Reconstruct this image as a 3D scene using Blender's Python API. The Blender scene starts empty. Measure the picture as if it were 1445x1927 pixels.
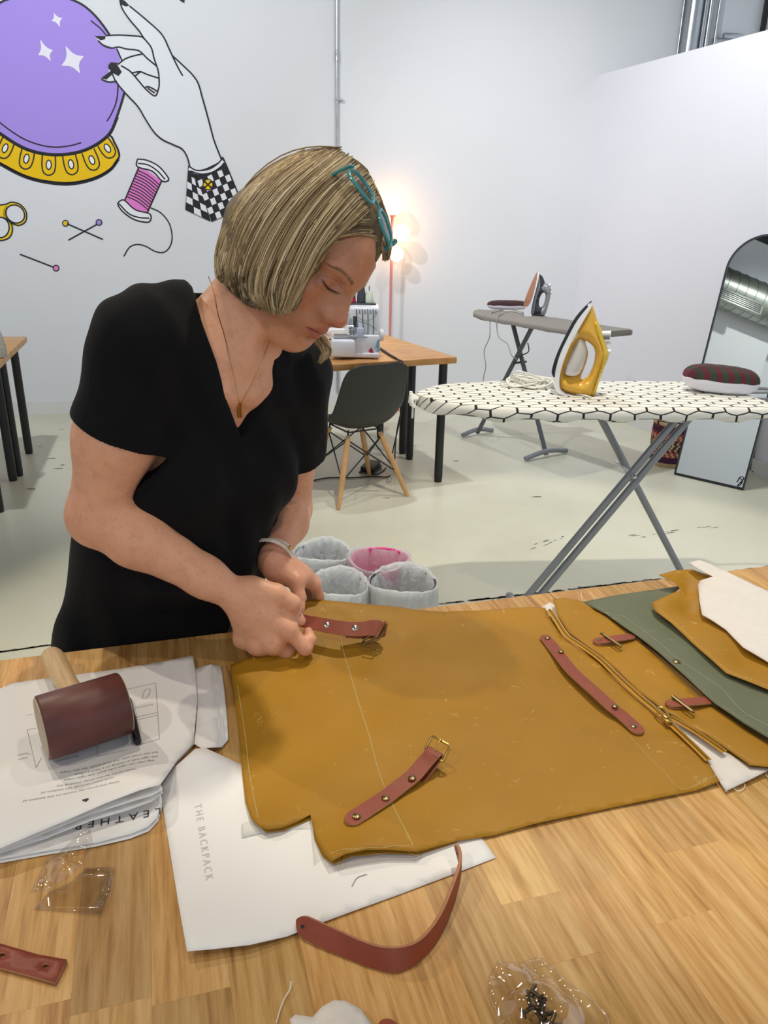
import bpy, bmesh, math, random
import numpy as np
from mathutils import Vector, Matrix, Quaternion
from mathutils.geometry import delaunay_2d_cdt

S = bpy.context.scene
COL = S.collection
rnd = random.Random(7)

# ------------------------------------------------------------------ camera, world, lights, exposure
H = 1.55                                   # camera height
FPX = 1447.0                               # focal length in pixels of the 1445 x 1927 frame
PITCH, ROLL = math.radians(20.9), math.radians(1.16)
F = np.array([0, math.cos(PITCH), -math.sin(PITCH)])
U0 = np.array([0, math.sin(PITCH), math.cos(PITCH)])
R0 = np.array([1.0, 0, 0])
R = math.cos(ROLL) * R0 + math.sin(ROLL) * U0
U = -math.sin(ROLL) * R0 + math.cos(ROLL) * U0
C0 = np.array([0, 0, H])
cd = bpy.data.cameras.new('camera')
cam = bpy.data.objects.new('camera', cd)
COL.objects.link(cam)
m = Matrix.Identity(4)
for i in range(3):
    m[i][0], m[i][1], m[i][2] = R[i], U[i], -F[i]
m[2][3] = H
cam.matrix_world = m
cd.sensor_fit = 'VERTICAL'
cd.sensor_height = 36.0
cd.lens = 36.0 * FPX / 1927.0
cd.clip_start = 0.02
S.camera = cam
S.view_settings.view_transform = 'Standard'
S.view_settings.look = 'None'
S.view_settings.gamma = 1.0
S.view_settings.use_curve_mapping = False
S.view_settings.exposure = 0.12

w = bpy.data.worlds.new('daylight'); S.world = w
w.use_nodes = True
w.node_tree.nodes['Background'].inputs[0].default_value = (0.83, 0.91, 1.0, 1)
w.node_tree.nodes['Background'].inputs[1].default_value = 0.85

def lamp(name, loc, target, power, col, radius=0.05, spot=None, blend=0.6):
    l = bpy.data.lights.new(name, 'SPOT')
    l.energy = power; l.color = col; l.shadow_soft_size = radius
    l.spot_size = math.radians(spot or 100); l.spot_blend = blend
    o = bpy.data.objects.new(name, l); COL.objects.link(o)
    o.location = loc
    o.rotation_euler = (Vector(target) - Vector(loc)).to_track_quat('-Z', 'Y').to_euler()
    return o
WARM = (1.0, 0.90, 0.74)
# the track lights of the hall around the bench, plus spots added to brighten walls
lamp('track_or_fill_spot', (-2.7, 2.8, 3.75), (-0.1, 1.0, 0.87), 135, WARM, 0.025, 80, 0.7)
lamp('track_or_fill_spot', (-0.80, 1.45, 3.9), (-0.1, 1.0, 0.87), 70, WARM, 0.03, 90, 0.7)
lamp('track_or_fill_spot', (-1.7, -0.8, 3.75), (-0.15, 1.0, 0.87), 70, WARM, 0.03, 46, 0.8)
lamp('track_or_fill_spot', (0.95, 0.45, 3.9), (0.0, 0.95, 0.87), 48, WARM, 0.03, 56, 0.8)
lamp('track_or_fill_spot', (-1.6, 1.2, 4.2), (-4.3, 1.0, 2.2), 150, (0.97, 1.0, 0.95), 0.06, 90, 0.8)  # fill spot, added to brighten the left wall for the mirror
lamp('track_or_fill_spot', (0.6, 2.4, 4.2), (0.6, 2.4, 0.0), 265, (1.0, 0.94, 0.80), 0.05, 62, 0.2)
lamp('track_or_fill_spot', (-2.0, 3.2, 3.9), (-2.0, 6.2, 1.7), 270, (0.93, 0.96, 1.0), 0.06, 110, 0.8)
lamp('track_or_fill_spot', (1.3, 4.55, 3.9), (0.9, 5.6, 0.9), 95, (1.0, 0.96, 0.90), 0.05, 155, 1.0)
lamp('track_or_fill_spot', (-0.2, 4.4, 3.9), (2.2, 5.2, 1.4), 250, (0.92, 0.94, 1.0), 0.06, 130, 1.0)  # fill spot, added to brighten the partition

# ------------------------------------------------------------------ pixel helpers: a point of the photograph put at a known height, depth or plane
def ray(x, y): return F + (x - 722.5) / FPX * R - (y - 963.5) / FPX * U
def Zp(x, y, z):
    d = ray(x, y); return C0 + d * ((z - H) / d[2])
def Yp(x, y, Y):
    d = ray(x, y); return C0 + d * (Y / d[1])
def Dp(x, y, t): return C0 + ray(x, y) * t
def Pp(x, y, P0, n):
    d = ray(x, y); return C0 + d * (((P0 - C0) @ n) / (d @ n))

# ------------------------------------------------------------------ materials
def lin(c):
    if isinstance(c, str):
        c = [int(c[i:i + 2], 16) / 255 for i in (0, 2, 4)]
    return tuple((v / 12.92 if v <= 0.04045 else ((v + 0.055) / 1.055) ** 2.4) for v in c[:3]) + (1.0,)
MATS = {}
class NT:
    """short-hand for building node trees"""
    def __init__(s, name):
        s.m = bpy.data.materials.new(name); s.m.use_nodes = True
        s.t = s.m.node_tree; s.p = s.t.nodes['Principled BSDF']; s.out = s.t.nodes['Material Output']
    def n(s, typ, **kw):
        nd = s.t.nodes.new(typ)
        for k, v in kw.items():
            if k.startswith('i_'):
                key = k[2:]
                key = int(key) if key.isdigit() else key.replace('_', ' ')
                nd.inputs[key].default_value = v
            else: setattr(nd, k, v)
        return nd
    def l(s, a, b): s.t.links.new(a, b)
    def math(s, op, a, b=None, clamp=False):
        nd = s.n('ShaderNodeMath', operation=op); nd.use_clamp = clamp
        for i, v in enumerate((a, b)):
            if v is None: continue
            if isinstance(v, (int, float)): nd.inputs[i].default_value = v
            else: s.l(v, nd.inputs[i])
        return nd.outputs[0]
    def coord(s, kind='Object', scale=(1, 1, 1), rot=(0, 0, 0), loc=(0, 0, 0)):
        tc = s.n('ShaderNodeTexCoord'); mr = s.n('ShaderNodeMapping'); mp = s.n('ShaderNodeMapping')      # turn first, then stretch
        mr.inputs['Rotation'].default_value = rot; mp.inputs['Scale'].default_value = scale; mp.inputs['Location'].default_value = loc
        s.l(tc.outputs[kind], mr.inputs[0]); s.l(mr.outputs[0], mp.inputs[0]); return mp.outputs[0]
    def noise(s, vec, scale, detail=4, rough=0.5, dist=0.0):
        nd = s.n('ShaderNodeTexNoise'); nd.inputs['Scale'].default_value = scale; nd.inputs['Detail'].default_value = detail
        nd.inputs['Roughness'].default_value = rough; nd.inputs['Distortion'].default_value = dist
        if vec is not None: s.l(vec, nd.inputs['Vector'])
        return nd.outputs['Fac']
    def ramp(s, fac, stops):
        r = s.n('ShaderNodeValToRGB'); e = r.color_ramp.elements
        while len(e) < len(stops): e.new(0.5)
        for k, (pos, c) in enumerate(stops):
            e[k].position = pos; e[k].color = c if len(c) == 4 else tuple(c) + (1,)
        s.l(fac, r.inputs[0]); return r.outputs[0]
    def mix(s, fac, a, b, mode='MIX'):
        x = s.n('ShaderNodeMix', data_type='RGBA', blend_type=mode)
        for i, v in ((0, fac), (6, a), (7, b)):
            if isinstance(v, (int, float)): x.inputs[i].default_value = v
            elif isinstance(v, tuple): x.inputs[i].default_value = v
            else: s.l(v, x.inputs[i])
        return x.outputs[2]
    def bump(s, h, strength=0.2, dist=0.002):
        b = s.n('ShaderNodeBump'); b.inputs['Strength'].default_value = strength; b.inputs['Distance'].default_value = dist
        s.l(h, b.inputs['Height']); s.l(b.outputs[0], s.p.inputs['Normal'])
def mat(name, col, rough=0.5, metal=0.0, var=0.0, vscale=30, bump=0.0, bscale=200, spec=0.5, **kw):
    if name in MATS: return MATS[name]
    t = NT(name); c = lin(col)
    t.p.inputs['Base Color'].default_value = c; t.p.inputs['Roughness'].default_value = rough
    t.p.inputs['Metallic'].default_value = metal; t.p.inputs['Specular IOR Level'].default_value = spec
    for k, v in kw.items(): t.p.inputs[k.replace('_', ' ')].default_value = v
    v = t.coord()
    if var:
        f = t.noise(v, vscale, 5, 0.6)
        t.l(t.ramp(f, [(0.3, tuple(x * (1 - var) for x in c[:3])), (0.7, tuple(min(1, x * (1 + var)) for x in c[:3]))]), t.p.inputs['Base Color'])
    if bump: t.bump(t.noise(v, bscale, 3), bump)
    MATS[name] = t.m
    return t.m

# ------------------------------------------------------------------ mesh builder
class MB:
    def __init__(s): s.v = []; s.f = []; s.mi = []; s.uv = None
    def add(s, vs, fs, mi=0):
        o = len(s.v); s.v += [tuple(map(float, p)) for p in vs]
        s.f += [tuple(i + o for i in f) for f in fs]; s.mi += [mi] * len(fs); return s
    def box(s, lo, hi, M=None, bev=0.0, mi=0):
        if bev:
            bm = bmesh.new(); bmesh.ops.create_cube(bm, size=1)
            for v in bm.verts: v.co = [lo[i] + (v.co[i] + .5) * (hi[i] - lo[i]) for i in range(3)]
            bmesh.ops.bevel(bm, geom=bm.edges[:], offset=bev, segments=3, profile=0.5, affect='EDGES')
            bm.verts.index_update(); s.bm(bm, M, mi); return s
        x0, y0, z0 = lo; x1, y1, z1 = hi
        vs = [(x0, y0, z0), (x1, y0, z0), (x1, y1, z0), (x0, y1, z0), (x0, y0, z1), (x1, y0, z1), (x1, y1, z1), (x0, y1, z1)]
        if M is not None: vs = [M @ Vector(p) for p in vs]
        return s.add(vs, [(3, 2, 1, 0), (4, 5, 6, 7), (0, 1, 5, 4), (1, 2, 6, 5), (2, 3, 7, 6), (3, 0, 4, 7)], mi)
    def bm(s, bm, M=None, mi=0):
        bm.verts.ensure_lookup_table(); bm.verts.index_update()
        s.add([(M @ v.co if M is not None else v.co) for v in bm.verts], [[v.index for v in f.verts] for f in bm.faces], mi); bm.free(); return s
    def tube(s, pts, r, n=8, caps=True, closed=False, mi=0, flat=None):
        P = [Vector(p) for p in pts]; k = len(P)
        rs = r if isinstance(r, (list, tuple)) else [r] * k
        T = []
        for i in range(k):
            a = P[(i - 1) % k] if (closed or i > 0) else P[i]; b = P[(i + 1) % k] if (closed or i < k - 1) else P[i]
            T.append((b - a).normalized() if (b - a).length > 1e-9 else Vector((0, 0, 1)))
        up = Vector((0, 0, 1)) if abs(T[0].z) < 0.9 else Vector((1, 0, 0))
        N = (up - T[0] * up.dot(T[0])).normalized(); vs = []
        for i in range(k):
            if i: 
                N = N - T[i] * N.dot(T[i])
                N = N.normalized() if N.length > 1e-6 else T[i].orthogonal().normalized()
            B = T[i].cross(N)
            for j in range(n):
                a = 2 * math.pi * j / n
                vs.append(P[i] + (N * math.cos(a) + B * math.sin(a) * (flat or 1)) * rs[i])
        fs = []
        for i in range(k if closed else k - 1):
            for j in range(n):
                a, b = i * n + j, i * n + (j + 1) % n; c = ((i + 1) % k) * n
                fs.append((a, b, c + (j + 1) % n, c + j))
        if caps and not closed: fs += [tuple(range(n - 1, -1, -1)), tuple(range((k - 1) * n, k * n))]
        return s.add(vs, fs, mi)
    def lathe(s, prof, n=32, M=None, mi=0, caps=True):
        vs = []; k = len(prof)
        for (r, z) in prof:
            for j in range(n):
                a = 2 * math.pi * j / n; p = Vector((r * math.cos(a), r * math.sin(a), z)); vs.append(M @ p if M is not None else p)
        fs = [(i * n + j, i * n + (j + 1) % n, (i + 1) * n + (j + 1) % n, (i + 1) * n + j) for i in range(k - 1) for j in range(n)]
        if caps:
            if prof[0][0] > 1e-6: fs.append(tuple(range(n - 1, -1, -1)))
            if prof[-1][0] > 1e-6: fs.append(tuple(range((k - 1) * n, k * n)))
        return s.add(vs, fs, mi)
    def sphere(s, c, r, n=20, mi=0, sc=(1, 1, 1), M=None):
        prof = [(max(1e-7, math.sin(math.pi * i / (n // 2))), -math.cos(math.pi * i / (n // 2))) for i in range(n // 2 + 1)]
        MM = Matrix.Translation(c) @ (M if M is not None else Matrix.Identity(4)) @ Matrix.Diagonal((r * sc[0], r * sc[1], r * sc[2], 1))
        return s.lathe(prof, n, MM, mi, caps=False)
    def prism(s, poly, z0, z1, M=None, mi=0):
        n = len(poly); vs = [(x, y, z0) for x, y in poly] + [(x, y, z1) for x, y in poly]
        if M is not None: vs = [M @ Vector(p) for p in vs]
        return s.add(vs, [tuple(range(n - 1, -1, -1)), tuple(range(n, 2 * n))] + [(i, (i + 1) % n, n + (i + 1) % n, n + i) for i in range(n)], mi)
    def grid(s, P, closed_u=False, mi=0):
        """P[i][j] points"""
        a, b = len(P), len(P[0]); vs = [p for row in P for p in row]; fs = []
        for i in range(a if closed_u else a - 1):
            for j in range(b - 1):
                fs.append((i * b + j, i * b + j + 1, ((i + 1) % a) * b + j + 1, ((i + 1) % a) * b + j))
        return s.add(vs, fs, mi)
    def build(s, name, mats, parent=None, smooth=True, angle=40, mods=(), kind=None):
        me = bpy.data.meshes.new(name); me.from_pydata(s.v, [], s.f)
        for mm in (mats if isinstance(mats, (list, tuple)) else [mats]): me.materials.append(mm)
        if max(s.mi, default=0) > 0: me.polygons.foreach_set('material_index', s.mi)
        if s.uv is not None:
            u = me.uv_layers.new(name='UVMap'); li = np.empty(len(me.loops), dtype=np.int32); me.loops.foreach_get('vertex_index', li)
            u.data.foreach_set('uv', np.array(s.uv, dtype=np.float32)[li].ravel())
        if smooth:
            me.polygons.foreach_set('use_smooth', [True] * len(me.polygons))
            if angle < 180: me.set_sharp_from_angle(angle=math.radians(angle))
        me.update()
        o = bpy.data.objects.new(name, me); COL.objects.link(o)
        attach(o, parent)
        for typ, kw in mods:
            md = o.modifiers.new(typ.lower(), typ)
            for k, v in kw.items(): setattr(md, k, v)
        if kind: o['kind'] = kind
        return o
def attach(o, parent):
    if parent is not None:
        o.parent = parent
        if parent.type == 'EMPTY': o.matrix_parent_inverse = Matrix.Translation(-Vector(parent['home']))
def thing(name, label, cat, loc, group=None):
    o = bpy.data.objects.new(name, None); COL.objects.link(o); o.location = loc; o['home'] = tuple(map(float, loc))
    o.empty_display_size = 0.05
    return tag(o, label, cat, group)
def tag(o, label, cat, group=None):
    o['label'] = label; o['category'] = cat
    if group: o['group'] = group
    return o
def struct(o, label=None):
    o['kind'] = 'structure'
    if label: o['label'] = label
    return o
def dup(root, loc, rotz=0.0, label=None):
    """a copy of a thing with copies of its parts and their sub-parts"""
    r = root.copy(); COL.objects.link(r); r.location = loc; r.rotation_euler = (0, 0, rotz)
    if label: r['label'] = label
    for ch in list(root.children):
        c = ch.copy(); COL.objects.link(c); c.parent = r
        for g in list(ch.children):
            d = g.copy(); COL.objects.link(d); d.parent = c
    return r
def smooth_path(pts, n=6, closed=False):
    """Catmull-Rom through the points"""
    P = [np.array(p, float) for p in pts]; k = len(P); out = []
    for i in range(k if closed else k - 1):
        p1, p2 = P[i], P[(i + 1) % k]
        p0 = P[i - 1] if (closed or i > 0) else 2 * p1 - p2
        p3 = P[(i + 2) % k] if (closed or i < k - 2) else 2 * p2 - p1
        for j in range(n):
            t = j / n
            out.append(0.5 * ((2 * p1) + (p2 - p0) * t + (2 * p0 - 5 * p1 + 4 * p2 - p3) * t * t + (3 * p1 - p0 - 3 * p2 + p3) * t ** 3))
    if not closed: out.append(P[-1])
    return out
def inside(poly, pts):
    x, y = pts[:, 0], pts[:, 1]; c = np.zeros(len(pts), bool); n = len(poly)
    for i in range(n):
        x1, y1 = poly[i]; x2, y2 = poly[(i + 1) % n]
        cr = ((y1 > y) != (y2 > y))
        with np.errstate(divide='ignore', invalid='ignore'):
            c ^= cr & (x < (x2 - x1) * (y - y1) / ((y2 - y1) if y2 != y1 else 1e-12) + x1)
    return c
def bdist(polys, pts):
    d = np.full(len(pts), 1e9)
    for poly in polys:
        P = np.array(poly); Q = np.roll(P, -1, 0)
        for a, b in zip(P, Q):
            ab = b - a; t = np.clip(((pts - a) @ ab) / max(ab @ ab, 1e-12), 0, 1)
            d = np.minimum(d, np.hypot(*(pts - a - t[:, None] * ab).T))
    return d
def triangulate(outline, spacing, holes=()):
    """fill a 2-D outline (with holes) with evenly spread triangles"""
    polys = [list(map(tuple, outline))] + [list(map(tuple, h)) for h in holes]
    A = np.array(polys[0]); lo, hi = A.min(0), A.max(0)
    gx, gy = np.meshgrid(np.arange(lo[0], hi[0], spacing), np.arange(lo[1], hi[1], spacing))
    gx = gx + (np.arange(gx.shape[0]) % 2)[:, None] * spacing / 2
    G = np.stack([gx.ravel(), gy.ravel()], 1); ok = inside(A, G)
    for h in polys[1:]: ok &= ~inside(np.array(h), G)
    G = G[ok]; 
    if len(G): G = G[bdist(polys, G) > spacing * 0.45]
    vs, es = [], []
    for p in polys:
        o = len(vs); vs += p; es += [(o + i, o + (i + 1) % len(p)) for i in range(len(p))]
    nb = len(vs); vs = vs + [tuple(g) for g in G]
    rv, re, rf, *_ = delaunay_2d_cdt([Vector(v) for v in vs], es, [], 0, 1e-7)
    RV = np.array([tuple(v) for v in rv]); cen = np.array([RV[list(f)].mean(0) for f in rf])
    ok = inside(A, cen)
    for h in polys[1:]: ok &= ~inside(np.array(h), cen)
    return RV, [tuple(f) for f, k in zip(rf, ok) if k]
def densify(pts, step):
    out = []
    n = len(pts)
    for i in range(n):
        a, b = np.array(pts[i], float), np.array(pts[(i + 1) % n], float)
        k = max(1, int(np.linalg.norm((b - a)[:2]) / step))
        out += [a + (b - a) * j / k for j in range(k)]
    return out
def text_mesh(s, size, align='LEFT', spacing=1.0):
    cu = bpy.data.curves.new('txt', 'FONT'); cu.body = s; cu.size = size; cu.align_x = align; cu.space_character = spacing; cu.resolution_u = 3
    o = bpy.data.objects.new('txt', cu); COL.objects.link(o)
    me = o.to_mesh(); vs = [tuple(v.co) for v in me.vertices]; fs = [tuple(p.vertices) for p in me.polygons]
    o.to_mesh_clear(); bpy.data.objects.remove(o); bpy.data.curves.remove(cu)
    return vs, fs
def frame(o, x, y, z=None):
    """matrix with origin o, x axis x, y axis y"""
    x = Vector(x).normalized(); z = Vector(z).normalized() if z is not None else x.cross(Vector(y)).normalized(); y = z.cross(x).normalized()
    M = Matrix.Identity(4)
    for i in range(3): M[i][0], M[i][1], M[i][2], M[i][3] = x[i], y[i], z[i], o[i]
    return M
def V(p): return Vector(tuple(map(float, p)))

# ================================================================== ROOM
YAW = math.radians(12)
WE = np.array([math.cos(YAW), math.sin(YAW), 0]); WN = np.array([math.sin(YAW), -math.cos(YAW), 0])
W0 = np.array([-2.75, 6.166, 0.0])
def Wp(x, y, off=0.0): return Pp(x, y, W0 + WN * off, WN)
WALL = (226, 228, 231)
def wallmat(name, col, rough=0.75):
    t = NT(name); c = lin([x / 255 for x in col]); v = t.coord()
    t.l(t.ramp(t.noise(v, 1.3, 3), [(0.3, tuple(x * 0.97 for x in c[:3])), (0.7, c[:3])]), t.p.inputs['Base Color'])
    t.p.inputs['Roughness'].default_value = rough; t.bump(t.noise(v, 160, 2), 0.05, 0.001); return t.m
m_wall = wallmat('painted_wall', WALL)
m_trim = mat('painted_trim', 'DDDDDA', 0.5)
# floor
t = NT('painted_concrete'); v = t.coord()
base = t.ramp(t.noise(v, 0.9, 6, 0.62, 0.3), [(0.3, lin('C8C5AF')[:3]), (0.52, lin('D3D1BB')[:3]), (0.75, lin('DAD8C6')[:3])])
specks = t.ramp(t.noise(v, 26, 6, 0.7), [(0.70, (0, 0, 0)), (0.76, (1, 1, 1))])
stain = t.ramp(t.noise(v, 3.1, 8, 0.75), [(0.66, (0, 0, 0)), (0.72, (1, 1, 1))])
c1 = t.mix(t.math('MULTIPLY', specks, 0.30), base, lin('8F8A78'))
c2 = t.mix(t.math('MULTIPLY', stain, 0.35), c1, lin('DEDDD0'))
t.l(c2, t.p.inputs['Base Color']); t.p.inputs['Roughness'].default_value = 0.34; t.p.inputs['Specular IOR Level'].default_value = 0.35
t.bump(t.noise(v, 18, 6, 0.7), 0.12, 0.002); m_floor = t.m
b = MB(); b.box((-6.5, -3.5, -0.12), (7.0, 10.5, 0.0)); floor = struct(b.build('floor', m_floor, smooth=False), 'cream painted concrete floor with worn dark marks')
# grimy seam lines on the floor: short irregular flakes of old adhesive
mk = MB(); rr = random.Random(3); m_grime = mat('old_adhesive', '6E6C62', 0.8, var=0.3)
def flakes(a, b_, n, wmax, jit):
    a, b_ = np.array(a), np.array(b_); d = (b_ - a); L = np.linalg.norm(d); d = d / L; nrm = np.array([-d[1], d[0], 0])
    for k in range(n):
        p = a + d * L * rr.random() + nrm * rr.gauss(0, jit); l = 0.006 + rr.random() * 0.028; wd = wmax * (0.25 + rr.random())
        q = [p - d * l - nrm * wd * rr.random(), p + d * l - nrm * wd * rr.random(), p + d * l * rr.uniform(.4, 1) + nrm * wd, p - d * l * rr.uniform(.3, 1) + nrm * wd * rr.random()]
        mk.add([(x[0], x[1], 0.0012) for x in q], [(0, 1, 2, 3)])
flakes(Zp(815, 1139, 0), Zp(1240, 1090, 0), 150, 0.006, 0.004)
flakes(Zp(1375, 1076, 0), Zp(1600, 1048, 0), 70, 0.006, 0.004)
flakes(Zp(-60, 1236, 0), Zp(110, 1212, 0), 90, 0.006, 0.002)
flakes(Zp(985, 1035, 0), Zp(1060, 1010, 0), 9, 0.004, 0.02); flakes(Zp(1190, 1010, 0), Zp(1350, 990, 0), 14, 0.004, 0.012)
for (px, py) in ((727, 938), (693, 1073), (117, 808), (75, 840), (98, 863), (118, 875), (108, 882), (855, 868), (60, 920), (1010, 935)): flakes(Zp(px - 3, py, 0), Zp(px + 4, py, 0), 3, 0.006, 0.004)
o = mk.build('floor_crack', m_grime, floor, smooth=False, kind='stuff')
# back wall runs on behind the partition
A = W0 - WE * 3.2; Bq = W0 + WE * 8.2
def slab(name, A, Bq, n, z0, z1, th, mt, bev=0):
    b = MB(); M = Matrix.Identity(4); d = (Bq - A); L = np.linalg.norm(d[:2]); d = d / L
    M = frame(A, d, -np.array(n), None) if False else Matrix(((d[0], -n[0], 0, A[0]), (d[1], -n[1], 0, A[1]), (0, 0, 1, 0), (0, 0, 0, 1)))
    b.box((0, 0, z0), (L, th, z1), M); return struct(b.build(name, mt, smooth=False))
wall_back = slab('wall_back', A, Bq, WN, 0, 5.2, 0.2, m_wall)
slab('baseboard_back', W0 - WE * 3.0 + WN * 0.012, W0 + WE * 4.38 + WN * 0.012, WN, 0.0, 0.105, 0.012, m_trim)
# partition on the right: its top edge is below the ceiling
Cc = Wp(1083, 566); ztop = Wp(1127.3, 141.2)[2]; Cc[2] = 0
q = Zp(1445, 42, ztop); rd = (q - Cc); rd = np.array([0.345, -0.9386, 0.0]); rd /= np.linalg.norm(rd)
q2 = Zp(1229, 811, 0); 
rn = np.array([rd[1], -rd[0], 0]); rn = rn if rn[0] < 0 else -rn
m_wall2 = wallmat('partition_paint', (228, 229, 236))
A2, B2 = Cc, Cc + rd * 4.2
b = MB(); M = Matrix(((rd[0], -rn[0], 0, A2[0]), (rd[1], -rn[1], 0, A2[1]), (0, 0, 1, 0), (0, 0, 0, 1)))
b.box((0.0, 0, 0), (4.2, 0.14, ztop), M); wall_right = struct(b.build('wall_right', m_wall2, smooth=False))
b = MB(); b.box((0.02, -0.012, 0), (4.2, 0.0, 0.1), M); struct(b.build('baseboard_right', m_trim, smooth=False))
RW = lambda x, y, off=0.0: Pp(x, y, A2 + rn * off, rn)
# left wall with column, seen only in the mirror; dark ceiling and beam
b = MB(); b.box((-4.6, -3.4, 0), (-4.4, 6.2, 5.2)); struct(b.build('wall_left', m_wall, smooth=False))
b = MB(); b.box((-4.4, 0.95, 0), (-4.05, 2.4, 5.2)); struct(b.build('trim_1', m_wall, smooth=False), 'square white column on the left wall seen in the mirror')
m_ceil = mat('dark_ceiling', '4A4B4C', 0.9)
b = MB(); b.box((-4.6, -3.4, 5.2), (6.9, 10.2, 5.35)); struct(b.build('ceiling', m_ceil, smooth=False))
b = MB(); b.box((-4.4, -3.3, 4.72), (-3.9, 5.9, 5.0)); struct(b.build('trim_2', mat('black_steel', '26282B', 0.6), smooth=False), 'dark steel ceiling beam seen in the mirror')

# ================================================================== CONDUIT AND PIPES
m_steel = mat('galvanised_steel', 'B4B8BC', 0.32, 0.9, var=0.12, vscale=12)
def wall_pipe(name, label, x0, y0, x1, y1, r, off, z1=4.9, zlow=None, cat='pipe', group=None, clips=()):
    p = Wp(x0, y0, off); q = Wp(x1, y1, off); z0 = q[2] if zlow is None else zlow
    th = thing(name, label, cat, (p[0], p[1], z0), group)
    b = MB(); b.tube([(p[0], p[1], z0), (p[0], p[1], z1)], r, 14); b.build('pipe_run', m_steel, th)
    for (cx, cy, kind) in clips:
        c = Wp(cx, cy, off); b = MB()
        if kind == 'coupling': b.lathe([(r, -0.035), (r * 1.35, -0.033), (r * 1.35, -0.012), (r * 1.15, 0), (r * 1.35, 0.012), (r * 1.35, 0.033), (r, 0.035)], 14, Matrix.Translation((p[0], p[1], c[2])), caps=False)
        else:
            M = Matrix.Translation((p[0], p[1], c[2])) @ Matrix.Rotation(YAW, 4, 'Z'); b.box((-r * 1.25, -r * 1.3, -0.008), (r * 3.6, off - 0.001, 0.008), M, bev=0.002)
        b.build(kind, m_steel, th)
    return th
wall_pipe('electrical_conduit', 'thin galvanised conduit running up the white back wall behind the woman', 634.2, 150, 634.5, 285, 0.0115, 0.018, zlow=0.12, cat='conduit', clips=((634, 106, 'coupling'), (634, 187, 'strap')))
for (x, y, r, off, lab) in ((1280, 60, 0.009, 0.02, 'thinnest leftmost conduit above the white partition'), (1303, 40, 0.062, 0.08, 'thickest shiny steel pipe above the white partition'),
                            (1324, 40, 0.022, 0.05, 'medium steel pipe just right of the thickest pipe above the partition'), (1334, 40, 0.018, 0.05, 'second slim steel pipe right of the thickest pipe above the partition'),
                            (1350, 40, 0.012, 0.03, 'rightmost thin conduit above the partition beside a wall bracket')):
    wall_pipe('steel_pipe', lab, x, y, x, y, r, off, zlow=2.2, group='pipes above the partition')
c = Wp(1361, 66, 0.0); M = Matrix.Translation((c[0], c[1], c[2])) @ Matrix.Rotation(YAW, 4, 'Z')
b = MB(); b.box((-0.09, -0.05, -0.09), (0.16, 0, -0.03), M, bev=0.004); b.box((-0.01, -0.04, -0.03), (0.16, 0, 0.01), M, bev=0.003); tag(b.build('wall_bracket', m_steel), 'small grey metal bracket on the wall beside the pipes', 'bracket')
c = Wp(1441.5, 20, 0.03); b = MB(); b.box((c[0] - .015, c[1] - .02, 2.2), (c[0] + .015, c[1] + .03, 4.9)); tag(b.build('black_post', mat('black_paint', '1B1B1E', 0.5), smooth=False), 'thin black vertical post on the upper wall at far right', 'post')

# ================================================================== MURAL (flat paint on the back wall)
K = 3.1413
mural = thing('wall_mural', 'painted mural of a crystal ball, drawn hand and sewing tools on the white wall', 'mural', tuple(Wp(200, 250)))
lay = [0]
def ink(col): return mat('paint_' + col, col, 0.6, spec=0.3)
def wpt(p, off): return Wp(p[0] / K, p[1] / K, off)
def paint_fill(b, pts, z): b.add([wpt(p, 0.001 + z * 0.0006) for p in pts], [tuple(range(len(pts) - 1, -1, -1))])
def paint_line(b, pts, wd, z, closed=False, sm=5, taper=False):
    P = np.array(smooth_path(pts, sm, closed) if len(pts) > 2 else pts, float); n = len(P)
    T = np.roll(P, -1, 0) - np.roll(P, 1, 0)
    if not closed: T[0] = P[1] - P[0]; T[-1] = P[-1] - P[-2]
    T /= np.maximum(np.linalg.norm(T, axis=1, keepdims=True), 1e-6); N = np.stack([-T[:, 1], T[:, 0]], 1)
    wv = np.full(n, wd / 2.0)
    if taper: wv *= np.clip(np.minimum(np.arange(n), n - 1 - np.arange(n)) / 4 + .25, 0, 1)
    vs = [wpt(p, 0.001 + z * 0.0006) for p in np.concatenate([P + N * wv[:, None], P - N * wv[:, None]])]
    m = n if closed else n - 1
    b.add(vs, [(i, (i + 1) % n, n + (i + 1) % n, n + i) for i in range(m)])
def oval(cx, cy, rx, ry, a=0, n=20):
    a = math.radians(a); return [(cx + rx * math.cos(t) * math.cos(a) - ry * math.sin(t) * math.sin(a), cy + rx * math.cos(t) * math.sin(a) + ry * math.sin(t) * math.cos(a)) for t in [2 * math.pi * i / n for i in range(n)]]
INK = '26252A'
def layer(name, col, z, fills=(), lines=(), wd=9, parent=mural, label=None):
    b = MB()
    for f in fills: paint_fill(b, f, z)
    for l in lines: paint_line(b, l[0], l[2] if len(l) > 2 else wd, z, l[1] if len(l) > 1 else False)
    o = b.build(name, ink(col), parent, smooth=False)
    if label: o['label'] = label
    return o
ball = [(-20, 30), (60, -8), (240, -45), (430, 0), (545, 75), (650, 210), (720, 360), (738, 480), (735, 545), (690, 690), (635, 800), (500, 885), (330, 912), (160, 880), (0, 785), (-120, 680), (-200, 520), (-190, 300), (-110, 110)]
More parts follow.
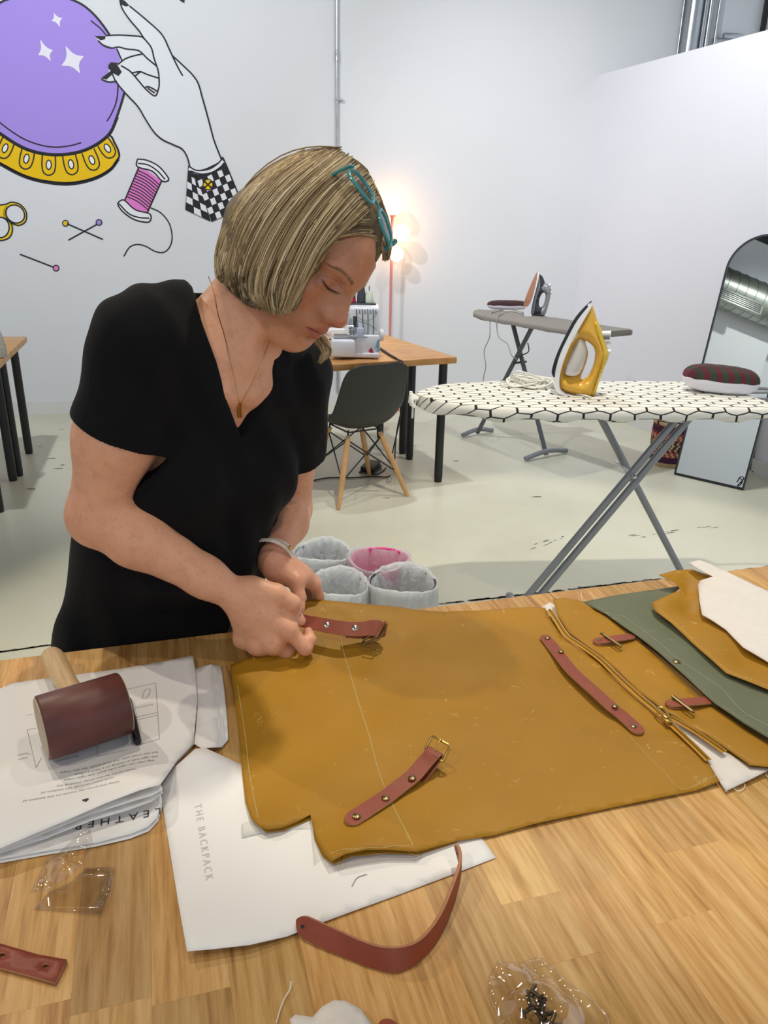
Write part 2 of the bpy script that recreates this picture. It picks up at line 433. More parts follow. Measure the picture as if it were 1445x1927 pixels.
# gold stand first (behind), ball, then details
stand = [(-160, 700), (0, 785), (160, 880), (330, 912), (500, 885), (635, 800), (680, 850), (703, 905), (698, 940), (650, 1000), (560, 1050), (440, 1078), (330, 1078), (180, 1050), (40, 985), (-120, 880)]
gold = layer('ball_stand', 'F0C400', 1, [stand], label='yellow scalloped stand of the crystal ball')
layer('stand_outline', INK, 2, lines=[(stand, True, 12), ([(700, 940), (650, 1005), (560, 1056), (440, 1085), (330, 1085), (180, 1056), (40, 992), (-120, 890)], False, 18), (ball[9:17], False, 26)], parent=gold)
bl = []; wl = []
for (cx, cy, a) in ((30, 880, 22), (156, 942, 12), (288, 978, 0), (420, 975, -12), (543, 950, -22), (635, 880, -32)):
    ar = math.radians(a)
    bl.append(([(cx + (x * math.cos(ar) - y * math.sin(ar)), cy + (x * math.sin(ar) + y * math.cos(ar))) for x, y in ((-38, -62), (-40, 0), (-30, 42), (0, 58), (30, 42), (40, 0), (38, -62))], False, 8))
    wl.append(oval(cx, cy - 4, 15, 27, a))
for q in wl: layer('white_dot', 'F0F0EE', 3, [q], parent=gold, label='white oval dot on the yellow stand')
layer('stand_scallops', INK, 4, lines=bl + [(q, True, 7) for q in wl], parent=gold)
cb = layer('crystal_ball', 'A98FE6', 5, [smooth_path(ball, 4, True)], label='purple crystal ball of the mural')
layer('ball_outline', INK, 7, lines=[(ball, True, 13), ([(537, 122), (600, 175), (648, 240)], False, 8), ([(690, 330), (697, 480), (690, 590), (660, 670), (632, 716)], False, 8), ([(-60, 660), (0, 725), (120, 810), (230, 855), (330, 870), (420, 860), (480, 843)], False, 8)], parent=cb)
def star(T, Rr, B, L):
    c = np.mean([T, Rr, B, L], 0); out = []
    P = [T, Rr, B, L]
    for i in range(4):
        a, b_ = np.array(P[i]), np.array(P[(i + 1) % 4]); m_ = (a + b_) / 2 * .62 + c * .38
        out += [tuple(a), tuple(a * .25 + b_ * .25 * 0 + m_ * .75), tuple(m_ * .75 + b_ * .25)]
    return out
for q in (star((317, 75), (369, 107), (355, 160), (304, 122)), star((237, 233), (313, 297), (300, 362), (225, 325)), star((388, 272), (496, 333), (473, 434), (363, 388))): layer('sparkle', 'ECEAF4', 7, [q], parent=cb, label='white four-pointed sparkle on the purple ball')
# drawn hand: white fill over the ball, then ink
hand_fill = [(555, 215), (625, 210), (710, 205), (830, 215), (850, 225), (770, 115), (720, 45), (708, 0), (735, 0), (765, 35), (850, 105), (935, 180), (970, 225), (1020, 330), (1090, 395), (1165, 480), (1215, 640), (1260, 800), (1310, 945), (1250, 985), (1180, 1005), (1125, 995), (1105, 925), (1075, 880), (990, 845), (920, 795), (850, 690), (815, 630), (735, 545), (690, 480), (640, 480), (600, 465), (645, 425), (640, 400), (655, 370), (700, 380), (690, 290), (610, 262)]
hd = layer('drawn_hand', 'E4E7EC', 9, [hand_fill], label='white line-drawn hand reaching for the crystal ball')
layer('ball_seen_between_fingers', 'A98FE6', 10, [[(660, 287), (690, 285), (712, 355), (700, 372), (690, 372)]], parent=hd)
hl = [([(708, 0), (722, 50), (765, 115), (820, 180), (850, 225), (893, 280), (912, 350), (935, 420), (941, 490), (935, 530), (915, 567), (860, 525), (800, 455), (765, 418), (715, 388)],),
      ([(765, 35), (850, 105), (935, 180), (970, 225), (1000, 290), (1050, 395), (1080, 448)],), ([(1020, 330), (1090, 395), (1140, 445), (1172, 495), (1195, 575), (1230, 700), (1265, 830), (1310, 945)],),
      ([(625, 210), (710, 207), (830, 216), (850, 228)],), ([(580, 240), (612, 268), (660, 284), (700, 278), (750, 290), (820, 300), (870, 345), (925, 390)],), ([(695, 382), (740, 348), (790, 330), (838, 320)],),
      ([(690, 288), (715, 345), (722, 362)],), ([(775, 432), (828, 424), (870, 440), (938, 462)],), ([(795, 452), (830, 424)],), ([(855, 522), (872, 512), (900, 522), (928, 540)],), ([(872, 520), (915, 550)],),
      ([(665, 440), (690, 490), (750, 560), (815, 630), (860, 705), (910, 780), (960, 825), (1030, 858), (1075, 880), (1105, 925), (1125, 995)],), ([(600, 468), (640, 484), (690, 480)],)]
layer('hand_outline', INK, 12, [[(555, 213), (625, 212), (620, 232), (595, 238)], [(708, -5), (737, 3), (765, 33), (742, 38), (718, 28)], [(655, 368), (685, 370), (720, 425), (700, 450), (668, 432), (640, 405), (640, 385)], [(660, 415), (672, 432), (630, 470), (597, 463)], [(1060, 0), (1090, -5), (1088, 16), (1075, 10)]], hl, 9, parent=hd)
# checkered cuff
cuffL = [(1112, 985), (1160, 1022), (1245, 1310), (1095, 1240)]; cuffR = [(1150, 1028), (1322, 945), (1440, 1230), (1250, 1312)]
cf = layer('checked_cuff', INK, 11, [cuffL, cuffR], label='black and white checked cuff of the drawn hand')
wq = []
def bil(Q, u, v_): a, b_, c_, d_ = [np.array(x, float) for x in Q]; return tuple((a * (1 - u) + b_ * u) * (1 - v_) + (d_ * (1 - u) + c_ * u) * v_)
for Q, nu, nv, ph in ((cuffL, 3, 6, 0), (cuffR, 6, 7, 1)):
    for i in range(nu):
        for j in range(nv):
            if (i + j + ph) % 2 == 0 and j > 0: wq.append([bil(Q, (i + .06) / nu, (j + .06) / nv), bil(Q, (i + .94) / nu, (j + .06) / nv), bil(Q, (i + .94) / nu, (j + .94) / nv), bil(Q, (i + .06) / nu, (j + .94) / nv)])
layer('cuff_checks', 'E8EAEE', 12, wq, parent=cf, label='white squares of the checked cuff')
layer('cuff_rim', 'E8EAEE', 13, lines=[([(1118, 992), (1170, 1018), (1240, 1010), (1295, 978), (1318, 950)], False, 26)], parent=cf)
layer('cuff_lines', INK, 14, lines=[([(1112, 980), (1165, 1008), (1240, 998), (1290, 965), (1312, 942), (1328, 955), (1445, 1240)],), ([(1125, 1010), (1180, 1028), (1245, 1022), (1300, 990), (1325, 962)],)], wd=8, parent=cf)
layer('cuff_button', 'F2CB05', 16, [oval(1229, 1091, 29, 31)], parent=cf, label='yellow round cuff button')
layer('button_cross', INK, 17, [oval(1212, 1076, 6, 6), oval(1246, 1076, 6, 6), oval(1212, 1107, 6, 6), oval(1246, 1107, 6, 6)], [(oval(1229, 1091, 29, 31), True, 6), ([(1212, 1076), (1246, 1107)], False, 9), ([(1246, 1076), (1212, 1107)], False, 9)], parent=cf)
# thread spool
sp = layer('thread_spool', 'E580CC', 2, [[(820, 990), (880, 1015), (955, 1070), (880, 1225), (865, 1262), (800, 1240), (738, 1182)]], label='pink thread spool of the mural')
for q in ([(812, 940), (870, 948), (940, 985), (995, 1052), (985, 1070), (955, 1065), (900, 1010), (812, 985)], [(705, 1190), (735, 1184), (800, 1240), (886, 1265), (880, 1312), (800, 1300), (730, 1255), (697, 1210)]): layer('spool_end', 'ECEEF1', 3, [q], parent=sp, label='white end of the spool')
sl = [([(812, 940), (870, 948), (940, 985), (995, 1052), (985, 1072), (955, 1068), (900, 1012), (812, 985), (812, 940)],), ([(815, 965), (875, 975), (930, 1010), (975, 1060)],), ([(705, 1190), (735, 1184), (800, 1240), (886, 1265), (880, 1312), (800, 1300), (730, 1255), (697, 1210), (705, 1190)],),
      ([(702, 1203), (760, 1262), (820, 1285), (882, 1290)],), ([(820, 990), (738, 1182)],), ([(955, 1070), (868, 1262)],)]
for k in range(11):
    f = (k + .6) / 11.5; a = np.array((818, 998)) * (1 - f) + np.array((742, 1175)) * f; b_ = np.array((948, 1085)) * (1 - f) + np.array((876, 1258)) * f; c_ = (a + b_) / 2 + np.array((-2, -12))
    sl.append(([tuple(a), tuple(c_), tuple(b_)], False, 6))
sl.append(([(890, 1228), (950, 1258), (1000, 1320), (1017, 1400), (1003, 1460), (965, 1492), (915, 1485), (860, 1455), (810, 1445), (765, 1462), (732, 1515)], False, 7))
layer('spool_lines', INK, 5, lines=sl, wd=8, parent=sp)
# scissors handles, pins
sc = layer('scissors', 'F5D22A', 2, [oval(88, 1265, 72, 68, 40, 28), oval(10, 1350, 66, 72, 0, 28), [(-40, 1215), (40, 1205), (60, 1290), (-10, 1300)]], label='yellow scissor handles of the mural')
layer('scissor_holes', 'E4E7EC', 3, [oval(90, 1265, 56, 48, 40, 28), oval(2, 1345, 50, 58, 0, 28)], parent=sc)
layer('scissor_lines', INK, 5, lines=[(oval(90, 1265, 58, 50, 40, 28), True), (oval(2, 1345, 52, 60, 0, 28), True), ([(-40, 1215), (30, 1208), (70, 1195), (120, 1210), (155, 1255), (150, 1310), (110, 1332), (65, 1318)],), ([(30, 1290), (66, 1320), (72, 1370), (50, 1408), (0, 1422), (-40, 1410)],)], wd=8, parent=sc)
for nm, lines, heads in (('pin', [((395, 1322), (608, 1415))], [((387, 1320), 'EFC92E', 'yellow-headed dressmaking pin of the mural')]), ('pin', [((403, 1420), (575, 1325))], [((585, 1315), 'A48FDE', 'purple-headed dressmaking pin of the mural')]), ('pin', [((118, 1503), (318, 1580))], [((331, 1585), 'E88CC8', 'pink-headed dressmaking pin of the mural')])):
    pn = layer(nm, heads[0][1], 4, [oval(*heads[0][0], 17, 17)], label=heads[0][2])
    layer('pin_lines', INK, 5, lines=[(list(lines[0]), False, 8), (oval(*heads[0][0], 17, 17), True, 6)], parent=pn)

# ================================================================== FLOOR LAMP
m_pink = mat('coral_metal', 'D98B86', 0.4)
tl = NT('lit_globe'); tl.p.inputs['Base Color'].default_value = (1, .9, .8, 1); tl.p.inputs['Emission Color'].default_value = (1.0, 0.53, 0.22, 1); tl.p.inputs['Emission Strength'].default_value = 6.5
lb = Zp(731, 768, 0); ly = lb[1]
lampo = thing('floor_lamp', 'coral pink floor lamp with three lit white globes by the back wall', 'lamp', tuple(lb))
px0 = Yp(735.5, 540, ly)[0]; 
b = MB(); b.tube([(px0, ly, 0.02), (px0, ly, Yp(737, 405, ly)[2])], 0.0115, 12); b.build('pole', m_pink, lampo)
b = MB(); b.lathe([(0.001, 0), (0.14, 0), (0.14, 0.015), (0.13, 0.022), (0.014, 0.026)], 32, Matrix.Translation((px0, ly, 0))); b.build('base', m_pink, lampo)
for (gx, gy, rp) in ((739.4, 386, 18.2), (754.5, 438, 15.8), (746, 478, 13.8)):
    c = Yp(gx, gy, ly - 0.03); r = rp * (c[1] * 0.934 + (H - c[2]) * .357) / FPX
    b = MB(); b.sphere(c, r, 28); b.build('globe', tl.m, lampo, angle=180)
    b = MB()
    if gx == 739.4: b.lathe([(0.02, -r - 0.012), (0.03, -r + 0.012)], 16, Matrix.Translation((c[0], c[1], c[2])))
    else: b.tube([(px0, ly, c[2]), (c[0] - r * 0.9, c[1], c[2])], 0.008, 8); b.tube([(c[0] - r * 1.05, c[1], c[2]), (c[0] - r * 0.8, c[1], c[2])], [0.016, 0.026], 14)
    b.build('globe_socket', m_pink, lampo)

# ================================================================== TABLES WITH BLACK LEGS
TH = 0.79
def grain(name, a, b_, c_, ang, rough=0.38, scale=1.0, rand=0.16):
    t = NT(name); v = t.coord('Object', (3.0 * scale, 42 * scale, 3), (0, 0, -ang)); v2 = t.coord('Object', (1.2 * scale, 14 * scale, 1), (0, 0, -ang))
    oi = t.n('ShaderNodeObjectInfo')
    add = t.n('ShaderNodeVectorMath', operation='ADD'); mul = t.n('ShaderNodeVectorMath', operation='SCALE'); cmb = t.n('ShaderNodeCombineXYZ')
    t.l(oi.outputs['Random'], cmb.inputs[0]); t.l(oi.outputs['Random'], cmb.inputs[1]); t.l(cmb.outputs[0], mul.inputs[0]); mul.inputs['Scale'].default_value = 91.0
    t.l(v, add.inputs[0]); t.l(mul.outputs[0], add.inputs[1])
    add2 = t.n('ShaderNodeVectorMath', operation='ADD'); t.l(v2, add2.inputs[0]); t.l(mul.outputs[0], add2.inputs[1])
    n1 = t.noise(add.outputs[0], 3.2, 7, 0.62, 0.35); n2 = t.noise(add2.outputs[0], 1.6, 4, 0.55, 1.4)
    f = t.math('ADD', t.math('MULTIPLY', n1, 0.6), t.math('MULTIPLY', n2, 0.4))
    col = t.ramp(f, [(0.34, lin(a)[:3]), (0.47, lin(b_)[:3]), (0.62, lin(c_)[:3])])
    hsv = t.n('ShaderNodeHueSaturation'); t.l(col, hsv.inputs['Color'])
    mr = t.n('ShaderNodeMapRange'); t.l(oi.outputs['Random'], mr.inputs[0]); mr.inputs[3].default_value = 1 - rand * 1.3; mr.inputs[4].default_value = 1 + rand; t.l(mr.outputs[0], hsv.inputs['Value'])
    mr2 = t.n('ShaderNodeMapRange'); t.l(t.math('FRACT', t.math('MULTIPLY', oi.outputs['Random'], 7.3)), mr2.inputs[0]); mr2.inputs[3].default_value = 0.494; mr2.inputs[4].default_value = 0.503; t.l(mr2.outputs[0], hsv.inputs['Hue'])
    t.l(hsv.outputs[0], t.p.inputs['Base Color']); t.p.inputs['Roughness'].default_value = rough; t.p.inputs['Specular IOR Level'].default_value = 0.4
    t.bump(f, 0.05, 0.001); return t.m
m_black = mat('black_powder_coat', '17181A', 0.45)
def work_table(label, corner, dx, dy, L, Dp_, legs, z=TH, group='wood-topped work tables with black legs'):
    """corner: front right corner, dx along the front to the left, dy away"""
    th = thing('work_table', label, 'table', (corner[0], corner[1], 0), group)
    ang = math.atan2(dy[1], dy[0]); mt = grain('tabletop_oak', '9C6A34', 'BE8A4B', 'D0A062', math.atan2(dx[1], dx[0]), 0.4, 0.7, 0.06) if 'tabletop' not in MATS else MATS['tabletop']; MATS['tabletop'] = mt
    M = Matrix(((-dx[0], dy[0], 0, corner[0]), (-dx[1], dy[1], 0, corner[1]), (0, 0, 1, z), (0, 0, 0, 1)))
    b = MB(); b.box((-L, 0, -0.037), (0, Dp_, 0), M, bev=0.003); b.build('tabletop', mt, th)
    for (lx, ly_) in legs:
        b = MB(); b.lathe([(0.022, 0), (0.024, 0.004), (0.024, 0.02), (0.026, 0.022), (0.026, z - 0.037)], 18, Matrix.Translation((lx, ly_, 0))); b.build('leg', m_black, th)
    return th
fr = Zp(860, 672, TH); bk = Zp(716, 627, TH); fl = Zp(590, 687, TH)
dy = (bk - fr); full = np.linalg.norm(dy); dy /= full; dx = fl - fr; dx /= np.linalg.norm(dx); dx = dx - dy * (dx @ dy) * 0.6; dx /= np.linalg.norm(dx)
d1 = np.linalg.norm(Zp(789, 645, TH) - fr)
LA, LB, LC, LD = [Zp(*q, 0) for q in ((824, 906), (770, 864), (757, 853), (715, 823))]
ofs = dx * 1.2
work_table('oak-topped work table with black legs carrying the white overlocker', fr, dx, dy, 1.4, d1 - 0.004, [LA[:2], LB[:2], (LA + ofs)[:2], (LB + ofs)[:2]])
work_table('oak-topped work table behind the overlocker table against the back wall', fr + dy * d1, dx, dy, 1.4, full - d1, [LC[:2], LD[:2], (LC + ofs)[:2], (LD + ofs)[:2]])
fr2 = Zp(19, 662, TH); bk2 = Zp(50, 633, TH); dy2 = bk2 - fr2; l2 = np.linalg.norm(dy2); dy2 /= l2; dx2 = np.array([-dy2[1], dy2[0], 0])
LE, LF, LG, LH = [Zp(*q, 0) for q in ((55, 853), (36, 895), (25, 904), (-1, 963))]
o2 = dx2 * 1.2
work_table('oak-topped work table by the back wall at the left edge of the picture', fr2, dx2, dy2, 1.4, l2, [LE[:2], LF[:2], (LE + o2)[:2], (LF + o2)[:2]])
work_table('oak-topped work table in front of the back-left one, cut by the left picture edge', fr2 - dy2 * 0.64, dx2, dy2, 1.4, 0.635, [LG[:2], LH[:2], (LG + o2)[:2], (LH + o2)[:2]])
# speckled grey thing standing on the left table, cut by the picture edge
c = Zp(-12, 672, TH); m_speck = mat('speckled_felt', 'A9A69C', 0.95, var=0.5, vscale=180)
b = MB(); b.lathe([(0.05, 0), (0.07, 0.004), (0.072, 0.05), (0.062, 0.11), (0.05, 0.15), (0.03, 0.165), (0.001, 0.168)], 24, Matrix.Translation(tuple(c))); tag(b.build('pincushion', m_speck), 'speckled grey fabric bundle on the left work table', 'pincushion')

# ================================================================== SHELL CHAIRS
m_shell = mat('black_plastic_shell', '262828', 0.42, var=0.06, vscale=300, bump=0.05, bscale=900)
m_beech = mat('beech_leg', 'CFA06B', 0.45, var=0.12, vscale=14)
m_wire = mat('black_wire', '151517', 0.4)
def shell_chair(loc, rotz, label):
    th = thing('shell_chair', label, 'chair', loc, 'black shell chairs on wooden legs')
    M = Matrix.Translation(loc) @ Matrix.Rotation(rotz, 4, 'Z')          # local +y is the way the sitter faces
    prof = smooth_path([(0.235, 0.415), (0.205, 0.437), (0.10, 0.432), (-0.03, 0.420), (-0.135, 0.432), (-0.195, 0.49), (-0.222, 0.57), (-0.243, 0.66), (-0.262, 0.75), (-0.276, 0.815)], 4)
    wid = np.interp(np.linspace(0, 1, len(prof)), [0, .05, .12, .3, .5, .7, .85, .93, .975, 1], [.17, .195, .21, .222, .232, .225, .212, .195, .165, .11])
    lift = np.interp(np.linspace(0, 1, len(prof)), [0, .15, .4, .52, .7, 1], [.012, .03, .075, .085, .05, .012])
    P = []
    for k in range(len(prof)):
        y, z = prof[k]; a = np.array(prof[min(k + 1, len(prof) - 1)]) - np.array(prof[max(k - 1, 0)]); a /= np.linalg.norm(a); nrm = np.array([-a[1] * -1, a[0] * -1]) if False else np.array([a[1], -a[0]])
        if nrm[1] < 0 and k < len(prof) // 2: nrm = -nrm
        if k >= len(prof) // 2 and nrm[0] < 0: nrm = -nrm
        row = []
        for j in range(17):
            u = -1 + 2 * j / 16; h = lift[k] * abs(u) ** 2.6
            row.append(M @ Vector((u * wid[k], y + nrm[0] * h, z + nrm[1] * h)))
        P.append(row)
    b = MB(); b.grid(P); b.build('seat_shell', m_shell, th, angle=180, mods=(('SOLIDIFY', dict(thickness=0.007, offset=0)), ('SUBSURF', dict(levels=1, render_levels=1))))
    feet = [(-.235, .225), (.235, .225), (.235, -.225), (-.235, -.225)]; tops = [(-.105, .115), (.105, .115), (.105, -.105), (-.105, -.105)]
    lp = lambda k, f: Vector((tops[k][0] + (feet[k][0] - tops[k][0]) * f, tops[k][1] + (feet[k][1] - tops[k][1]) * f, 0.385 * (1 - f)))
    for k in range(4):
        b = MB(); b.tube([M @ lp(k, f) for f in (0, .15, .5, .85, 1)], [0.0125, 0.0165, 0.0175, 0.014, 0.011], 14); b.build('leg', m_beech, th)
    b = MB()
    for k in range(4):
        a, c_ = k, (k + 1) % 4
        b.tube([M @ lp(a, .06), M @ lp(c_, .62)], 0.0042, 8); b.tube([M @ lp(c_, .06), M @ lp(a, .62)], 0.0042, 8)
        b.tube([M @ Vector((tops[k][0], tops[k][1], .405)), M @ Vector((tops[c_][0], tops[c_][1], .405))], 0.005, 8)
        b.tube([M @ Vector((tops[k][0], tops[k][1], .418)), M @ lp(k, .05)], 0.006, 8)
    b.build('wire_brace', m_wire, th)
    return th
ff = [Zp(*q, 0) for q in ((588, 916), (642.6, 953), (751.5, 933), (688.7, 900))]
cc = np.mean(ff, 0); back_mid = (ff[1] + ff[2]) / 2; face = cc - back_mid
ch = shell_chair((cc[0], cc[1], 0), math.atan2(face[1], face[0]) - math.pi / 2, 'black shell chair with beech legs, its back to the room, before the overlocker table')
c2 = Zp(588, 852, 0)
ch2 = dup(ch, (c2[0] + .06, c2[1], 0), math.radians(-80), 'black shell chair tucked under the sewing table, mostly hidden behind the woman'); ch2.scale = (.9, .9, .9)

# ================================================================== SEWING MACHINES
m_white = mat('white_plastic', 'E9EAEC', 0.3)
m_greyp = mat('grey_plastic', '8B8D92', 0.4); m_dkgrey = mat('dark_grey_plastic', '3A3B40', 0.4); m_chrome = mat('chrome', 'C9CBCE', 0.18, 1.0)
m_cream = mat('ivory_plastic', 'DAD6C8', 0.35)
s0 = Zp(668, 676, TH); sq = (s0 - C0) @ F / FPX                    # metres per pixel there
serg = thing('overlocker', 'white overlocker sewing machine with thread guides on the oak table', 'sewing machine', tuple(s0))
sx = np.array([math.cos(.05), math.sin(.05), 0]); sy = np.array([-sx[1], sx[0], 0])
MS = Matrix(((sx[0], sy[0], 0, s0[0]), (sx[1], sy[1], 0, s0[1]), (0, 0, 1, s0[2]), (0, 0, 0, 1)))
def sm(px, y, pz): return MS @ Vector((px * sq, y, pz * sq))
def sbox(name, x0, x1, y0, y1, z0, z1, mt, bev=0.006, parent=None):
    b = MB(); b.box((x0 * sq, y0, z0 * sq), (x1 * sq, y1, z1 * sq), MS, bev=bev); return b.build(name, mt, parent or serg)
body = sbox('machine_body', -10, 46, 0.03, 0.24, 20, 94, m_white, 0.016)
sbox('base', -38, 46, -0.005, 0.25, 3, 12, m_white, 0.008)
sbox('lower_front_cover', -8, 46, 0.005, 0.06, 10, 45, m_white, 0.012)
sbox('waste_tray', -45, 0, -0.045, 0.15, 5, 38, m_white, 0.018)
sbox('arm', -62, -4, 0.05, 0.2, 60, 94, m_white, 0.016)
sbox('sewing_bed', -40, 2, -0.02, 0.14, 38, 40.5, m_greyp, 0.002)
b = MB(); b.tube([sm(-9, .03, 74), sm(-9, .03, 40)], 0.006, 10); b.tube([sm(-5, .02, 60), sm(-5, .02, 42)], 0.008, 10); b.tube([sm(-12, .03, 58), sm(-3, .03, 58)], 0.01, 10); b.build('presser_bar', m_chrome, serg)
sbox('presser_foot', -14, 4, -0.01, 0.06, 41, 44, m_chrome, 0.001); sbox('needle_clamp', -12, -1, 0.0, 0.03, 48, 55, m_greyp, 0.003)
sbox('cutter_guard', 3, 16, -0.005, 0.03, 40, 58, mat('clear_bluish_plastic', 'C6CFE0', 0.15), 0.004)
sbox('thread_slot', -4, 2, 0.024, 0.03, 58, 78, m_dkgrey, 0.001)
b = MB()
for k, x in enumerate((2, 13, 23, 33)):
    b.tube([sm(x, .027, 91), sm(x + 1, .024, 70), sm(x + (3 if k < 2 else 1), .026, 46)], 0.0022, 6)
b.build('thread', m_dkgrey, serg)
b = MB(); b.tube(smooth_path([tuple(sm(*q)) for q in ((6, .028, 76), (14, .026, 71), (24, .026, 71), (35, .026, 76), (41, .028, 86))], 4), 0.0014, 6); b.tube(smooth_path([tuple(sm(*q)) for q in ((4, .028, 70), (18, .026, 66), (32, .026, 60), (40, .028, 54))], 4), 0.0014, 6); b.build('guide_groove', m_greyp, serg)
for k, x in enumerate((7, 17, 27, 37)): sbox('tension_slot', x, x + 2, 0.026, 0.031, 82, 90, m_greyp, 0.0005)
sbox('red_bar', -24, -12, 0.046, 0.051, 79, 80.5, mat('red_print', 'C8283C', 0.4), 0.0003)
b = MB(); b.box((8 * sq, .026, 44.3 * sq), (45 * sq, .031, 45.4 * sq), MS); b.build('front_seam', m_dkgrey, serg, smooth=False)
b = MB(); b.add([sm(40, .0035, 14), sm(46, .0035, 14), sm(46, .0035, 40)], [(0, 1, 2)]); b.add([sm(37, .0035, 20), sm(41, .0035, 34), sm(45.5, .0035, 38), sm(42, .0035, 22)], [(0, 3, 2, 1)])
b.build('blue_print', mat('blue_print', '7FB0CE', 0.4), serg, smooth=False)
b = MB(); b.add([sm(25, .0035, 16), sm(31, .0035, 22), sm(35, .0035, 12), sm(28, .0035, 12)], [(0, 3, 2, 1)]); b.build('magenta_print', mat('magenta_print', 'B81F5C', 0.4), serg, smooth=False)
b = MB(); b.tube([sm(0, .003, 9), sm(44, .003, 9.5)], 0.003, 6); b.build('lower_groove', m_greyp, serg)
vs, fs = text_mesh('MyLock 204D' if False else 'OVERLOCK', 0.016); b = MB()
b.add([sm(5 + v[0] / sq, .0035, 39.5 + v[1] / sq) for v in vs], fs) if False else b.box((5 * sq, .0032, 40 * sq), (23 * sq, .0048, 41.6 * sq), MS); b.build('grey_print', m_greyp, serg, smooth=False)
b = MB(); b.lathe([(0.03, 0), (0.034, 0.004), (0.034, 0.022), (0.03, 0.027)], 20, MS @ Matrix.Translation((46 * sq, .12, 40 * sq)) @ Matrix.Rotation(math.pi / 2, 4, 'Y')); b.build('handwheel', m_white, serg)
for x in (-30, 38):
    b = MB(); b.lathe([(0.011, -0.001), (0.012, 0.009)], 12, MS @ Matrix.Translation((x * sq, .02, 0))); b.build('rubber_foot', m_greyp, serg)
sbox('spool_stand', -30, 40, 0.16, 0.25, 94, 97, m_dkgrey, 0.003)
for k, (x, cl, hh) in enumerate(((-24, '4A4C52', 24), (-7, 'C93240', 16), (12, '46474C', 30), (27, 'E3E6CF', 22))):
    b = MB(); b.lathe([(0.004, 0), (0.004, hh * sq + .03)], 8, MS @ Matrix.Translation((x * sq, .2, 96 * sq))); pn = b.build('spool_pin', m_greyp, serg)
    b = MB(); b.lathe([(0.026, 0.0), (0.027, 0.004), (0.024, hh * sq * .55), (0.017, hh * sq), (0.006, hh * sq)], 18, MS @ Matrix.Translation((x * sq, .2, 97 * sq)))
    b.build('thread_cone', mat('thread_' + cl, cl, 0.8), pn)
# second sewing machine, mostly behind the woman's face
s1 = Zp(602, 640, TH)
sm2 = thing('sewing_machine', 'white sewing machine on the rear table, half hidden behind the woman and the overlocker', 'sewing machine', tuple(s1))
M2 = Matrix.Translation(tuple(s1)) @ Matrix.Rotation(.12, 4, 'Z')
for nm, lo, hi in (('bed', (-.22, 0, 0.004), (.17, .18, .075)), ('column', (.05, .01, .07), (.17, .17, .27)), ('arm', (-.2, .02, .19), (.16, .16, .29))):
    b = MB(); b.box(lo, hi, M2, bev=.012); b.build(nm, m_white, sm2)
b = MB(); b.box((.0, -.003, .03), (.07, .002, .055), M2, bev=.001); b.build('stitch_panel', m_cream, sm2)
b = MB(); b.tube([M2 @ Vector((.02 + .03 * i, -.004, .042)) for i in (0, 1)], .003, 6); b.build('panel_mark', m_greyp, sm2)
b = MB(); b.box((-.21, .01, 0), (.16, .17, .006), M2); b.build('rubber_base', m_dkgrey, sm2)
# cables and foot pedal
m_cable = mat('black_cable', '17171A', 0.5)
f0 = lambda px, py, z=0.006: Zp(px, py, z)
def on_y(px, py, Y): return Yp(px, py, Y)
edge = Zp(752, 678, TH)
c1 = [Zp(716, 655, TH + .006), Zp(732, 666, TH + .006), Zp(746, 674, TH + .006), tuple(Zp(752, 681, TH + .004)), tuple(np.array(Zp(755, 679, TH)) + (0, -.012, -.04)), on_y(757, 740, edge[1] - .008), on_y(752, 790, edge[1] + .0), on_y(741, 840, edge[1] + .02), f0(735, 866), f0(722, 885), f0(706, 893), f0(698, 888)]
c2_ = [Zp(716, 657, TH + .006), Zp(736, 670, TH + .006), Zp(750, 677, TH + .006), tuple(Zp(757, 681, TH + .004)), tuple(np.array(Zp(759, 679, TH)) + (0, -.012, -.05)), on_y(760, 745, edge[1] - .008), on_y(747, 810, edge[1] + .0), on_y(743, 855, edge[1] + .02), f0(742, 886), f0(730, 897), f0(712, 897), f0(690, 897), f0(660, 899), f0(620, 899), f0(585, 905)]
for nm, pp, lab in (('power_cable', c1, 'black cable dropping from the overlocker over the table edge to the foot pedal'), ('power_cable', c2_, 'black cable from the overlocker running along the floor to the left')):
    b = MB(); b.tube(smooth_path(pp, 6), 0.0042, 8); tag(b.build(nm, m_cable), lab, 'cable', 'overlocker cables')
pc = Zp(697, 886, 0); pedal = thing('foot_pedal', 'black sewing machine foot pedal on the floor under the table', 'pedal', tuple(pc))
MP = Matrix.Translation(tuple(pc)) @ Matrix.Rotation(-.35, 4, 'Z')
b = MB(); b.prism([(-.075, 0), (.075, 0), (.075, .028), (-.075, .012)], -.05, .05, MP @ Matrix.Rotation(math.pi / 2, 4, 'X') @ Matrix.Rotation(math.pi / 2, 4, 'Y') if False else MP @ Matrix(((0, 0, 1, 0), (1, 0, 0, 0), (0, 1, 0, 0), (0, 0, 0, 1)))); b.build('base', m_dkgrey, pedal)
b = MB(); b.box((-.045, -.065, .02), (.045, .07, .05), MP @ Matrix.Rotation(.12, 4, 'X'), bev=.006); b.build('treadle', m_black, pedal)

# ================================================================== IRONING BOARDS
m_grey_tube = mat('grey_painted_tube', '8D9095', 0.35, 0.35)
m_boardgrey = mat('taupe_board_cover', '8E8880', 0.85, var=0.05)
IH = 0.93
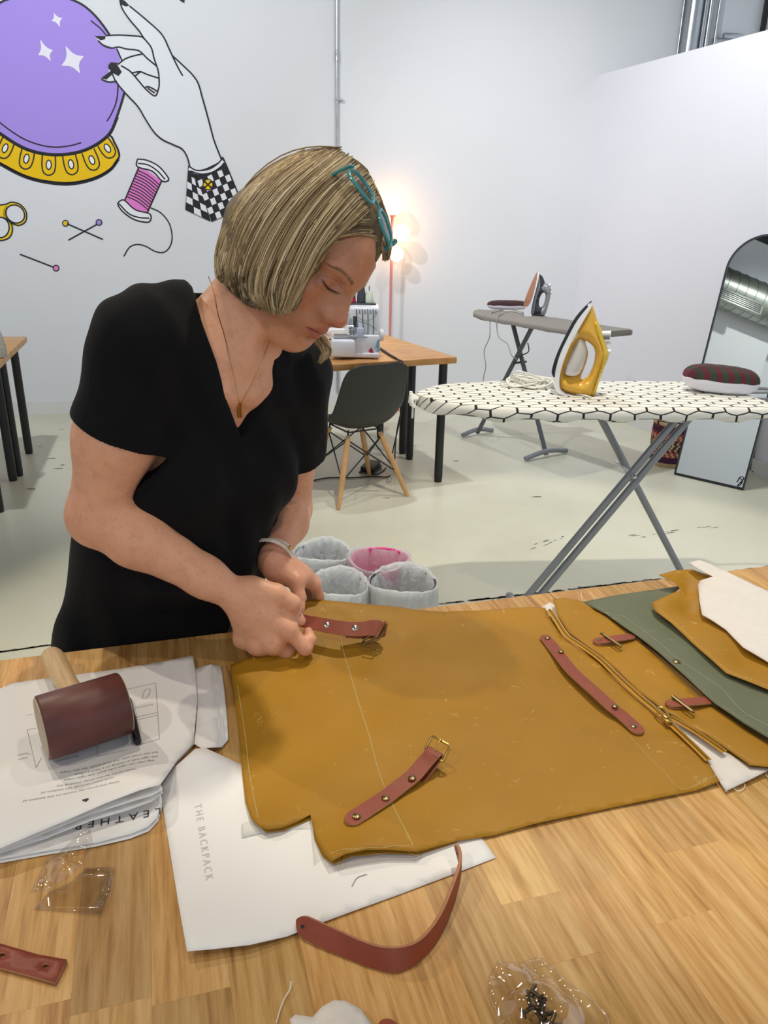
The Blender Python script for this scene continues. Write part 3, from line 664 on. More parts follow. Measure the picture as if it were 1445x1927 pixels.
# hexagon cotton print
def hexmat():
    t = NT('hexagon_cotton'); uv = t.n('ShaderNodeUVMap'); uv.uv_map = 'UVMap'
    def vm(op, a, b=None):
        nd = t.n('ShaderNodeVectorMath', operation=op)
        for i, v in enumerate((a, b)):
            if v is None: continue
            if isinstance(v, tuple): nd.inputs[i].default_value = v
            else: t.l(v, nd.inputs[i])
        return nd.outputs[0]
    nz = t.n('ShaderNodeTexNoise'); nz.inputs['Scale'].default_value = 7; t.l(uv.outputs[0], nz.inputs['Vector'])
    off = vm('MULTIPLY', vm('SUBTRACT', nz.outputs['Color'], (.5, .5, .5)), (.03, .03, 0))
    p = vm('MULTIPLY', vm('ADD', uv.outputs[0], off), (1 / 0.095, 1 / 0.043, 0))     # one hexagon: long along the board, flat across
    p = vm('ADD', p, (50.0, 50.0, 0)); h = (0.5, 0.8660254, 0); s_ = (1.0, 1.7320508, 1.0)
    # pointy ends lie along the board, so swap axes
    sp = t.n('ShaderNodeSeparateXYZ'); t.l(p, sp.inputs[0]); cb_ = t.n('ShaderNodeCombineXYZ'); t.l(sp.outputs[0], cb_.inputs[0]); t.l(sp.outputs[1], cb_.inputs[1]); p = cb_.outputs[0]
    a = vm('SUBTRACT', vm('MODULO', p, s_), h); b_ = vm('SUBTRACT', vm('MODULO', vm('ADD', p, h), s_), h)
    la = t.n('ShaderNodeVectorMath', operation='LENGTH'); t.l(a, la.inputs[0]); lb_ = t.n('ShaderNodeVectorMath', operation='LENGTH'); t.l(b_, lb_.inputs[0])
    pick = t.math('LESS_THAN', la.outputs['Value'], lb_.outputs['Value'])
    mx = t.n('ShaderNodeMix', data_type='VECTOR'); t.l(pick, mx.inputs[0]); t.l(b_, mx.inputs[4]); t.l(a, mx.inputs[5])
    ab = vm('ABSOLUTE', mx.outputs[1]); s2 = t.n('ShaderNodeSeparateXYZ'); t.l(ab, s2.inputs[0])
    dt = t.n('ShaderNodeVectorMath', operation='DOT_PRODUCT'); t.l(ab, dt.inputs[0]); dt.inputs[1].default_value = h
    d = t.math('MAXIMUM', s2.outputs[0], dt.outputs['Value'])
    fac = t.ramp(d, [(0.446, (0, 0, 0)), (0.462, (1, 1, 1))])
    t.l(t.mix(fac, lin('E6E3DA'), lin('1B1C22')), t.p.inputs['Base Color']); t.p.inputs['Roughness'].default_value = 0.85
    t.bump(t.noise(t.coord(), 9, 5, 0.6, 0.4), 0.35, 0.006); return t.m
m_hex = hexmat()
def board_shape(L, Wd, nose):
    """half-width along the board: 0 at the nose tip, square at the other end"""
    out = []
    for u in np.linspace(0, 1, 26): out.append((u * nose, Wd * (1 - (1 - u) ** 2.1) ** 0.62))
    out += [(nose + (L - nose) * u, Wd) for u in np.linspace(0.05, 0.955, 16)]
    out += [(L - .022, Wd * .985), (L - .006, Wd * .95), (L, Wd * .88)]
    return out
def ironing_board(name, label, A, ax, L, Wd, nose, z, mt, th, uvscale=True):
    root = thing(name, label, 'ironing board', (A[0], A[1], 0), 'ironing boards')
    ay = np.array([-ax[1], ax[0], 0]); half = board_shape(L, Wd, nose)
    rows = []; uvs = []; rr = random.Random(5)
    n = len(half)
    sect = [(-.96, -th), (-1.0, -th * .9), (-1.005, -th * .5), (-.99, -.006), (-.94, 0), (-.6, .002), (-.2, .0025), (.2, .0025), (.6, .002), (.94, 0), (.99, -.006), (1.005, -th * .5), (1.0, -th * .9), (.96, -th)]
    for k, (x, hw) in enumerate(half):
        row = []; lastq = None; s_ = 0; ss = []
        for (v, dz) in sect:
            wob = 0.004 * math.sin(x * 23 + v * 5) + .003 * math.sin(x * 51 + 2 * v)
            q = np.array([x, v * max(hw, 0.002), dz * (1 + (.22 if mt is m_hex else .06) * math.sin(x * 29)) + (wob * .3 if abs(v) < .95 else 0)]); row.append(q)
            s_ += 0 if lastq is None else np.linalg.norm((q - lastq)[1:]); lastq = q; ss.append(s_)
        mid = (ss[6] + ss[7]) / 2
        for q, s1_ in zip(row, ss): uvs.append((q[0], s1_ - mid + 1.0))
        rows.append([np.array([A[0], A[1], z]) + ax * q[0] + ay * q[1] + np.array([0, 0, q[2]]) for q in row])
    b = MB(); b.grid(rows); o_ = len(b.v); b.uv = list(uvs)
    b.add(rows[-1], [tuple(range(len(sect)))]); b.uv += [(L + .02, u[1]) for u in uvs[-len(sect):]]
    b.build('padded_cover', mt, root, angle=60)
    # metal deck under the cover
    pts = [(x, -hw * .93) for x, hw in half if x > .01] + [(x, hw * .93) for x, hw in reversed(half) if x > .01]
    b = MB(); M = Matrix(((ax[0], ay[0], 0, A[0]), (ax[1], ay[1], 0, A[1]), (0, 0, 1, 0), (0, 0, 0, 1)))
    b.prism(pts, z - th * .95, z - th * .55, M); b.build('deck', m_grey_tube, root, smooth=False)
    return root, M, ay
# near board
near_l, near_r = Zp(793, 757, IH), Zp(1440, 757, IH)
fe = Zp(1130, 770, IH); be = Zp(1100, 716, IH)
ax = near_r - near_l; L2 = np.linalg.norm(ax); ax /= L2; ayv = np.array([-ax[1], ax[0], 0])
mid = ((fe - near_l) @ ayv + (be - near_l) @ ayv) / 2; Wd2 = ((be - near_l) @ ayv - (fe - near_l) @ ayv) / 2
A_ = near_l + ayv * mid
ib2, MB2, ay2 = ironing_board('ironing_board', 'near ironing board with white cover printed in black hexagons', A_, ax, L2, Wd2, 0.42, IH, m_hex, 0.045)
def onaxis(px, py, off=0.0): return Pp(px, py, A_ + ay2 * off, ay2)
def ext(a, b_, z):
    a, b_ = np.array(a), np.array(b_); return a + (b_ - a) * ((z - a[2]) / (b_[2] - a[2]))
def leg_to_floor(px0, py0, px1, py1, off):
    a, b_ = onaxis(px0, py0, off), onaxis(px1, py1, off); return ext(a, b_, IH - .03), ext(a, b_, 0.02)
a1, b1 = leg_to_floor(1131, 788, 1281, 1075, 0.03)
b = MB(); b.tube([a1, b1], 0.0145, 12); b.build('leg', m_grey_tube, ib2)
for (q0, q1, off) in (((1272, 790), (998, 1115), .1), ((1296, 788), (1022, 1113), -.1)):
    mm = onaxis(*q0, 0.0)
    a2_, b2_ = leg_to_floor(*q0, *q1, -.12)
    b = MB(); b.tube([a2_, b2_], 0.0145, 12); b.build('leg', m_grey_tube, ib2)
for P_, hw in ((b1, .17), (b2_, .2)):
    b = MB(); b.tube(smooth_path([P_ + ay2 * v_ * hw + np.array([0, 0, dz]) for v_, dz in ((-1, -.005), (-.8, .004), (0, .012), (.8, .004), (1, -.005))], 4), 0.0155, 12); fb = b.build('foot_bar', m_grey_tube, ib2)
    for sg in (-1, 1):
        b = MB(); b.tube([P_ + ay2 * sg * hw * .9 + (0, 0, 0), P_ + ay2 * sg * hw * 1.04 + (0, 0, -.004)], [.0185, .0175], 12); b.build('foot_cap', m_greyp, fb)
pv = onaxis(1188, 893, -.13)
b = MB(); b.tube([pv - ay2 * .03, pv + ay2 * .17], 0.006, 10); b.sphere(pv - ay2 * .03, .009, 12); b.build('pivot_bolt', m_chrome, ib2)
# iron rest at the wide end
er = A_ + ax * (L2 - .02)
rp = [er + ay2 * v_ * Wd2 + ax * x_ + np.array([0, 0, z_ - .02]) for v_, x_, z_ in ((-.25, .0, 0), (-.25, .2, 0.0), (-.1, .23, .0), (.6, .23, 0), (.75, .2, 0), (.75, 0, 0))]
b = MB(); b.tube(smooth_path([tuple(p) for p in rp], 4), 0.007, 10); b.tube([er + np.array([0, 0, -.02]), er + ax * .225 + np.array([0, 0, -.02])], .005, 8); b.tube([er + ay2 * .45 * Wd2 + np.array([0, 0, -.02]), er + ay2 * .45 * Wd2 + ax * .225 + np.array([0, 0, -.02])], .005, 8)
b.build('iron_rest', m_grey_tube, ib2)
# gathered drawstring at the nose
b = MB(); nz = A_ + np.array([0, 0, 0]); m_cord = mat('white_cotton_cord', 'E8E6DE', 0.8)
for k in range(6):
    y0 = (k - 2.5) * .012
    b.tube(smooth_path([tuple(nz + ax * (.005 + .02 * math.sin(k)) + ay2 * y0 + np.array([0, 0, -.015])), tuple(nz - ax * .018 + ay2 * y0 + np.array([0, 0, -.02 + .004 * k])), tuple(nz - ax * (.012 + .004 * (k % 3)) + ay2 * (y0 * 1.4) + np.array([0, 0, -.045]))], 4), 0.006, 8)
b.tube(smooth_path([tuple(nz - ax * .012 + ay2 * d0 + np.array([0, 0, z_])) for d0, z_ in ((0, -.03), (.012, -.06), (.004, -.095), (-.012, -.08), (-.004, -.04), (.01, -.07), (.018, -.10))], 5), 0.0025, 6); b.build('drawstring', m_cord, ib2)
# far board, taupe, stands at an angle
fn = Zp(899, 583, IH); fb_ = Zp(1068, 598, IH); ff_ = Zp(985, 613, IH)
far_c = (Zp(1062, 622, IH) + Zp(1090, 602, IH)) / 2
ax1 = far_c - fn; ax1[2] = 0; ax1 /= np.linalg.norm(ax1)
A1_ = fn.copy(); Wd1 = max(.17, abs((ff_ - fn) @ np.array([-ax1[1], ax1[0], 0])))
print('board1', Wd1, 'board2', Wd2, L2)
Wd1 = min(Wd1, .2)
ib1, MB1, ay1 = ironing_board('ironing_board', 'far ironing board with plain taupe cover by the back corner', A1_, ax1, 1.28, Wd1, .4, IH, m_boardgrey, .035)
def onaxis1(px, py, off=0.0): return Pp(px, py, A1_ + ay1 * off, ay1)
m_dktube = mat('dark_grey_tube', '63666B', 0.35, 0.4)
for (q0, q1, q2, off, hw, kind) in (((964, 606), (993, 700), (1022, 833), 0.02, .2, 1), ((1003, 612), (957, 712), (912, 788), -.02, .15, 0)):
    a, b_ = onaxis1(*q0, off), onaxis1(*q2, off); a = ext(a, b_, IH - .02); b_ = ext(a, b_, .02)
    b = MB(); b.tube([a, b_], 0.016, 12); b.build('leg', m_dktube, ib1)
    b = MB(); b.tube(smooth_path([tuple(b_ + ay1 * v_ * hw + np.array([0, 0, dz])) for v_, dz in ((-1, 0), (-.75, .008), (-.4, .02), (0, .026), (.4, .02), (.75, .008), (1, 0))], 4), 0.017, 12); b.build('foot_bar', m_grey_tube, ib1)
pv = onaxis1(978, 682); b = MB(); b.tube([pv - ay1 * .06, pv + ay1 * .06], .008, 8); b.tube(smooth_path([tuple(onaxis1(*q, .04)) for q in ((993, 645), (995, 660), (988, 666), (978, 668))], 4), .004, 6); b.build('lever', m_dkgrey, ib1)

# ================================================================== IRONS
def puff(outline, thick, spacing, holes=(), edge=0.02, power=0.5):
    """pillow-like solid over a 2-D outline: thickness thick(x, y) rounded off towards the rim"""
    RV, fs = triangulate(outline, spacing, holes)
    d = bdist([np.array(outline)] + [np.array(h) for h in holes], RV); f = np.clip(d / edge, 0, 1) if edge > 0 else np.ones(len(d)); f = (1 - (1 - f) ** 2) ** power
    tk = np.array([thick(x, y) for x, y in RV]) * np.maximum(f, 0.02)
    n = len(RV); vs = [(x, -t_ / 2, y) for (x, y), t_ in zip(RV, tk)] + [(x, t_ / 2, y) for (x, y), t_ in zip(RV, tk)]
    F2 = [f_ for f_ in fs] + [tuple(n + i for i in reversed(f_)) for f_ in fs]
    ed = {}
    for f_ in fs:
        for i in range(len(f_)):
            a, b_ = f_[i], f_[(i + 1) % len(f_)]; ed[(a, b_)] = ed.get((a, b_), 0) + 1
    for (a, b_) in list(ed):
        if (b_, a) not in ed: F2.append((b_, a, n + a, n + b_))
    return vs, F2
m_yel = mat('yellow_plastic', 'DDAA3C', 0.22); m_yel2 = mat('bright_yellow_plastic', 'D9B636', 0.25)
t = NT('clear_tank'); t.p.inputs['Base Color'].default_value = lin('EDE8E0'); t.p.inputs['Roughness'].default_value = .1; t.p.inputs['Transmission Weight'].default_value = .55; t.p.inputs['IOR'].default_value = 1.2; m_tank = t.m
m_sole = mat('dark_soleplate', '34373C', 0.25, 0.6)
i0 = Zp(1086, 741, IH + .003); isc = (i0 - C0) @ F / FPX
def iron(name, label, origin, sc, yaw, T, parts, oo):
    root = thing(name, label, 'iron', tuple(origin), 'steam irons')
    M = Matrix.Translation(tuple(origin)) @ Matrix.Rotation(yaw, 4, 'Z')
    for (nm, outl, holes, th, y0, mt, edge) in parts:
        loc = lambda P: [((x - oo[0]) * sc, -(y - oo[1]) * sc) for x, y in P]
        O = loc(outl); top = max(p[1] for p in O); tip = (max(p[1] for p in loc(T)))
        vs, fs = puff(O, lambda x, z: th * (0.25 + .75 * min(1, max(0, (tip - z) / (tip * .62))) ** .75), sc * 2.6, [loc(h) for h in holes], edge * sc)
        b = MB(); b.add([M @ Vector((x, y + y0, z)) for x, y, z in vs], fs); b.build(nm, mt, root, angle=55)
    return root, M
k2 = lambda P: [(980 + x / 2.834, 440 + y / 2.834) for x, y in P]
sp_ = lambda P: k2([tuple(p) for p in smooth_path(P, 3, True)])
hole = sp_([(312, 575), (345, 592), (364, 618), (369, 660), (360, 715), (340, 758), (312, 774), (318, 730), (330, 680), (332, 630)])
tankh = sp_([(290, 565), (315, 590), (328, 640), (322, 690), (305, 740), (280, 760), (235, 758), (222, 735), (232, 690), (255, 620), (272, 580)])
full = sp_([(316, 385), (335, 408), (355, 455), (385, 510), (398, 540), (425, 600), (436, 640), (425, 690), (405, 770), (390, 845), (362, 862), (300, 858), (240, 846), (205, 826), (190, 790), (195, 700), (215, 610), (250, 520), (290, 440)])
skirt = sp_([(314, 380), (325, 400), (298, 460), (262, 540), (232, 620), (212, 700), (205, 770), (215, 826), (240, 846), (225, 848), (197, 834), (180, 790), (178, 715), (195, 630), (225, 545), (262, 455)])
soleo = sp_([(312, 378), (318, 384), (266, 462), (228, 548), (198, 632), (182, 716), (180, 760), (166, 745), (163, 715), (180, 635), (212, 545), (252, 452)])
yroot, MI = iron('iron', 'yellow steam iron standing on its heel on the hexagon-print ironing board', i0, isc, -0.29, full, [
    ('body', full, [hole, tankh], .105, 0, m_yel, 30), ('water_tank', tankh, [], .1, 0, m_tank, 14), ('skirt', skirt, [], .118, 0, m_white, 0), ('soleplate', soleo, [], .12, 0, m_sole, 0),
    ('handle_trim', sp_([(360, 470), (386, 512), (400, 545), (425, 600), (438, 640), (428, 690), (408, 770), (394, 840), (372, 850), (385, 780), (400, 700), (402, 640), (385, 580), (360, 530), (345, 480)]), [], .075, -.012, m_yel2, 16),
    ('heel', sp_([(225, 846), (300, 856), (362, 862), (392, 866), (385, 882), (365, 884), (350, 870), (300, 868), (230, 856)]), [], .1, 0, m_white, 0)], (1086, 741))
def loc2(px, py, y=0.0):
    x, yy = (px / 2.834 + 980 - 1086) * isc, -(py / 2.834 + 440 - 741) * isc; return MI @ Vector((x, y, yy))
b = MB()
for (a, c_, r) in (((392, 535), (436, 532), .012), ((400, 580), (442, 575), .006), ((400, 622), (446, 622), .009), ((404, 648), (428, 648), .004)): b.tube([loc2(*a), loc2(*c_)], r, 12)
b.build('button', m_white, yroot); b = MB(); b.tube([loc2(404, 545), loc2(432, 543)], .0125, 12); b.build('button_band', m_greyp, yroot)
b = MB(); b.tube([loc2(340, 848), loc2(372, 856), loc2(388, 884)], [.013, .012, .006], 12); b.build('cord_guard', m_yel2, yroot)
vs, fs = text_mesh('oliso', .02); b = MB()
ang = math.radians(62); b.add([loc2(0, 0) * 0 + loc2(253 + (v[0] * math.cos(ang) + -v[1] * math.sin(ang) * -1 * 0 - v[1] * math.sin(ang)) / isc * 2.834, 578 - (v[0] * math.sin(ang) + v[1] * math.cos(ang)) / isc * 2.834, -.053) for v in vs], fs); b.build('lettering', m_white, yroot, smooth=False)
# heap of white cord
rr = random.Random(11); cpts = [Zp(1112, 748, IH + .01), Zp(1100, 744, IH + .008), Zp(1060, 735, IH + .008), Zp(1040, 728, IH + .008)]
hc = Zp(992, 728, IH); 
for k in range(54):
    a = k * 2.05 + rr.uniform(-.5, .5); r = rr.uniform(.35, 1.0)
    cpts.append(hc + np.array([math.cos(a) * .115 * r, math.sin(a) * .085 * r, .008 + .045 * (1 - r * .75) * rr.random() * 2 * (k / 54)]))
cpts += [hc + (.13, .02, .03), hc + (.15, .05, .045)]
b = MB(); b.tube(smooth_path(cpts, 6), .0036, 7); crd = b.build('power_cord', m_cord, yroot); e = cpts[-1]
b = MB(); b.tube([e, e + np.array([.03, .004, .004])], [.009, .011], 10); b.tube([e + np.array([.03, .008, .004]), e + np.array([.047, .01, .006])], .002, 6); b.tube([e + np.array([.03, -.004, .004]), e + np.array([.047, -.002, .006])], .002, 6); b.build('plug', m_white, crd)
# far iron: copper soleplate, dark body. traced in the 5.354x crop of the far board
k1 = lambda P: [(860 + x / 5.354, 500 + y / 5.354) for x, y in P]
sp1 = lambda P: k1([tuple(p) for p in smooth_path(P, 3, True)])
i1 = Zp(1010, 594, IH + .003); isc1 = (i1 - C0) @ F / FPX
m_copper = mat('copper_soleplate', 'B98368', 0.4, 0.3); m_bodyd = mat('charcoal_plastic', '32343A', 0.35); m_silver = mat('silver_plastic', 'A3A5A8', 0.3, 0.4)
fullb = sp1([(778, 80), (800, 108), (850, 180), (905, 205), (922, 260), (912, 370), (890, 480), (860, 505), (770, 500), (730, 490), (745, 380), (760, 250), (775, 130)])
fullh = sp1([(838, 285), (858, 278), (872, 300), (868, 360), (850, 410), (825, 415), (815, 385), (818, 330)])
darkp = sp1([(800, 108), (830, 130), (855, 190), (850, 250), (885, 285), (888, 340), (862, 430), (855, 488), (765, 485), (768, 380), (790, 240), (796, 160)])
soleb = sp1([(772, 78), (782, 84), (775, 160), (758, 270), (735, 360), (705, 412), (680, 405), (668, 385), (690, 300), (725, 190), (755, 110)])
skb = sp1([(778, 80), (792, 96), (788, 170), (772, 270), (755, 380), (748, 470), (760, 500), (720, 512), (690, 505), (680, 470), (690, 420), (715, 405), (745, 340), (765, 240), (776, 140)])
r1, MI1 = iron('iron', 'silver and charcoal steam iron with copper soleplate on the taupe ironing board', i1, isc1, -.25, fullb, [
    ('body', fullb, [fullh], .09, 0, m_silver, 22), ('dark_shell', darkp, [fullh], .1, -.002, m_bodyd, 14), ('skirt', skb, [], .115, -.004, m_white, 0), ('soleplate', soleb, [], .11, 0.0, m_copper, 0)], (1010, 594))
b = MB()
for (x, y, r) in ((905, 205, .012), (920, 235, .007), (924, 275, .009)):
    p = MI1 @ Vector((((860 + x / 5.354) - 1010) * isc1, 0, -((500 + y / 5.354) - 594) * isc1)); b.sphere(p, r, 12)
b.build('button', m_white, r1)
for nm, pts in (('power_cord', [Zp(985, 588, IH + .006), Zp(955, 582, IH + .006), Zp(930, 587, IH + .006), Zp(922, 591, IH + .005), onaxis1(922, 610, -.2), onaxis1(921, 635, -.2), onaxis1(911, 660, -.2), onaxis1(914, 690, -.2), onaxis1(909, 716, -.2), onaxis1(909, 760, -.2)]),
                ('power_cord', [Zp(983, 590, IH + .006), Zp(960, 586, IH + .006), Zp(942, 592, IH + .006), Zp(936, 597, IH + .004), onaxis1(935, 620, -.2), onaxis1(940, 636, -.2), onaxis1(955, 648, -.2), onaxis1(962, 668, -.2), onaxis1(972, 676, -.15)])):
    b = MB(); b.tube(smooth_path([tuple(p) for p in pts], 6), .0038, 7); b.build(nm, mat('grey_cord', 'A8A59C', 0.7), r1)

# ================================================================== TAILOR'S HAMS
def plaid():
    t = NT('red_green_plaid'); v = t.coord('UV' if False else 'Object', (1, 1, 1)); s_ = t.n('ShaderNodeSeparateXYZ'); t.l(v, s_.inputs[0])
    w1 = t.math('GREATER_THAN', t.math('SINE', t.math('MULTIPLY', t.math('ADD', s_.outputs[0], t.math('MULTIPLY', s_.outputs[1], .3)), 150)), 0.0); w2 = t.math('GREATER_THAN', t.math('SINE', t.math('MULTIPLY', s_.outputs[1], 95)), 0.1)
    c_ = t.mix(w1, lin('5E2230'), lin('33402F')); c_ = t.mix(t.math('MULTIPLY', w2, .55), c_, lin('3A1F28'))
    t.l(c_, t.p.inputs['Base Color']); t.p.inputs['Roughness'].default_value = .95; return t.m
m_plaid = plaid(); m_whitecot = mat('white_cotton', 'E3E1EA', .85)
def ham(name, label, c, a, b_, h, yaw, dark=None, tilt=0.0):
    root = thing(name, label, 'cushion', tuple(c), 'pressing cushions on the ironing boards')
    M = Matrix.Translation(tuple(c + np.array([0, 0, h]))) @ Matrix.Rotation(yaw, 4, 'Z') @ Matrix.Rotation(tilt, 4, 'Y')
    sg = lambda v, p: math.copysign(abs(v) ** p, v)
    for nm, r0, r1_, mt in (('plaid_side', 0.0, math.pi / 2, dark or m_plaid), ('white_side', -math.pi / 2, 0.0, m_whitecot)):
        rows = []
        for i in range(9):
            ph = r0 + (r1_ - r0) * i / 8
            rows.append([M @ Vector((a * sg(math.cos(ph), .55) * sg(math.cos(th), .7), b_ * sg(math.cos(ph), .55) * sg(math.sin(th), .8), h * sg(math.sin(ph), .85) + .002 * math.sin(th * 9) * math.cos(ph))) for th in [2 * math.pi * j / 40 for j in range(41)]])
        b = MB(); b.grid(rows); b.build(nm, mt, root, angle=180)
    return root
hc1 = Zp(1352, 738, IH + .002); ham('pressing_cushion', 'plaid and white pressing cushion lying on the hexagon-print board', hc1, .145, .075, .052, math.atan2(ax[1], ax[0]) - .25, tilt=.06)
hc2 = Zp(955, 583, IH + .002); ham('pressing_cushion', 'dark plaid and white pressing cushion beside the copper-soled iron', hc2, .155, .06, .034, .05)

# ================================================================== MIRROR
ma, mb_ = Zp(1268, 893, 0), Zp(1398, 923, 0); me_ = (mb_ - ma); MWd = np.linalg.norm(me_); me_ /= MWd
mn = np.array([me_[1], -me_[0], 0]); mn = -mn if mn[1] > 0 else mn
TL = math.radians(13.4); mup = np.array([0, 0, math.cos(TL)]) - mn * math.sin(TL); mN = mn * math.cos(TL) + np.array([0, 0, math.sin(TL)])
MM = Matrix(((me_[0], mup[0], mN[0], ma[0]), (me_[1], mup[1], mN[1], ma[1]), (me_[2], mup[2], mN[2], ma[2]), (0, 0, 0, 1)))
mir = thing('mirror', 'tall arched floor mirror in a thin black frame leaning on the right wall', 'mirror', tuple(ma))
HS = 1.325; rad = MWd / 2
outl = [(0, .004), (MWd, .004), (MWd, HS)] + [(rad + rad * math.cos(a), HS + rad * math.sin(a)) for a in [math.pi * i / 24 for i in range(1, 24)]] + [(0, HS)]
tm = NT('mirror_glass'); tm.p.inputs['Metallic'].default_value = 1; tm.p.inputs['Roughness'].default_value = 0.0; tm.p.inputs['Base Color'].default_value = (.86, .88, .87, 1)
b = MB(); b.prism(outl, -.016, -.004, MM); b.build('mirror_glass', tm.m, mir, smooth=False)
inn = [(x + (rad - x) * .036, y + ((.012 if y < HS else 0) if y <= HS else -(y - HS) * .036)) for x, y in outl]
n_ = len(outl); vs = []
for (P_, z_) in ((outl, -.02), (outl, .006), (inn, .006), (inn, -.004)): vs += [MM @ Vector((x, y, z_)) for x, y in P_]
fs = [(k * n_ + i, k * n_ + (i + 1) % n_, (k + 1) * n_ + (i + 1) % n_, (k + 1) * n_ + i) for k in range(3) for i in range(n_)]
b = MB(); b.add(vs, fs); b.build('frame', mat('black_metal_frame', '26272B', .4), mir, smooth=False)
b = MB(); b.tube(smooth_path([tuple(MM @ Vector(p)) for p in ((.395, .04, .0), (.41, .08, .002), (.43, .075, .002), (.42, .05, .002), (.405, .02, .002), (.42, .03, .002), (.425, .06, .002), (.40, .07, .002))], 5), .0022, 6); b.build('dark_scribble', mat('scribble_black', '17171A', .7), mir)  # small dark scribble on the lower right of the glass

# ================================================================== BASKET (woven)
bc = Zp(1256, 872, 0); bc[2] = 0
bas = thing('woven_basket', 'round woven basket with red, cream, black and purple bands behind the mirror', 'basket', tuple(bc))
BR, BH = .128, .30
cols = {'cream': 'C9AE82', 'red': 'B5453F', 'black': '3B2A2E', 'purple': '4B2146', 'pink': 'C9746A', 'wine': '6E2138'}
mts = [mat('straw_' + k, v, .75) for k, v in cols.items()]; ci = list(cols)
rows_ = 20; nc = 44; b = MB()
pat = ['cream', 'cream', 'purple', 'purple', 'purple', ('red', 'cream'), ('red', 'cream'), ('pink', 'wine'), ('cream', 'black'), ('cream', 'black'), ('black', 'cream'), ('cream', 'black'), ('black', 'pink'), ('red', 'cream'), ('red', 'cream'), ('wine', 'red'), 'purple', 'purple', 'wine', 'cream']
for k in range(rows_):
    z0, z1 = BH * k / rows_, BH * (k + 1) / rows_; r0 = BR * (0.86 + .16 * math.sin(min(1, k / rows_ + .12) * 2.2))
    for j in range(nc):
        a0, a1_ = 2 * math.pi * (j + (k % 2) * .5) / nc, 2 * math.pi * (j + 1 + (k % 2) * .5) / nc; am = (a0 + a1_) / 2; zm = (z0 + z1) / 2
        P_ = [(r0 * math.cos(a0), r0 * math.sin(a0), z0), (r0 * math.cos(a1_), r0 * math.sin(a1_), z0), (r0 * math.cos(a1_), r0 * math.sin(a1_), z1), (r0 * math.cos(a0), r0 * math.sin(a0), z1), ((r0 + .006) * math.cos(am), (r0 + .006) * math.sin(am), zm)]
        cc_ = pat[k] if isinstance(pat[k], str) else pat[k][j % 2]
        b.add([np.array(p) + bc for p in P_], [(0, 1, 4), (1, 2, 4), (2, 3, 4), (3, 0, 4)], ci.index(cc_))
b.build('woven_wall', mts, bas, smooth=False)
b = MB(); b.lathe([(BR * .8, 0.004), (BR * .8, .01)], 32, Matrix.Translation(tuple(bc))); b.build('basket_base', mts[0], bas)
b = MB(); rt = BR * .86 + BR * .16 * math.sin(2.2)
b.tube([bc + np.array([rt * math.cos(a), rt * math.sin(a), BH]) for a in [2 * math.pi * i / 36 for i in range(36)]], .011, 10, closed=True); b.build('rim', mts[0], bas)
b = MB(); b.tube(smooth_path([tuple(bc + np.array([rt * math.cos(a) * s_, rt * math.sin(a) * s_, BH + z_])) for a, s_, z_ in ((.4, 1.02, -.03), (.4, 1.0, .02), (.4, .6, .085), (.4, 0, .1), (.4, -.6, .085), (.4, -1, .02), (.4, -1.02, -.03))], 5), .011, 10); b.build('handle', mts[5], bas)

# ================================================================== SLED CHAIR cut by the right edge
sc0 = Zp(1432, 893, 0)
sl_ = thing('sled_chair', 'black sled-base chair beside the mirror, cut by the right picture edge', 'chair', tuple(sc0))
b = MB(); b.tube(smooth_path([tuple(sc0 + np.array(p)) for p in ((-.06, .05, .42), (-.055, .05, .06), (-.045, .04, .02), (-.01, .0, .009), (.25, -.12, .009), (.42, -.16, .009), (.47, -.15, .03), (.48, -.14, .42))], 5), .009, 10); b.build('sled_frame', m_wire, sl_)
b = MB(); b.tube(smooth_path([tuple(sc0 + np.array(p) + (.1, .38, 0)) for p in ((-.06, .05, .42), (-.055, .05, .06), (-.045, .04, .02), (-.01, .0, .009), (.25, -.12, .009), (.42, -.16, .009), (.47, -.15, .03), (.48, -.14, .42))], 5), .009, 10); b.build('sled_frame', m_wire, sl_)
b = MB(); b.box((0.02, -.2, .41), (.54, .4, .45), Matrix.Translation(tuple(sc0)), bev=.018); b.build('seat', m_shell, sl_)
b = MB(); b.box((.02, .1, .14), (.5, .14, .40), Matrix.Translation(tuple(sc0)), bev=.018); b.build('seat_skirt', m_shell, sl_)

# ================================================================== BINS WITH LINERS
t = NT('bin_liner'); t.p.inputs['Base Color'].default_value = lin('F4F6F8'); t.p.inputs['Roughness'].default_value = .28
tr = t.n('ShaderNodeBsdfTransparent'); mxs = t.n('ShaderNodeMixShader'); mxs.inputs[0].default_value = .2
tl_ = t.n('ShaderNodeBsdfTranslucent'); tl_.inputs[0].default_value = (.9, .93, .96, 1); m2_ = t.n('ShaderNodeMixShader'); m2_.inputs[0].default_value = .3
t.l(t.p.outputs[0], m2_.inputs[1]); t.l(tl_.outputs[0], m2_.inputs[2]); t.l(m2_.outputs[0], mxs.inputs[1]); t.l(tr.outputs[0], mxs.inputs[2]); t.l(mxs.outputs[0], t.out.inputs[0])
t.bump(t.noise(t.coord('Object', (1, 1, .5)), 28, 5, .65, 1.2), .9, .012); m_liner = t.m; m_liner_thin = m_liner.copy(); m_liner_thin.name = 'thin_bin_liner'
for nd in m_liner_thin.node_tree.nodes:
    if nd.type == 'MIX_SHADER' and abs(nd.inputs[0].default_value - .2) < 1e-4: nd.inputs[0].default_value = .5
BZ = .30
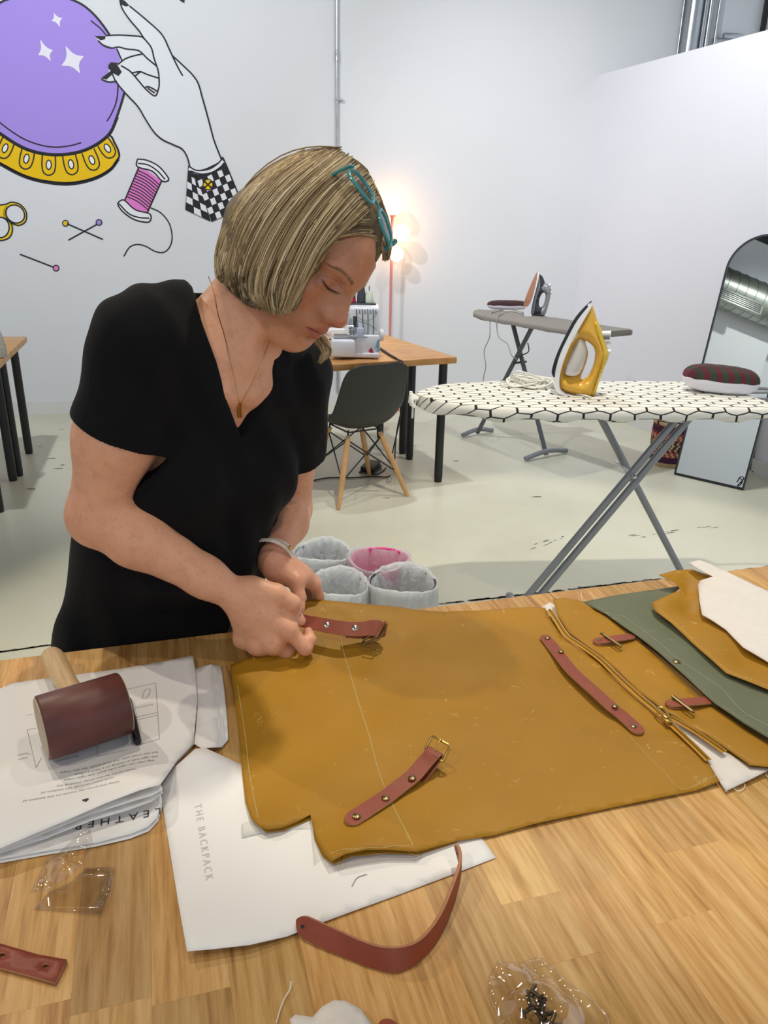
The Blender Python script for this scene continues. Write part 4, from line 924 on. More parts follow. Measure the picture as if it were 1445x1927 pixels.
def bin_(label, px, py, rpx, bcol, seed):
    c = Zp(px, py, BZ); r = rpx * ((c - C0) @ F) / FPX; c[2] = 0; rr = random.Random(seed)
    root = thing('waste_bin', label, 'waste bin', tuple(c), 'lined waste bins behind the bench')
    M = Matrix.Translation(tuple(c))
    b = MB(); b.lathe([(.001, .004), (r * .78, .004), (r * .96, BZ - .004), (r * .985, BZ), (r * .94, BZ - .003), (r * .76, .012), (.001, .012)], 40, M, caps=False); b.build('bucket', mat('bin_' + bcol, bcol, .4), root)
    rows = []; n = 120; ph = [rr.uniform(0, 6.28) for _ in range(8)]
    prof = [(1.035, BZ - .19), (1.05, BZ - .15), (1.045, BZ - .06), (1.04, BZ - .02), (1.03, BZ + .006), (1.0, BZ + .012), (.93, BZ + .004), (.83, BZ - .03), (.775, BZ - .08), (.72, BZ - .15), (.66, BZ - .22), (.6, BZ - .265), (.3, BZ - .28), (.02, BZ - .283)]
    for k, (f, z) in enumerate(prof):
        row = []
        for j in range(n + 1):
            a = 2 * math.pi * j / n; cr = sum(math.sin(a * (7 + 5 * q) + ph[q] + k * .35 * (q - 2)) for q in range(4)) / 4
            am = (.014 if k < 4 else .005 if k < 7 else .007); hem = .03 * math.sin(a * 3 + ph[5]) + .018 * math.sin(a * 7 + ph[6]) if k == 0 else .008 * math.sin(a * 3 + ph[5]) if k == 1 else 0
            lf = .012 * math.sin(2 * a + ph[7]) * (1 if 3 <= k <= 6 else 0)
            rad_ = r * f + am * cr * (1.1 if k > 6 else .5) * (1 if f < .99 else .4) + (abs(cr) * .004)
            row.append(M @ Vector((rad_ * math.cos(a), rad_ * math.sin(a), z + hem + lf + (.004 * cr if k in (4, 5, 6) else 0))))
        rows.append(row)
    b = MB(); b.grid(rows); b.build('liner', m_liner_thin if bcol == 'EE4F9A' else m_liner, root, angle=180)
    return root
bin_('grey bin with white liner, farthest left of the four bins', 606, 1040, 54, '8F969E', 1)
bin_('pink bin with white liner, behind the two nearest bins', 714, 1052, 58, 'EE4F9A', 2)
bin_('grey bin with white liner, nearest the woman\'s left hand', 632, 1100, 60, '8F969E', 3)
bin_('black bin with white liner, at the right end of the four bins', 758, 1094, 64, '2B2D31', 4)

# ================================================================== DUCT seen in the mirror
m_duct = mat('spiral_duct_steel', 'A9AEA6', .38, .75, var=.1, vscale=5)
du = thing('air_duct', 'spiral steel air duct along the left wall, seen in the mirror', 'duct', (-3.75, -3.0, 3.6))
b = MB(); pr = []
for k in range(60):
    y = k * .15; pr += [(.27, y), (.27, y + .14), (.278, y + .143), (.278, y + .148)]
b.lathe(pr, 40, Matrix.Translation((-3.75, -3.2, 3.75)) @ Matrix.Rotation(-math.pi / 2, 4, 'X')); b.build('spiral_tube', m_duct, du, angle=30)
b = MB(); b.box((-3.52, 1.6, 3.46), (-3.45, 2.3, 3.62), bev=.004); vt = b.build('vent', m_duct, du)
for k in range(5):
    b = MB(); b.box((-3.455, 1.63, 3.485 + k * .025), (-3.44, 2.27, 3.495 + k * .025)); b.build('slat', m_dkgrey, vt, smooth=False)

# ================================================================== WORKBENCH (staves as pieces)
BZ0 = 0.87
bo = Zp(430, 1190, BZ0); bu = Zp(1260, 1092, BZ0) - Zp(0, 1248, BZ0); bu[2] = 0; bu /= np.linalg.norm(bu); bv = np.array([-bu[1], bu[0], 0]); BA = math.atan2(bu[1], bu[0])
m_stave = grain('oak_stave', '976C38', 'BC9052', 'D0AA70', BA + math.pi / 2, 0.4, 1.0, 0.19)
bench = thing('workbench', 'honey oak butcher-block workbench covered with leather and canvas work', 'table', (bo[0], bo[1], 0))
MB0 = Matrix(((bu[0], bv[0], 0, bo[0]), (bu[1], bv[1], 0, bo[1]), (0, 0, 1, 0), (0, 0, 0, 1)))
rr = random.Random(21); SW = 0.0715
def b2(px, py, z=BZ0):
    p = Zp(px, py, z) - bo; return p @ bu, p @ bv
u_line = b2(283, 1640)[0]
k0 = int(math.floor((-0.95 - u_line) / SW)); cuts = {}
# end joints seen in the photograph, by stave column
for (px, py) in ((340, 1880), (1000, 1690), (1020, 1820), (1290, 1725), (330, 1240), (710, 1250)):
    u_, v_ = b2(px, py); cuts.setdefault(int(math.floor((u_ - u_line) / SW)), []).append(v_)
for k in range(k0, k0 + 36):
    u0 = u_line + k * SW; v_ = -1.02 - rr.random() * .3; joints = []
    if k in cuts:
        joints = sorted([-1.1] + cuts[k] + [j for j in (-.1 - rr.random() * .2,) if min(abs(j - c_) for c_ in cuts[k]) > .25] + [0.0])
    else:
        joints = [-1.1]; 
        while joints[-1] < -0.02: joints.append(min(0.0, joints[-1] + (rr.uniform(.15, .9) if len(joints) == 1 else rr.uniform(.6, 1.0))))
        if joints[-1] - joints[-2] < .08: joints.pop(-2)
    for a, c_ in zip(joints, joints[1:]):
        dz = rr.uniform(-.00006, .00006); b = MB(); b.box((u0 + .00006, a + .00006, BZ0 - .036), (u0 + SW - .00006, c_ - .00006, BZ0 + dz), MB0); b.build('stave', m_stave, bench, smooth=False)
b = MB(); b.box((u_line + k0 * SW + .01, -1.09, BZ0 - .042), (u_line + (k0 + 36) * SW - .01, -.01, BZ0 - .0362), MB0); b.build('core_board', m_black, bench, smooth=False)
for (u_, v_) in ((-.85, -.08), (1.4, -.08), (-.85, -1.0), (1.4, -1.0)):
    b = MB(); b.lathe([(0.03, 0), (0.03, BZ0 - .042)], 18, MB0 @ Matrix.Translation((u_, v_, 0))); b.build('leg', m_black, bench)

# ================================================================== SHEETS
class Sheet:
    """a thin sheet on the bench: outline and control points are (px, py, lift)"""
    def __init__(s, outline, ctrl=(), base=0.001, wr=0.0, wscale=9.0, p=2.2):
        P = [(list(q) + [0.001])[:3] for q in outline]
        s.out3 = [Zp(x, y, BZ0 + base + l) for x, y, l in P]; s.base = base; s.p = p
        D_ = densify([(*q[:2], l[2]) for q, l in zip(s.out3, P)], .02)
        s.out2 = [(d[0], d[1]) for d in D_]
        cp = [tuple(d) for d in D_]
        for (x, y, l) in ctrl:
            w_ = Zp(x, y, BZ0 + base + l); cp += [(w_[0], w_[1], l)] * 3
        s.cp = np.array(cp); s.wr = wr; s.ws = wscale
    def h(s, xy):
        xy = np.atleast_2d(xy); d2 = ((xy[:, None, :] - s.cp[None, :, :2]) ** 2).sum(2) + 2e-5
        w_ = d2 ** (-s.p / 2 - .3); z = (w_ * s.cp[None, :, 2]).sum(1) / w_.sum(1)
        x, y = xy[:, 0] * s.ws, xy[:, 1] * s.ws
        z = z + s.wr * (np.sin(x * 3.1 + 1.3 * np.sin(y * 2.2)) * np.sin(y * 2.7 + x) * .5 + .5 + .3 * np.sin(x * 7.3 - y * 5.1))
        return BZ0 + s.base + z
    def pt(s, px, py, off=0.0):
        z = BZ0 + s.base
        for _ in range(5):
            q = Zp(px, py, z); z = s.h(q[:2])[0] + off
        return Zp(px, py, z)
    def build(s, name, mt, parent=None, th=.0011, spacing=.012):
        RV, fs = triangulate(s.out2, spacing); z = s.h(RV)
        b = MB(); b.add(np.column_stack([RV, z]), fs)
        fl_ = b.f[0]; a, c_, d_ = [np.array(b.v[i]) for i in fl_[:3]]
        if np.cross(c_ - a, d_ - a)[2] < 0: b.f = [tuple(reversed(f_)) for f_ in b.f]
        return b.build(name, mt, parent, angle=180, mods=(('SOLIDIFY', dict(thickness=th, offset=-1)),))
def canvasmat(name, col, light, scratch=.6):
    t = NT(name); v = t.coord(); c = lin(col)
    base = t.ramp(t.noise(v, 5, 6, .6), [(.3, tuple(x * .88 for x in c[:3])), (.7, tuple(x * 1.08 for x in c[:3]))])
    v2 = t.coord('Object', (1, 1, 1)); n1 = t.noise(v2, 9, 3, .5, 1.6); n2 = t.noise(v2, 30, 4, .6, 2.0)
    ln = t.math('ABSOLUTE', t.math('SUBTRACT', n1, .5)); line = t.ramp(ln, [(0.0, (1, 1, 1)), (.006, (.4, .4, .4)), (.016, (0, 0, 0))])
    msk = t.ramp(n2, [(.58, (0, 0, 0)), (.66, (1, 1, 1))]); f = t.math('MULTIPLY', t.math('MULTIPLY', line, msk), scratch)
    t.l(t.mix(f, base, lin(light)), t.p.inputs['Base Color']); t.p.inputs['Roughness'].default_value = .55; t.p.inputs['Specular IOR Level'].default_value = .28
    t.bump(t.noise(v, 900, 2), .08, .0005); return t.m
m_must = canvasmat('mustard_waxed_canvas', 'A27418', 'D4B668'); m_green = canvasmat('olive_waxed_canvas', '646852', 'A9AD98', .4)
m_paper = mat('white_paper', 'E9E6E4', .7); m_linen = mat('white_canvas', 'DAD3CD', .85, var=.03, vscale=60, bump=.15, bscale=700)
m_stitch = mat('pale_thread', 'CDBA7C', .8); m_wthread = mat('white_thread', 'E3DDCF', .8)
def stitches(name, sh, path, parent, mt=m_stitch, gap=.0032, r=.00055):
    P = [sh.pt(x, y) for x, y in path]; Q = smooth_path(P, 8); b = MB(); L = 0
    pts = []; step = gap
    acc = 0
    for a, c_ in zip(Q, Q[1:]):
        d = np.linalg.norm(c_ - a)
        while acc < d: pts.append(a + (c_ - a) * acc / max(d, 1e-9)); acc += step
        acc -= d
    for a, c_ in zip(pts, pts[1:]):
        e = a + (c_ - a) * .68; za, ze = sh.h(a[:2])[0], sh.h(e[:2])[0]
        b.tube([(a[0], a[1], za + .0003), (e[0], e[1], ze + .0003)], r, 4)
    return b.build(name, mt, parent, smooth=False, kind='stuff')
# loose pattern sheet below the canvas
pat_ = Sheet([(300, 1482, .004), (330, 1442, .012), (367, 1409, .022), (386, 1407, .022), (448, 1436, .001), (520, 1440), (700, 1470), (860, 1520), (909, 1581), (933, 1614), (850, 1646), (760, 1680), (660, 1716, .002), (601, 1738, .002), (540, 1762, .004), (470, 1778, .008), (400, 1786, .010), (352, 1790, .012), (334, 1690), (318, 1590), (308, 1530)], [(500, 1600, .0)], base=.0006)
po = tag(pat_.build('pattern_sheet', m_paper, th=.0003), 'large white paper sheet sticking out from under the mustard canvas panel', 'paper')
def draw_text(sh, s, size, px, py, px2, py2, name, mt, parent, lift=.0005, spacing=1.0):
    """text whose baseline starts at one pixel and runs towards the other"""
    a, c_ = sh.pt(px, py), sh.pt(px2, py2); e = (c_ - a)[:2]; e /= np.linalg.norm(e); n = np.array([-e[1], e[0]])
    vs, fs = text_mesh(s, size, spacing=spacing); XY = np.array([a[:2] + e * v[0] + n * v[1] for v in vs]); z = sh.h(XY) + lift
    b = MB(); b.add(np.column_stack([XY, z]), fs); return b.build(name, mt, parent, smooth=False)
m_faint = mat('faint_pencil', 'C9C5C0', .8); m_print = mat('printed_grey', '8C8A8A', .8); m_printd = mat('printed_dark', '3C3A3E', .8)
draw_text(pat_, 'THE BACKPACK', .012, 366, 1515, 386, 1650, 'handwriting', m_faint, po, spacing=1.5)
# second translucent tracing sheet poking out
pat2 = Sheet([(440, 1470), (620, 1470), (625, 1560), (640, 1640), (594, 1664), (584, 1560), (520, 1560), (455, 1577), (452, 1520)], base=.0012)
tag(pat2.build('tracing_paper', mat('tracing_paper', 'DCD8D2', .6), th=.0002), 'thin translucent tracing paper between the canvas panel and the white sheet', 'paper')

# ------------------------------------------------------------------ canvas panel with its straps, rings and zip
panel = thing('unfinished_bag', 'flat mustard waxed canvas bag piece with leather straps, zip and rivets on the bench', 'bag', tuple(Zp(850, 1370, BZ0)))
body_s = Sheet([(433, 1252, .006), (440, 1300, .004), (448, 1370, .003), (455, 1450, .003), (462, 1510, .004), (472, 1540, .005), (487, 1556, .007), (503, 1562, .008), (530, 1558, .007), (560, 1546, .006), (584, 1533, .006), (587, 1550, .006), (596, 1580, .007), (610, 1606, .009), (623, 1621, .012), (650, 1606, .016), (690, 1598, .016), (730, 1598, .013), (783, 1603, .010), (800, 1600, .006), (860, 1583, .003), (930, 1572), (1000, 1553), (1080, 1535), (1150, 1520), (1230, 1504), (1310, 1487, .002), (1354, 1470, .005),
                (1334, 1438, .005), (1300, 1406, .005), (1262, 1372, .005), (1235, 1347, .005), (1194, 1313, .006), (1152, 1274, .007), (1123, 1246, .007), (1087, 1220, .008), (1058, 1200, .009), (1036, 1166, .010), (1026, 1144, .012), (1000, 1143, .012), (950, 1146, .013), (890, 1150, .014), (830, 1152, .014), (780, 1148, .018), (720, 1140, .026), (660, 1134, .036), (610, 1130, .043), (575, 1129, .047), (552, 1132, .048), (545, 1150, .042), (533, 1185, .03), (510, 1215, .02), (480, 1234, .012), (455, 1243, .010)],
               [(640, 1250, .004), (560, 1262, .004), (700, 1320, .001), (900, 1300, .001), (900, 1200, .004), (1000, 1250, .002), (760, 1215, .006), (1050, 1330, .001), (560, 1400, .001), (800, 1480, .001), (1100, 1430, .001), (1000, 1480, .001), (520, 1300, .003), (640, 1175, .022), (720, 1185, .014), (850, 1170, .009)], base=.0022, wr=.0016, wscale=8)
body_o = body_s.build('main_panel', m_must, panel, spacing=.009)
# lower layer of the panel: a second ply peeping out at the notch and hem
ply = Sheet([(470, 1500), (480, 1545, .002), (500, 1566, .003), (535, 1562, .003), (586, 1541, .002), (592, 1580, .002), (606, 1610, .004), (626, 1626, .006), (660, 1611, .008), (720, 1605, .006), (786, 1607, .004), (860, 1585, .001), (860, 1500), (700, 1450), (560, 1450)], base=.0016)
ply.build('lining_ply', m_must, panel)
strip_s = Sheet([(1040, 1128, .018), (1065, 1126, .02), (1095, 1132, .016), (1130, 1150, .010), (1200, 1200, .004), (1300, 1300, .004), (1445, 1400, .004), (1500, 1440, .004), (1500, 1450, .006), (1448, 1444, .010), (1411, 1440, .010), (1372, 1412, .007), (1330, 1384, .007), (1272, 1348, .007), (1250, 1338, .006), (1203, 1302, .006), (1162, 1264, .006), (1133, 1236, .006), (1096, 1210, .006), (1069, 1190, .008), (1049, 1158, .011)], [(1150, 1190, .005), (1300, 1350, .003)], base=.003, wr=.0015)
strip_s.build('zip_side_panel', m_must, panel, spacing=.01)
lin_s = Sheet([(1020, 1141, .004), (1036, 1133, .004), (1060, 1150, .003), (1260, 1345, .002), (1365, 1415, .003), (1415, 1442, .005), (1450, 1447, .005), (1412, 1466, .004), (1366, 1488, .002), (1352, 1468, .002), (1335, 1438, .002), (1250, 1350, .001), (1030, 1160, .003)], base=.003)
lin_s.build('zip_lining', m_linen, panel)
m_zip = mat('golden_zip_tape', 'BD8A24', .6); m_brass = mat('brass', 'C9A95C', .28, .9); m_abrass = mat('antique_brass', '8A7550', .32, .9); m_gold = mat('gold', 'D8B36A', .2, 1.0)
zc = [(1034, 1148), (1044, 1162), (1065, 1194), (1093, 1214), (1129, 1240), (1158, 1268), (1200, 1307), (1248, 1347)]
zp3 = smooth_path([body_s.pt(x, y, .004) for x, y in zc], 8)
def flat_ribbon(P, wd, off=(0, 0, 0)):
    P = [np.array(p) + off for p in P]; A_r, B_r = [], []
    for i, p in enumerate(P):
        d = P[min(i + 1, len(P) - 1)] - P[max(i - 1, 0)]; d[2] = 0; d /= np.linalg.norm(d); n = np.array([-d[1], d[0], 0]); A_r.append(p + n * wd / 2); B_r.append(p - n * wd / 2)
    return A_r, B_r
def edge_strip(A_r, B_r, th):
    n = len(A_r); vs = [tuple(a) for a in A_r] + [tuple(c_) for c_ in B_r]; vs += [(x, y, z - th) for x, y, z in vs]
    fs = [(i, i + 1, n + i + 1, n + i) for i in range(n - 1)] + [(2 * n + n + i, 2 * n + n + i + 1, 2 * n + i + 1, 2 * n + i) for i in range(n - 1)]
    fs += [(2 * n + i, 2 * n + i + 1, i + 1, i) for i in range(n - 1)] + [(n + i, n + i + 1, 3 * n + i + 1, 3 * n + i) for i in range(n - 1)] + [(0, n, 3 * n, 2 * n), (n - 1, 2 * n + n - 1, 4 * n - 1, 2 * n - 1)]
    return vs, fs
b = MB(); b.add(*edge_strip(*flat_ribbon(zp3, .0115), .0012)); b.build('zip_tape', m_zip, panel, smooth=False)
def teeth(name, P, side=1):
    b = MB(); Q = [np.array(p) for p in P]; acc = 0; k = 0
    for a, c_ in zip(Q, Q[1:]):
        d = np.linalg.norm(c_ - a); e = (c_ - a) / d; n = np.array([-e[1], e[0], 0])
        while acc < d:
            p = a + e * acc + np.array([0, 0, .0012]); M = frame(p, e, n, (0, 0, 1)); b.box((-.0008, -.0018, -.0008), (.0008, .0018, .0009), M); acc += .0027
        acc -= d
    return b.build(name, m_brass, panel, smooth=False, kind='stuff')
teeth('zip_teeth', zp3)
openL = [body_s.pt(*q, .004) for q in ((1254, 1354), (1285, 1383), (1312, 1409), (1333, 1430))]; openR = [strip_s.pt(*q, .003) for q in ((1262, 1349), (1300, 1371), (1335, 1394), (1363, 1414))]
for nm, P in (('zip_tape', openL), ('zip_tape', openR)): b = MB(); b.add(*edge_strip(*flat_ribbon(smooth_path(P, 5), .010), .001)); b.build(nm, m_zip, panel, smooth=False)
teeth('zip_teeth', openL); teeth('zip_teeth', openR)
sl0, sl1 = body_s.pt(1247, 1346, .008), body_s.pt(1272, 1372, .008); e = sl1 - sl0; e /= np.linalg.norm(e); Ms = frame(sl0, e, np.array([-e[1], e[0], 0]), (0, 0, 1))
b = MB(); b.box((.004, -.0055, -.003), (.019, .0055, .003), Ms, bev=.002); sld = b.build('zip_slider', m_brass, panel)
ring = [(-.013, -.0045), (-.010, -.006), (-.004, -.0055), (.006, -.004), (.012, -.003), (.012, .003), (.006, .004), (-.004, .0055), (-.010, .006), (-.013, .0045)]
b = MB(); b.tube([Ms @ Vector((x, y, .0045)) for x, y in ring], .0016, 8, closed=True); b.build('zip_pull', m_brass, sld)
# olive flap and mustard flap at the right
flap_s = Sheet([(1097, 1133, .012), (1150, 1122, .014), (1200, 1114, .016), (1262, 1106, .02), (1284, 1103, .028), (1270, 1115, .022), (1300, 1170, .008), (1400, 1265, .008), (1520, 1320, .008), (1520, 1440, .008), (1450, 1393, .010), (1400, 1362, .010), (1345, 1325, .010), (1300, 1282, .010), (1240, 1228, .010), (1190, 1190, .010), (1142, 1157, .011)], [(1250, 1180, .006), (1380, 1310, .006)], base=.0065, wr=.0015)
fo = tag(flap_s.build('canvas_flap', m_green, spacing=.01), 'olive green waxed canvas flap with a pale seam and one brass snap', 'fabric')
stitches('seam', flap_s, [(1173, 1159), (1237, 1207), (1270, 1236), (1320, 1270), (1360, 1298), (1398, 1339), (1450, 1368)], fo, mat('greyish_thread', 'A5A894', .8))
def disc(name, p, r, mt, parent, h=.0016, nrm=(0, 0, 1), z0=0.0):
    q = Vector(nrm).to_track_quat('Z', 'Y').to_matrix().to_4x4(); b = MB(); b.lathe([(r, z0), (r, z0 + h * .5), (r * .8, z0 + h), (.0001, z0 + h * 1.1)], 18, Matrix.Translation(tuple(map(float, p))) @ q); return b.build(name, mt, parent)
disc('snap', flap_s.pt(1273, 1245), .0065, m_abrass, fo, .002)
mus2 = Sheet([(1226, 1135, .022), (1255, 1122, .028), (1284, 1108, .034), (1268, 1096, .04), (1240, 1082, .044), (1270, 1075, .046), (1302, 1072, .048), (1342, 1086, .044), (1335, 1120, .03), (1380, 1190, .018), (1500, 1260, .016), (1500, 1330, .014), (1446, 1298, .014), (1408, 1284, .014), (1366, 1267, .014), (1334, 1239, .014), (1302, 1210, .014), (1262, 1172, .016), (1232, 1150, .018)], [(1300, 1160, .010), (1400, 1250, .010), (1290, 1120, .022)], base=.009, wr=.002, wscale=11)
mo = tag(mus2.build('canvas_piece', m_must, spacing=.008), 'curled mustard canvas piece with ragged edge lying over the olive flap', 'fabric')
stitches('seam', mus2, [(1240, 1146), (1300, 1200), (1366, 1259), (1446, 1292)], mo)
wh = Sheet([(1313, 1102, .036), (1318, 1092, .044), (1342, 1085, .05), (1312, 1070, .058), (1296, 1059, .062), (1315, 1054, .064), (1336, 1060, .062), (1380, 1082, .056), (1446, 1113, .046), (1540, 1160, .034), (1540, 1300, .022), (1446, 1246, .022), (1398, 1218, .024), (1366, 1185, .024), (1340, 1168, .026), (1321, 1157, .026), (1316, 1130, .032)], [(1420, 1180, .03)], base=.011, wr=.001)
tag(wh.build('canvas_cloth', m_linen, spacing=.010, th=.0016), 'folded white canvas cloth at the right edge of the bench', 'fabric')
# seams on the main panel
stitches('seam', body_s, [(612, 1138), (640, 1200), (665, 1290), (690, 1370), (712, 1450), (742, 1522), (778, 1592)], panel, gap=.003, r=.0007)
stitches('seam', body_s, [(447, 1290), (462, 1390), (470, 1460), (486, 1541)], panel); stitches('seam', body_s, [(560, 1136), (585, 1135), (612, 1137)], panel)
stitches('seam', body_s, [(622, 1606), (680, 1597), (730, 1594), (782, 1590)], panel); stitches('seam', body_s, [(1186, 1388), (1212, 1416), (1248, 1452), (1282, 1485), (1318, 1472), (1348, 1459)], panel)

# ------------------------------------------------------------------ leather
tL = NT('saddle_leather'); v = tL.coord(); cL = lin('8A3D26')
tL.l(tL.ramp(tL.noise(v, 40, 5, .6), [(.3, tuple(x * .88 for x in cL[:3])), (.7, tuple(x * 1.1 for x in cL[:3]))]), tL.p.inputs['Base Color']); tL.p.inputs['Roughness'].default_value = .48; tL.bump(tL.noise(v, 420, 4, .6), .12, .0006); m_leather = tL.m
m_ledge = mat('leather_edge', 'A8744E', .6, var=.15, vscale=120)
def strap_solid(A_r, B_r, th, round0=True, round1=True):
    """solid strap between two edges, rounded ends, returns MB (slot 0 faces, slot 1 edges)"""
    A_r, B_r = [np.array(a, float) for a in A_r], [np.array(c_, float) for c_ in B_r]; n = len(A_r)
    mid = [(a + c_) / 2 for a, c_ in zip(A_r, B_r)]; s = np.concatenate([[0], np.cumsum([np.linalg.norm(mid[i + 1] - mid[i]) for i in range(n - 1)])]); L = s[-1]
    wd = np.mean([np.linalg.norm(a - c_) for a, c_ in zip(A_r, B_r)]); r = wd / 2
    samp = list(np.linspace(0, L, max(24, int(L / .004))))
    if round0: samp += [r * (1 - math.cos(a)) for a in np.linspace(0.12, math.pi / 2, 7)]
    if round1: samp += [L - r * (1 - math.cos(a)) for a in np.linspace(0.12, math.pi / 2, 7)]
    samp = sorted(set(round(x, 6) for x in samp if (x > r * .006 or not round0) and (x < L - r * .006 or not round1)))
    vs = []; m_ = len(samp)
    ia = lambda Q, x: np.array([np.interp(x, s, [q[k] for q in Q]) for k in range(3)])
    ring = []
    for x in samp:
        a, c_ = ia(A_r, x), ia(B_r, x); mm = (a + c_) / 2; f = 1.0
        if round0 and x < r: f = math.sqrt(max(0, 1 - (1 - x / r) ** 2))
        if round1 and x > L - r: f = math.sqrt(max(0, 1 - (1 - (L - x) / r) ** 2))
        f = max(f, .12); t_ = ia(mid, min(x + .002, L)) - ia(mid, max(x - .002, 0)); t_ /= np.linalg.norm(t_); n_ = np.cross(t_, a - c_); n_ /= np.linalg.norm(n_)
        a2, c2 = mm + (a - mm) * f, mm + (c_ - mm) * f; e_ = (a - c_) / np.linalg.norm(a - c_) * .0007
        ring.append([a2 - e_ + n_ * th / 2, a2 + n_ * th * .2, a2 - n_ * th * .2, a2 - e_ - n_ * th / 2, c2 + e_ - n_ * th / 2, c2 - n_ * th * .2, c2 + n_ * th * .2, c2 + e_ + n_ * th / 2])
    b = MB(); o_ = 0
    for row in ring: b.v += [tuple(p) for p in row]
    for i in range(m_ - 1):
        for j in range(8):
            b.f.append((i * 8 + j, (i + 1) * 8 + j, (i + 1) * 8 + (j + 1) % 8, i * 8 + (j + 1) % 8)); b.mi.append(0 if j in (7, 3) else 1)
    b.f += [tuple(range(7, -1, -1)), tuple(range((m_ - 1) * 8, m_ * 8))]; b.mi += [1, 1]
    return b
def strap(name, pts, wd, th, parent, r0=True, r1=True):
    P = smooth_path(pts, 6); return strap_solid(*flat_ribbon(P, wd), th, r0, r1).build(name, [m_leather, m_ledge], parent, angle=50)
hs = strap('handle_strap', [body_s.pt(x, y, l) for x, y, l in ((1023, 1196, .003), (1049, 1229, .004), (1077, 1264, .009), (1120, 1303, .011), (1152, 1332, .009), (1174, 1350, .005), (1207, 1381, .003))], .0215, .0036, panel)
for (x, y) in ((1030, 1200.5), (1055.6, 1226), (1157, 1329), (1192, 1367)): disc('rivet', body_s.pt(x, y, .0075 if y == 1226 else .0128 if y == 1329 else .005), .0046, m_abrass, hs, .0016)
for (lx, ly_, rx, ry, rivs, ring_) in ((1116, 1208, 1192, 1197, ((1128, 1204), (1176, 1197)), ((1131, 1191), (1166, 1215))), (1252, 1325, 1338, 1318, ((1266, 1318), (1319.5, 1316)), ((1265, 1309), (1303, 1338)))):
    tb = strap('ring_tab', [strip_s.pt(lx, ly_, .003), strip_s.pt((lx * 2 + rx) / 3, (ly_ * 2 + ry) / 3, .006), strip_s.pt((lx + rx * 2) / 3, (ly_ + ry * 2) / 3, .007), strip_s.pt(rx, ry, .0035)], .0175, .0034, panel)
    strap_b = strap('tab_underside', [strip_s.pt(lx + 3, ly_ + 4, .0012), strip_s.pt((lx + rx) / 2, (ly_ + ry) / 2 + 4, .0012)], .0165, .002, tb)
    for (x, y) in rivs: disc('rivet', strip_s.pt(x, y, .0055), .0042, m_abrass, tb, .0016)
    p0, p1 = strip_s.pt(*ring_[0], .010), strip_s.pt(*ring_[1], .010); e = p1 - p0; Lr = np.linalg.norm(e); Mr = frame((p0 + p1) / 2, e, np.array([-e[1], e[0], 0]), (0, 0, 1)) @ Matrix.Rotation(.5, 4, 'X')
    b = MB(); b.tube([Mr @ Vector(q) for q in ((-Lr / 2, -.001, 0), (Lr / 2, -.001, 0), (Lr / 2 + .001, .001, -.003), (Lr / 2 - .002, .003, -.0055), (-Lr / 2 + .002, .003, -.0055), (-Lr / 2 - .001, .001, -.003))], .0018, 8, closed=True); b.build('metal_loop', m_abrass, tb)
def buckle(parent, c, across, along, w_, l_, tilt=0.0, prong=None, mt=None):
    Mk = frame(c, across, along) @ Matrix.Rotation(tilt, 4, 'X'); b = MB(); r = .0020
    P = [(-w_ / 2, 0), (-w_ / 2, l_ * .85), (-w_ / 2 + .003, l_), (w_ / 2 - .003, l_), (w_ / 2, l_ * .85), (w_ / 2, 0), (w_ / 2, -l_ * .15), (-w_ / 2, -l_ * .15)]
    b.tube([Mk @ Vector((x, y, 0)) for x, y in P], r, 8, closed=True); o = b.build('buckle_frame', mt or m_brass, parent)
    b = MB(); b.tube([Mk @ Vector((0, -l_ * .15, .0)), Mk @ Vector((0, l_ * .4, .005)), Mk @ Vector((0, l_ * 1.12, .003))], .0014, 8); b.build('buckle_prong', mt or m_brass, o); return o
# strap with buckle riveted on the panel
S1 = [body_s.pt(x, y, l) for x, y, l in ((652, 1549, .003), (690, 1524, .0035), (725, 1501, .004), (752, 1480, .006), (777, 1460, .010), (797, 1437, .016), (812, 1420, .022))]
bs = strap('buckle_strap', S1, .0225, .0036, panel, True, False)
for (x, y, l) in ((671, 1536, .0055), (725.5, 1502, .0065), (775.5, 1464, .0125)): disc('rivet', body_s.pt(x, y, l), .005, m_abrass, bs, .0016)
e = S1[-1] - S1[-3]; e /= np.linalg.norm(e); nX = np.array([-e[1], e[0], 0]); nX /= np.linalg.norm(nX)
lp_ = smooth_path([S1[-1], S1[-1] + e * .008 + (0, 0, -.001), S1[-1] + e * .011 + (0, 0, -.006), S1[-1] + e * .006 + (0, 0, -.010), S1[-1] - e * .015 + (0, 0, -.0135), S1[-1] - e * .035 + (0, 0, -.0150)], 5)
strap_solid([p + nX * .0112 for p in lp_], [p - nX * .0112 for p in lp_], .0032, False, True).build('strap_loop', [m_leather, m_ledge], bs, angle=50)
buckle(bs, S1[-1] + e * .007 + (0, 0, -.005), -nX, e, .031, .019, .5)

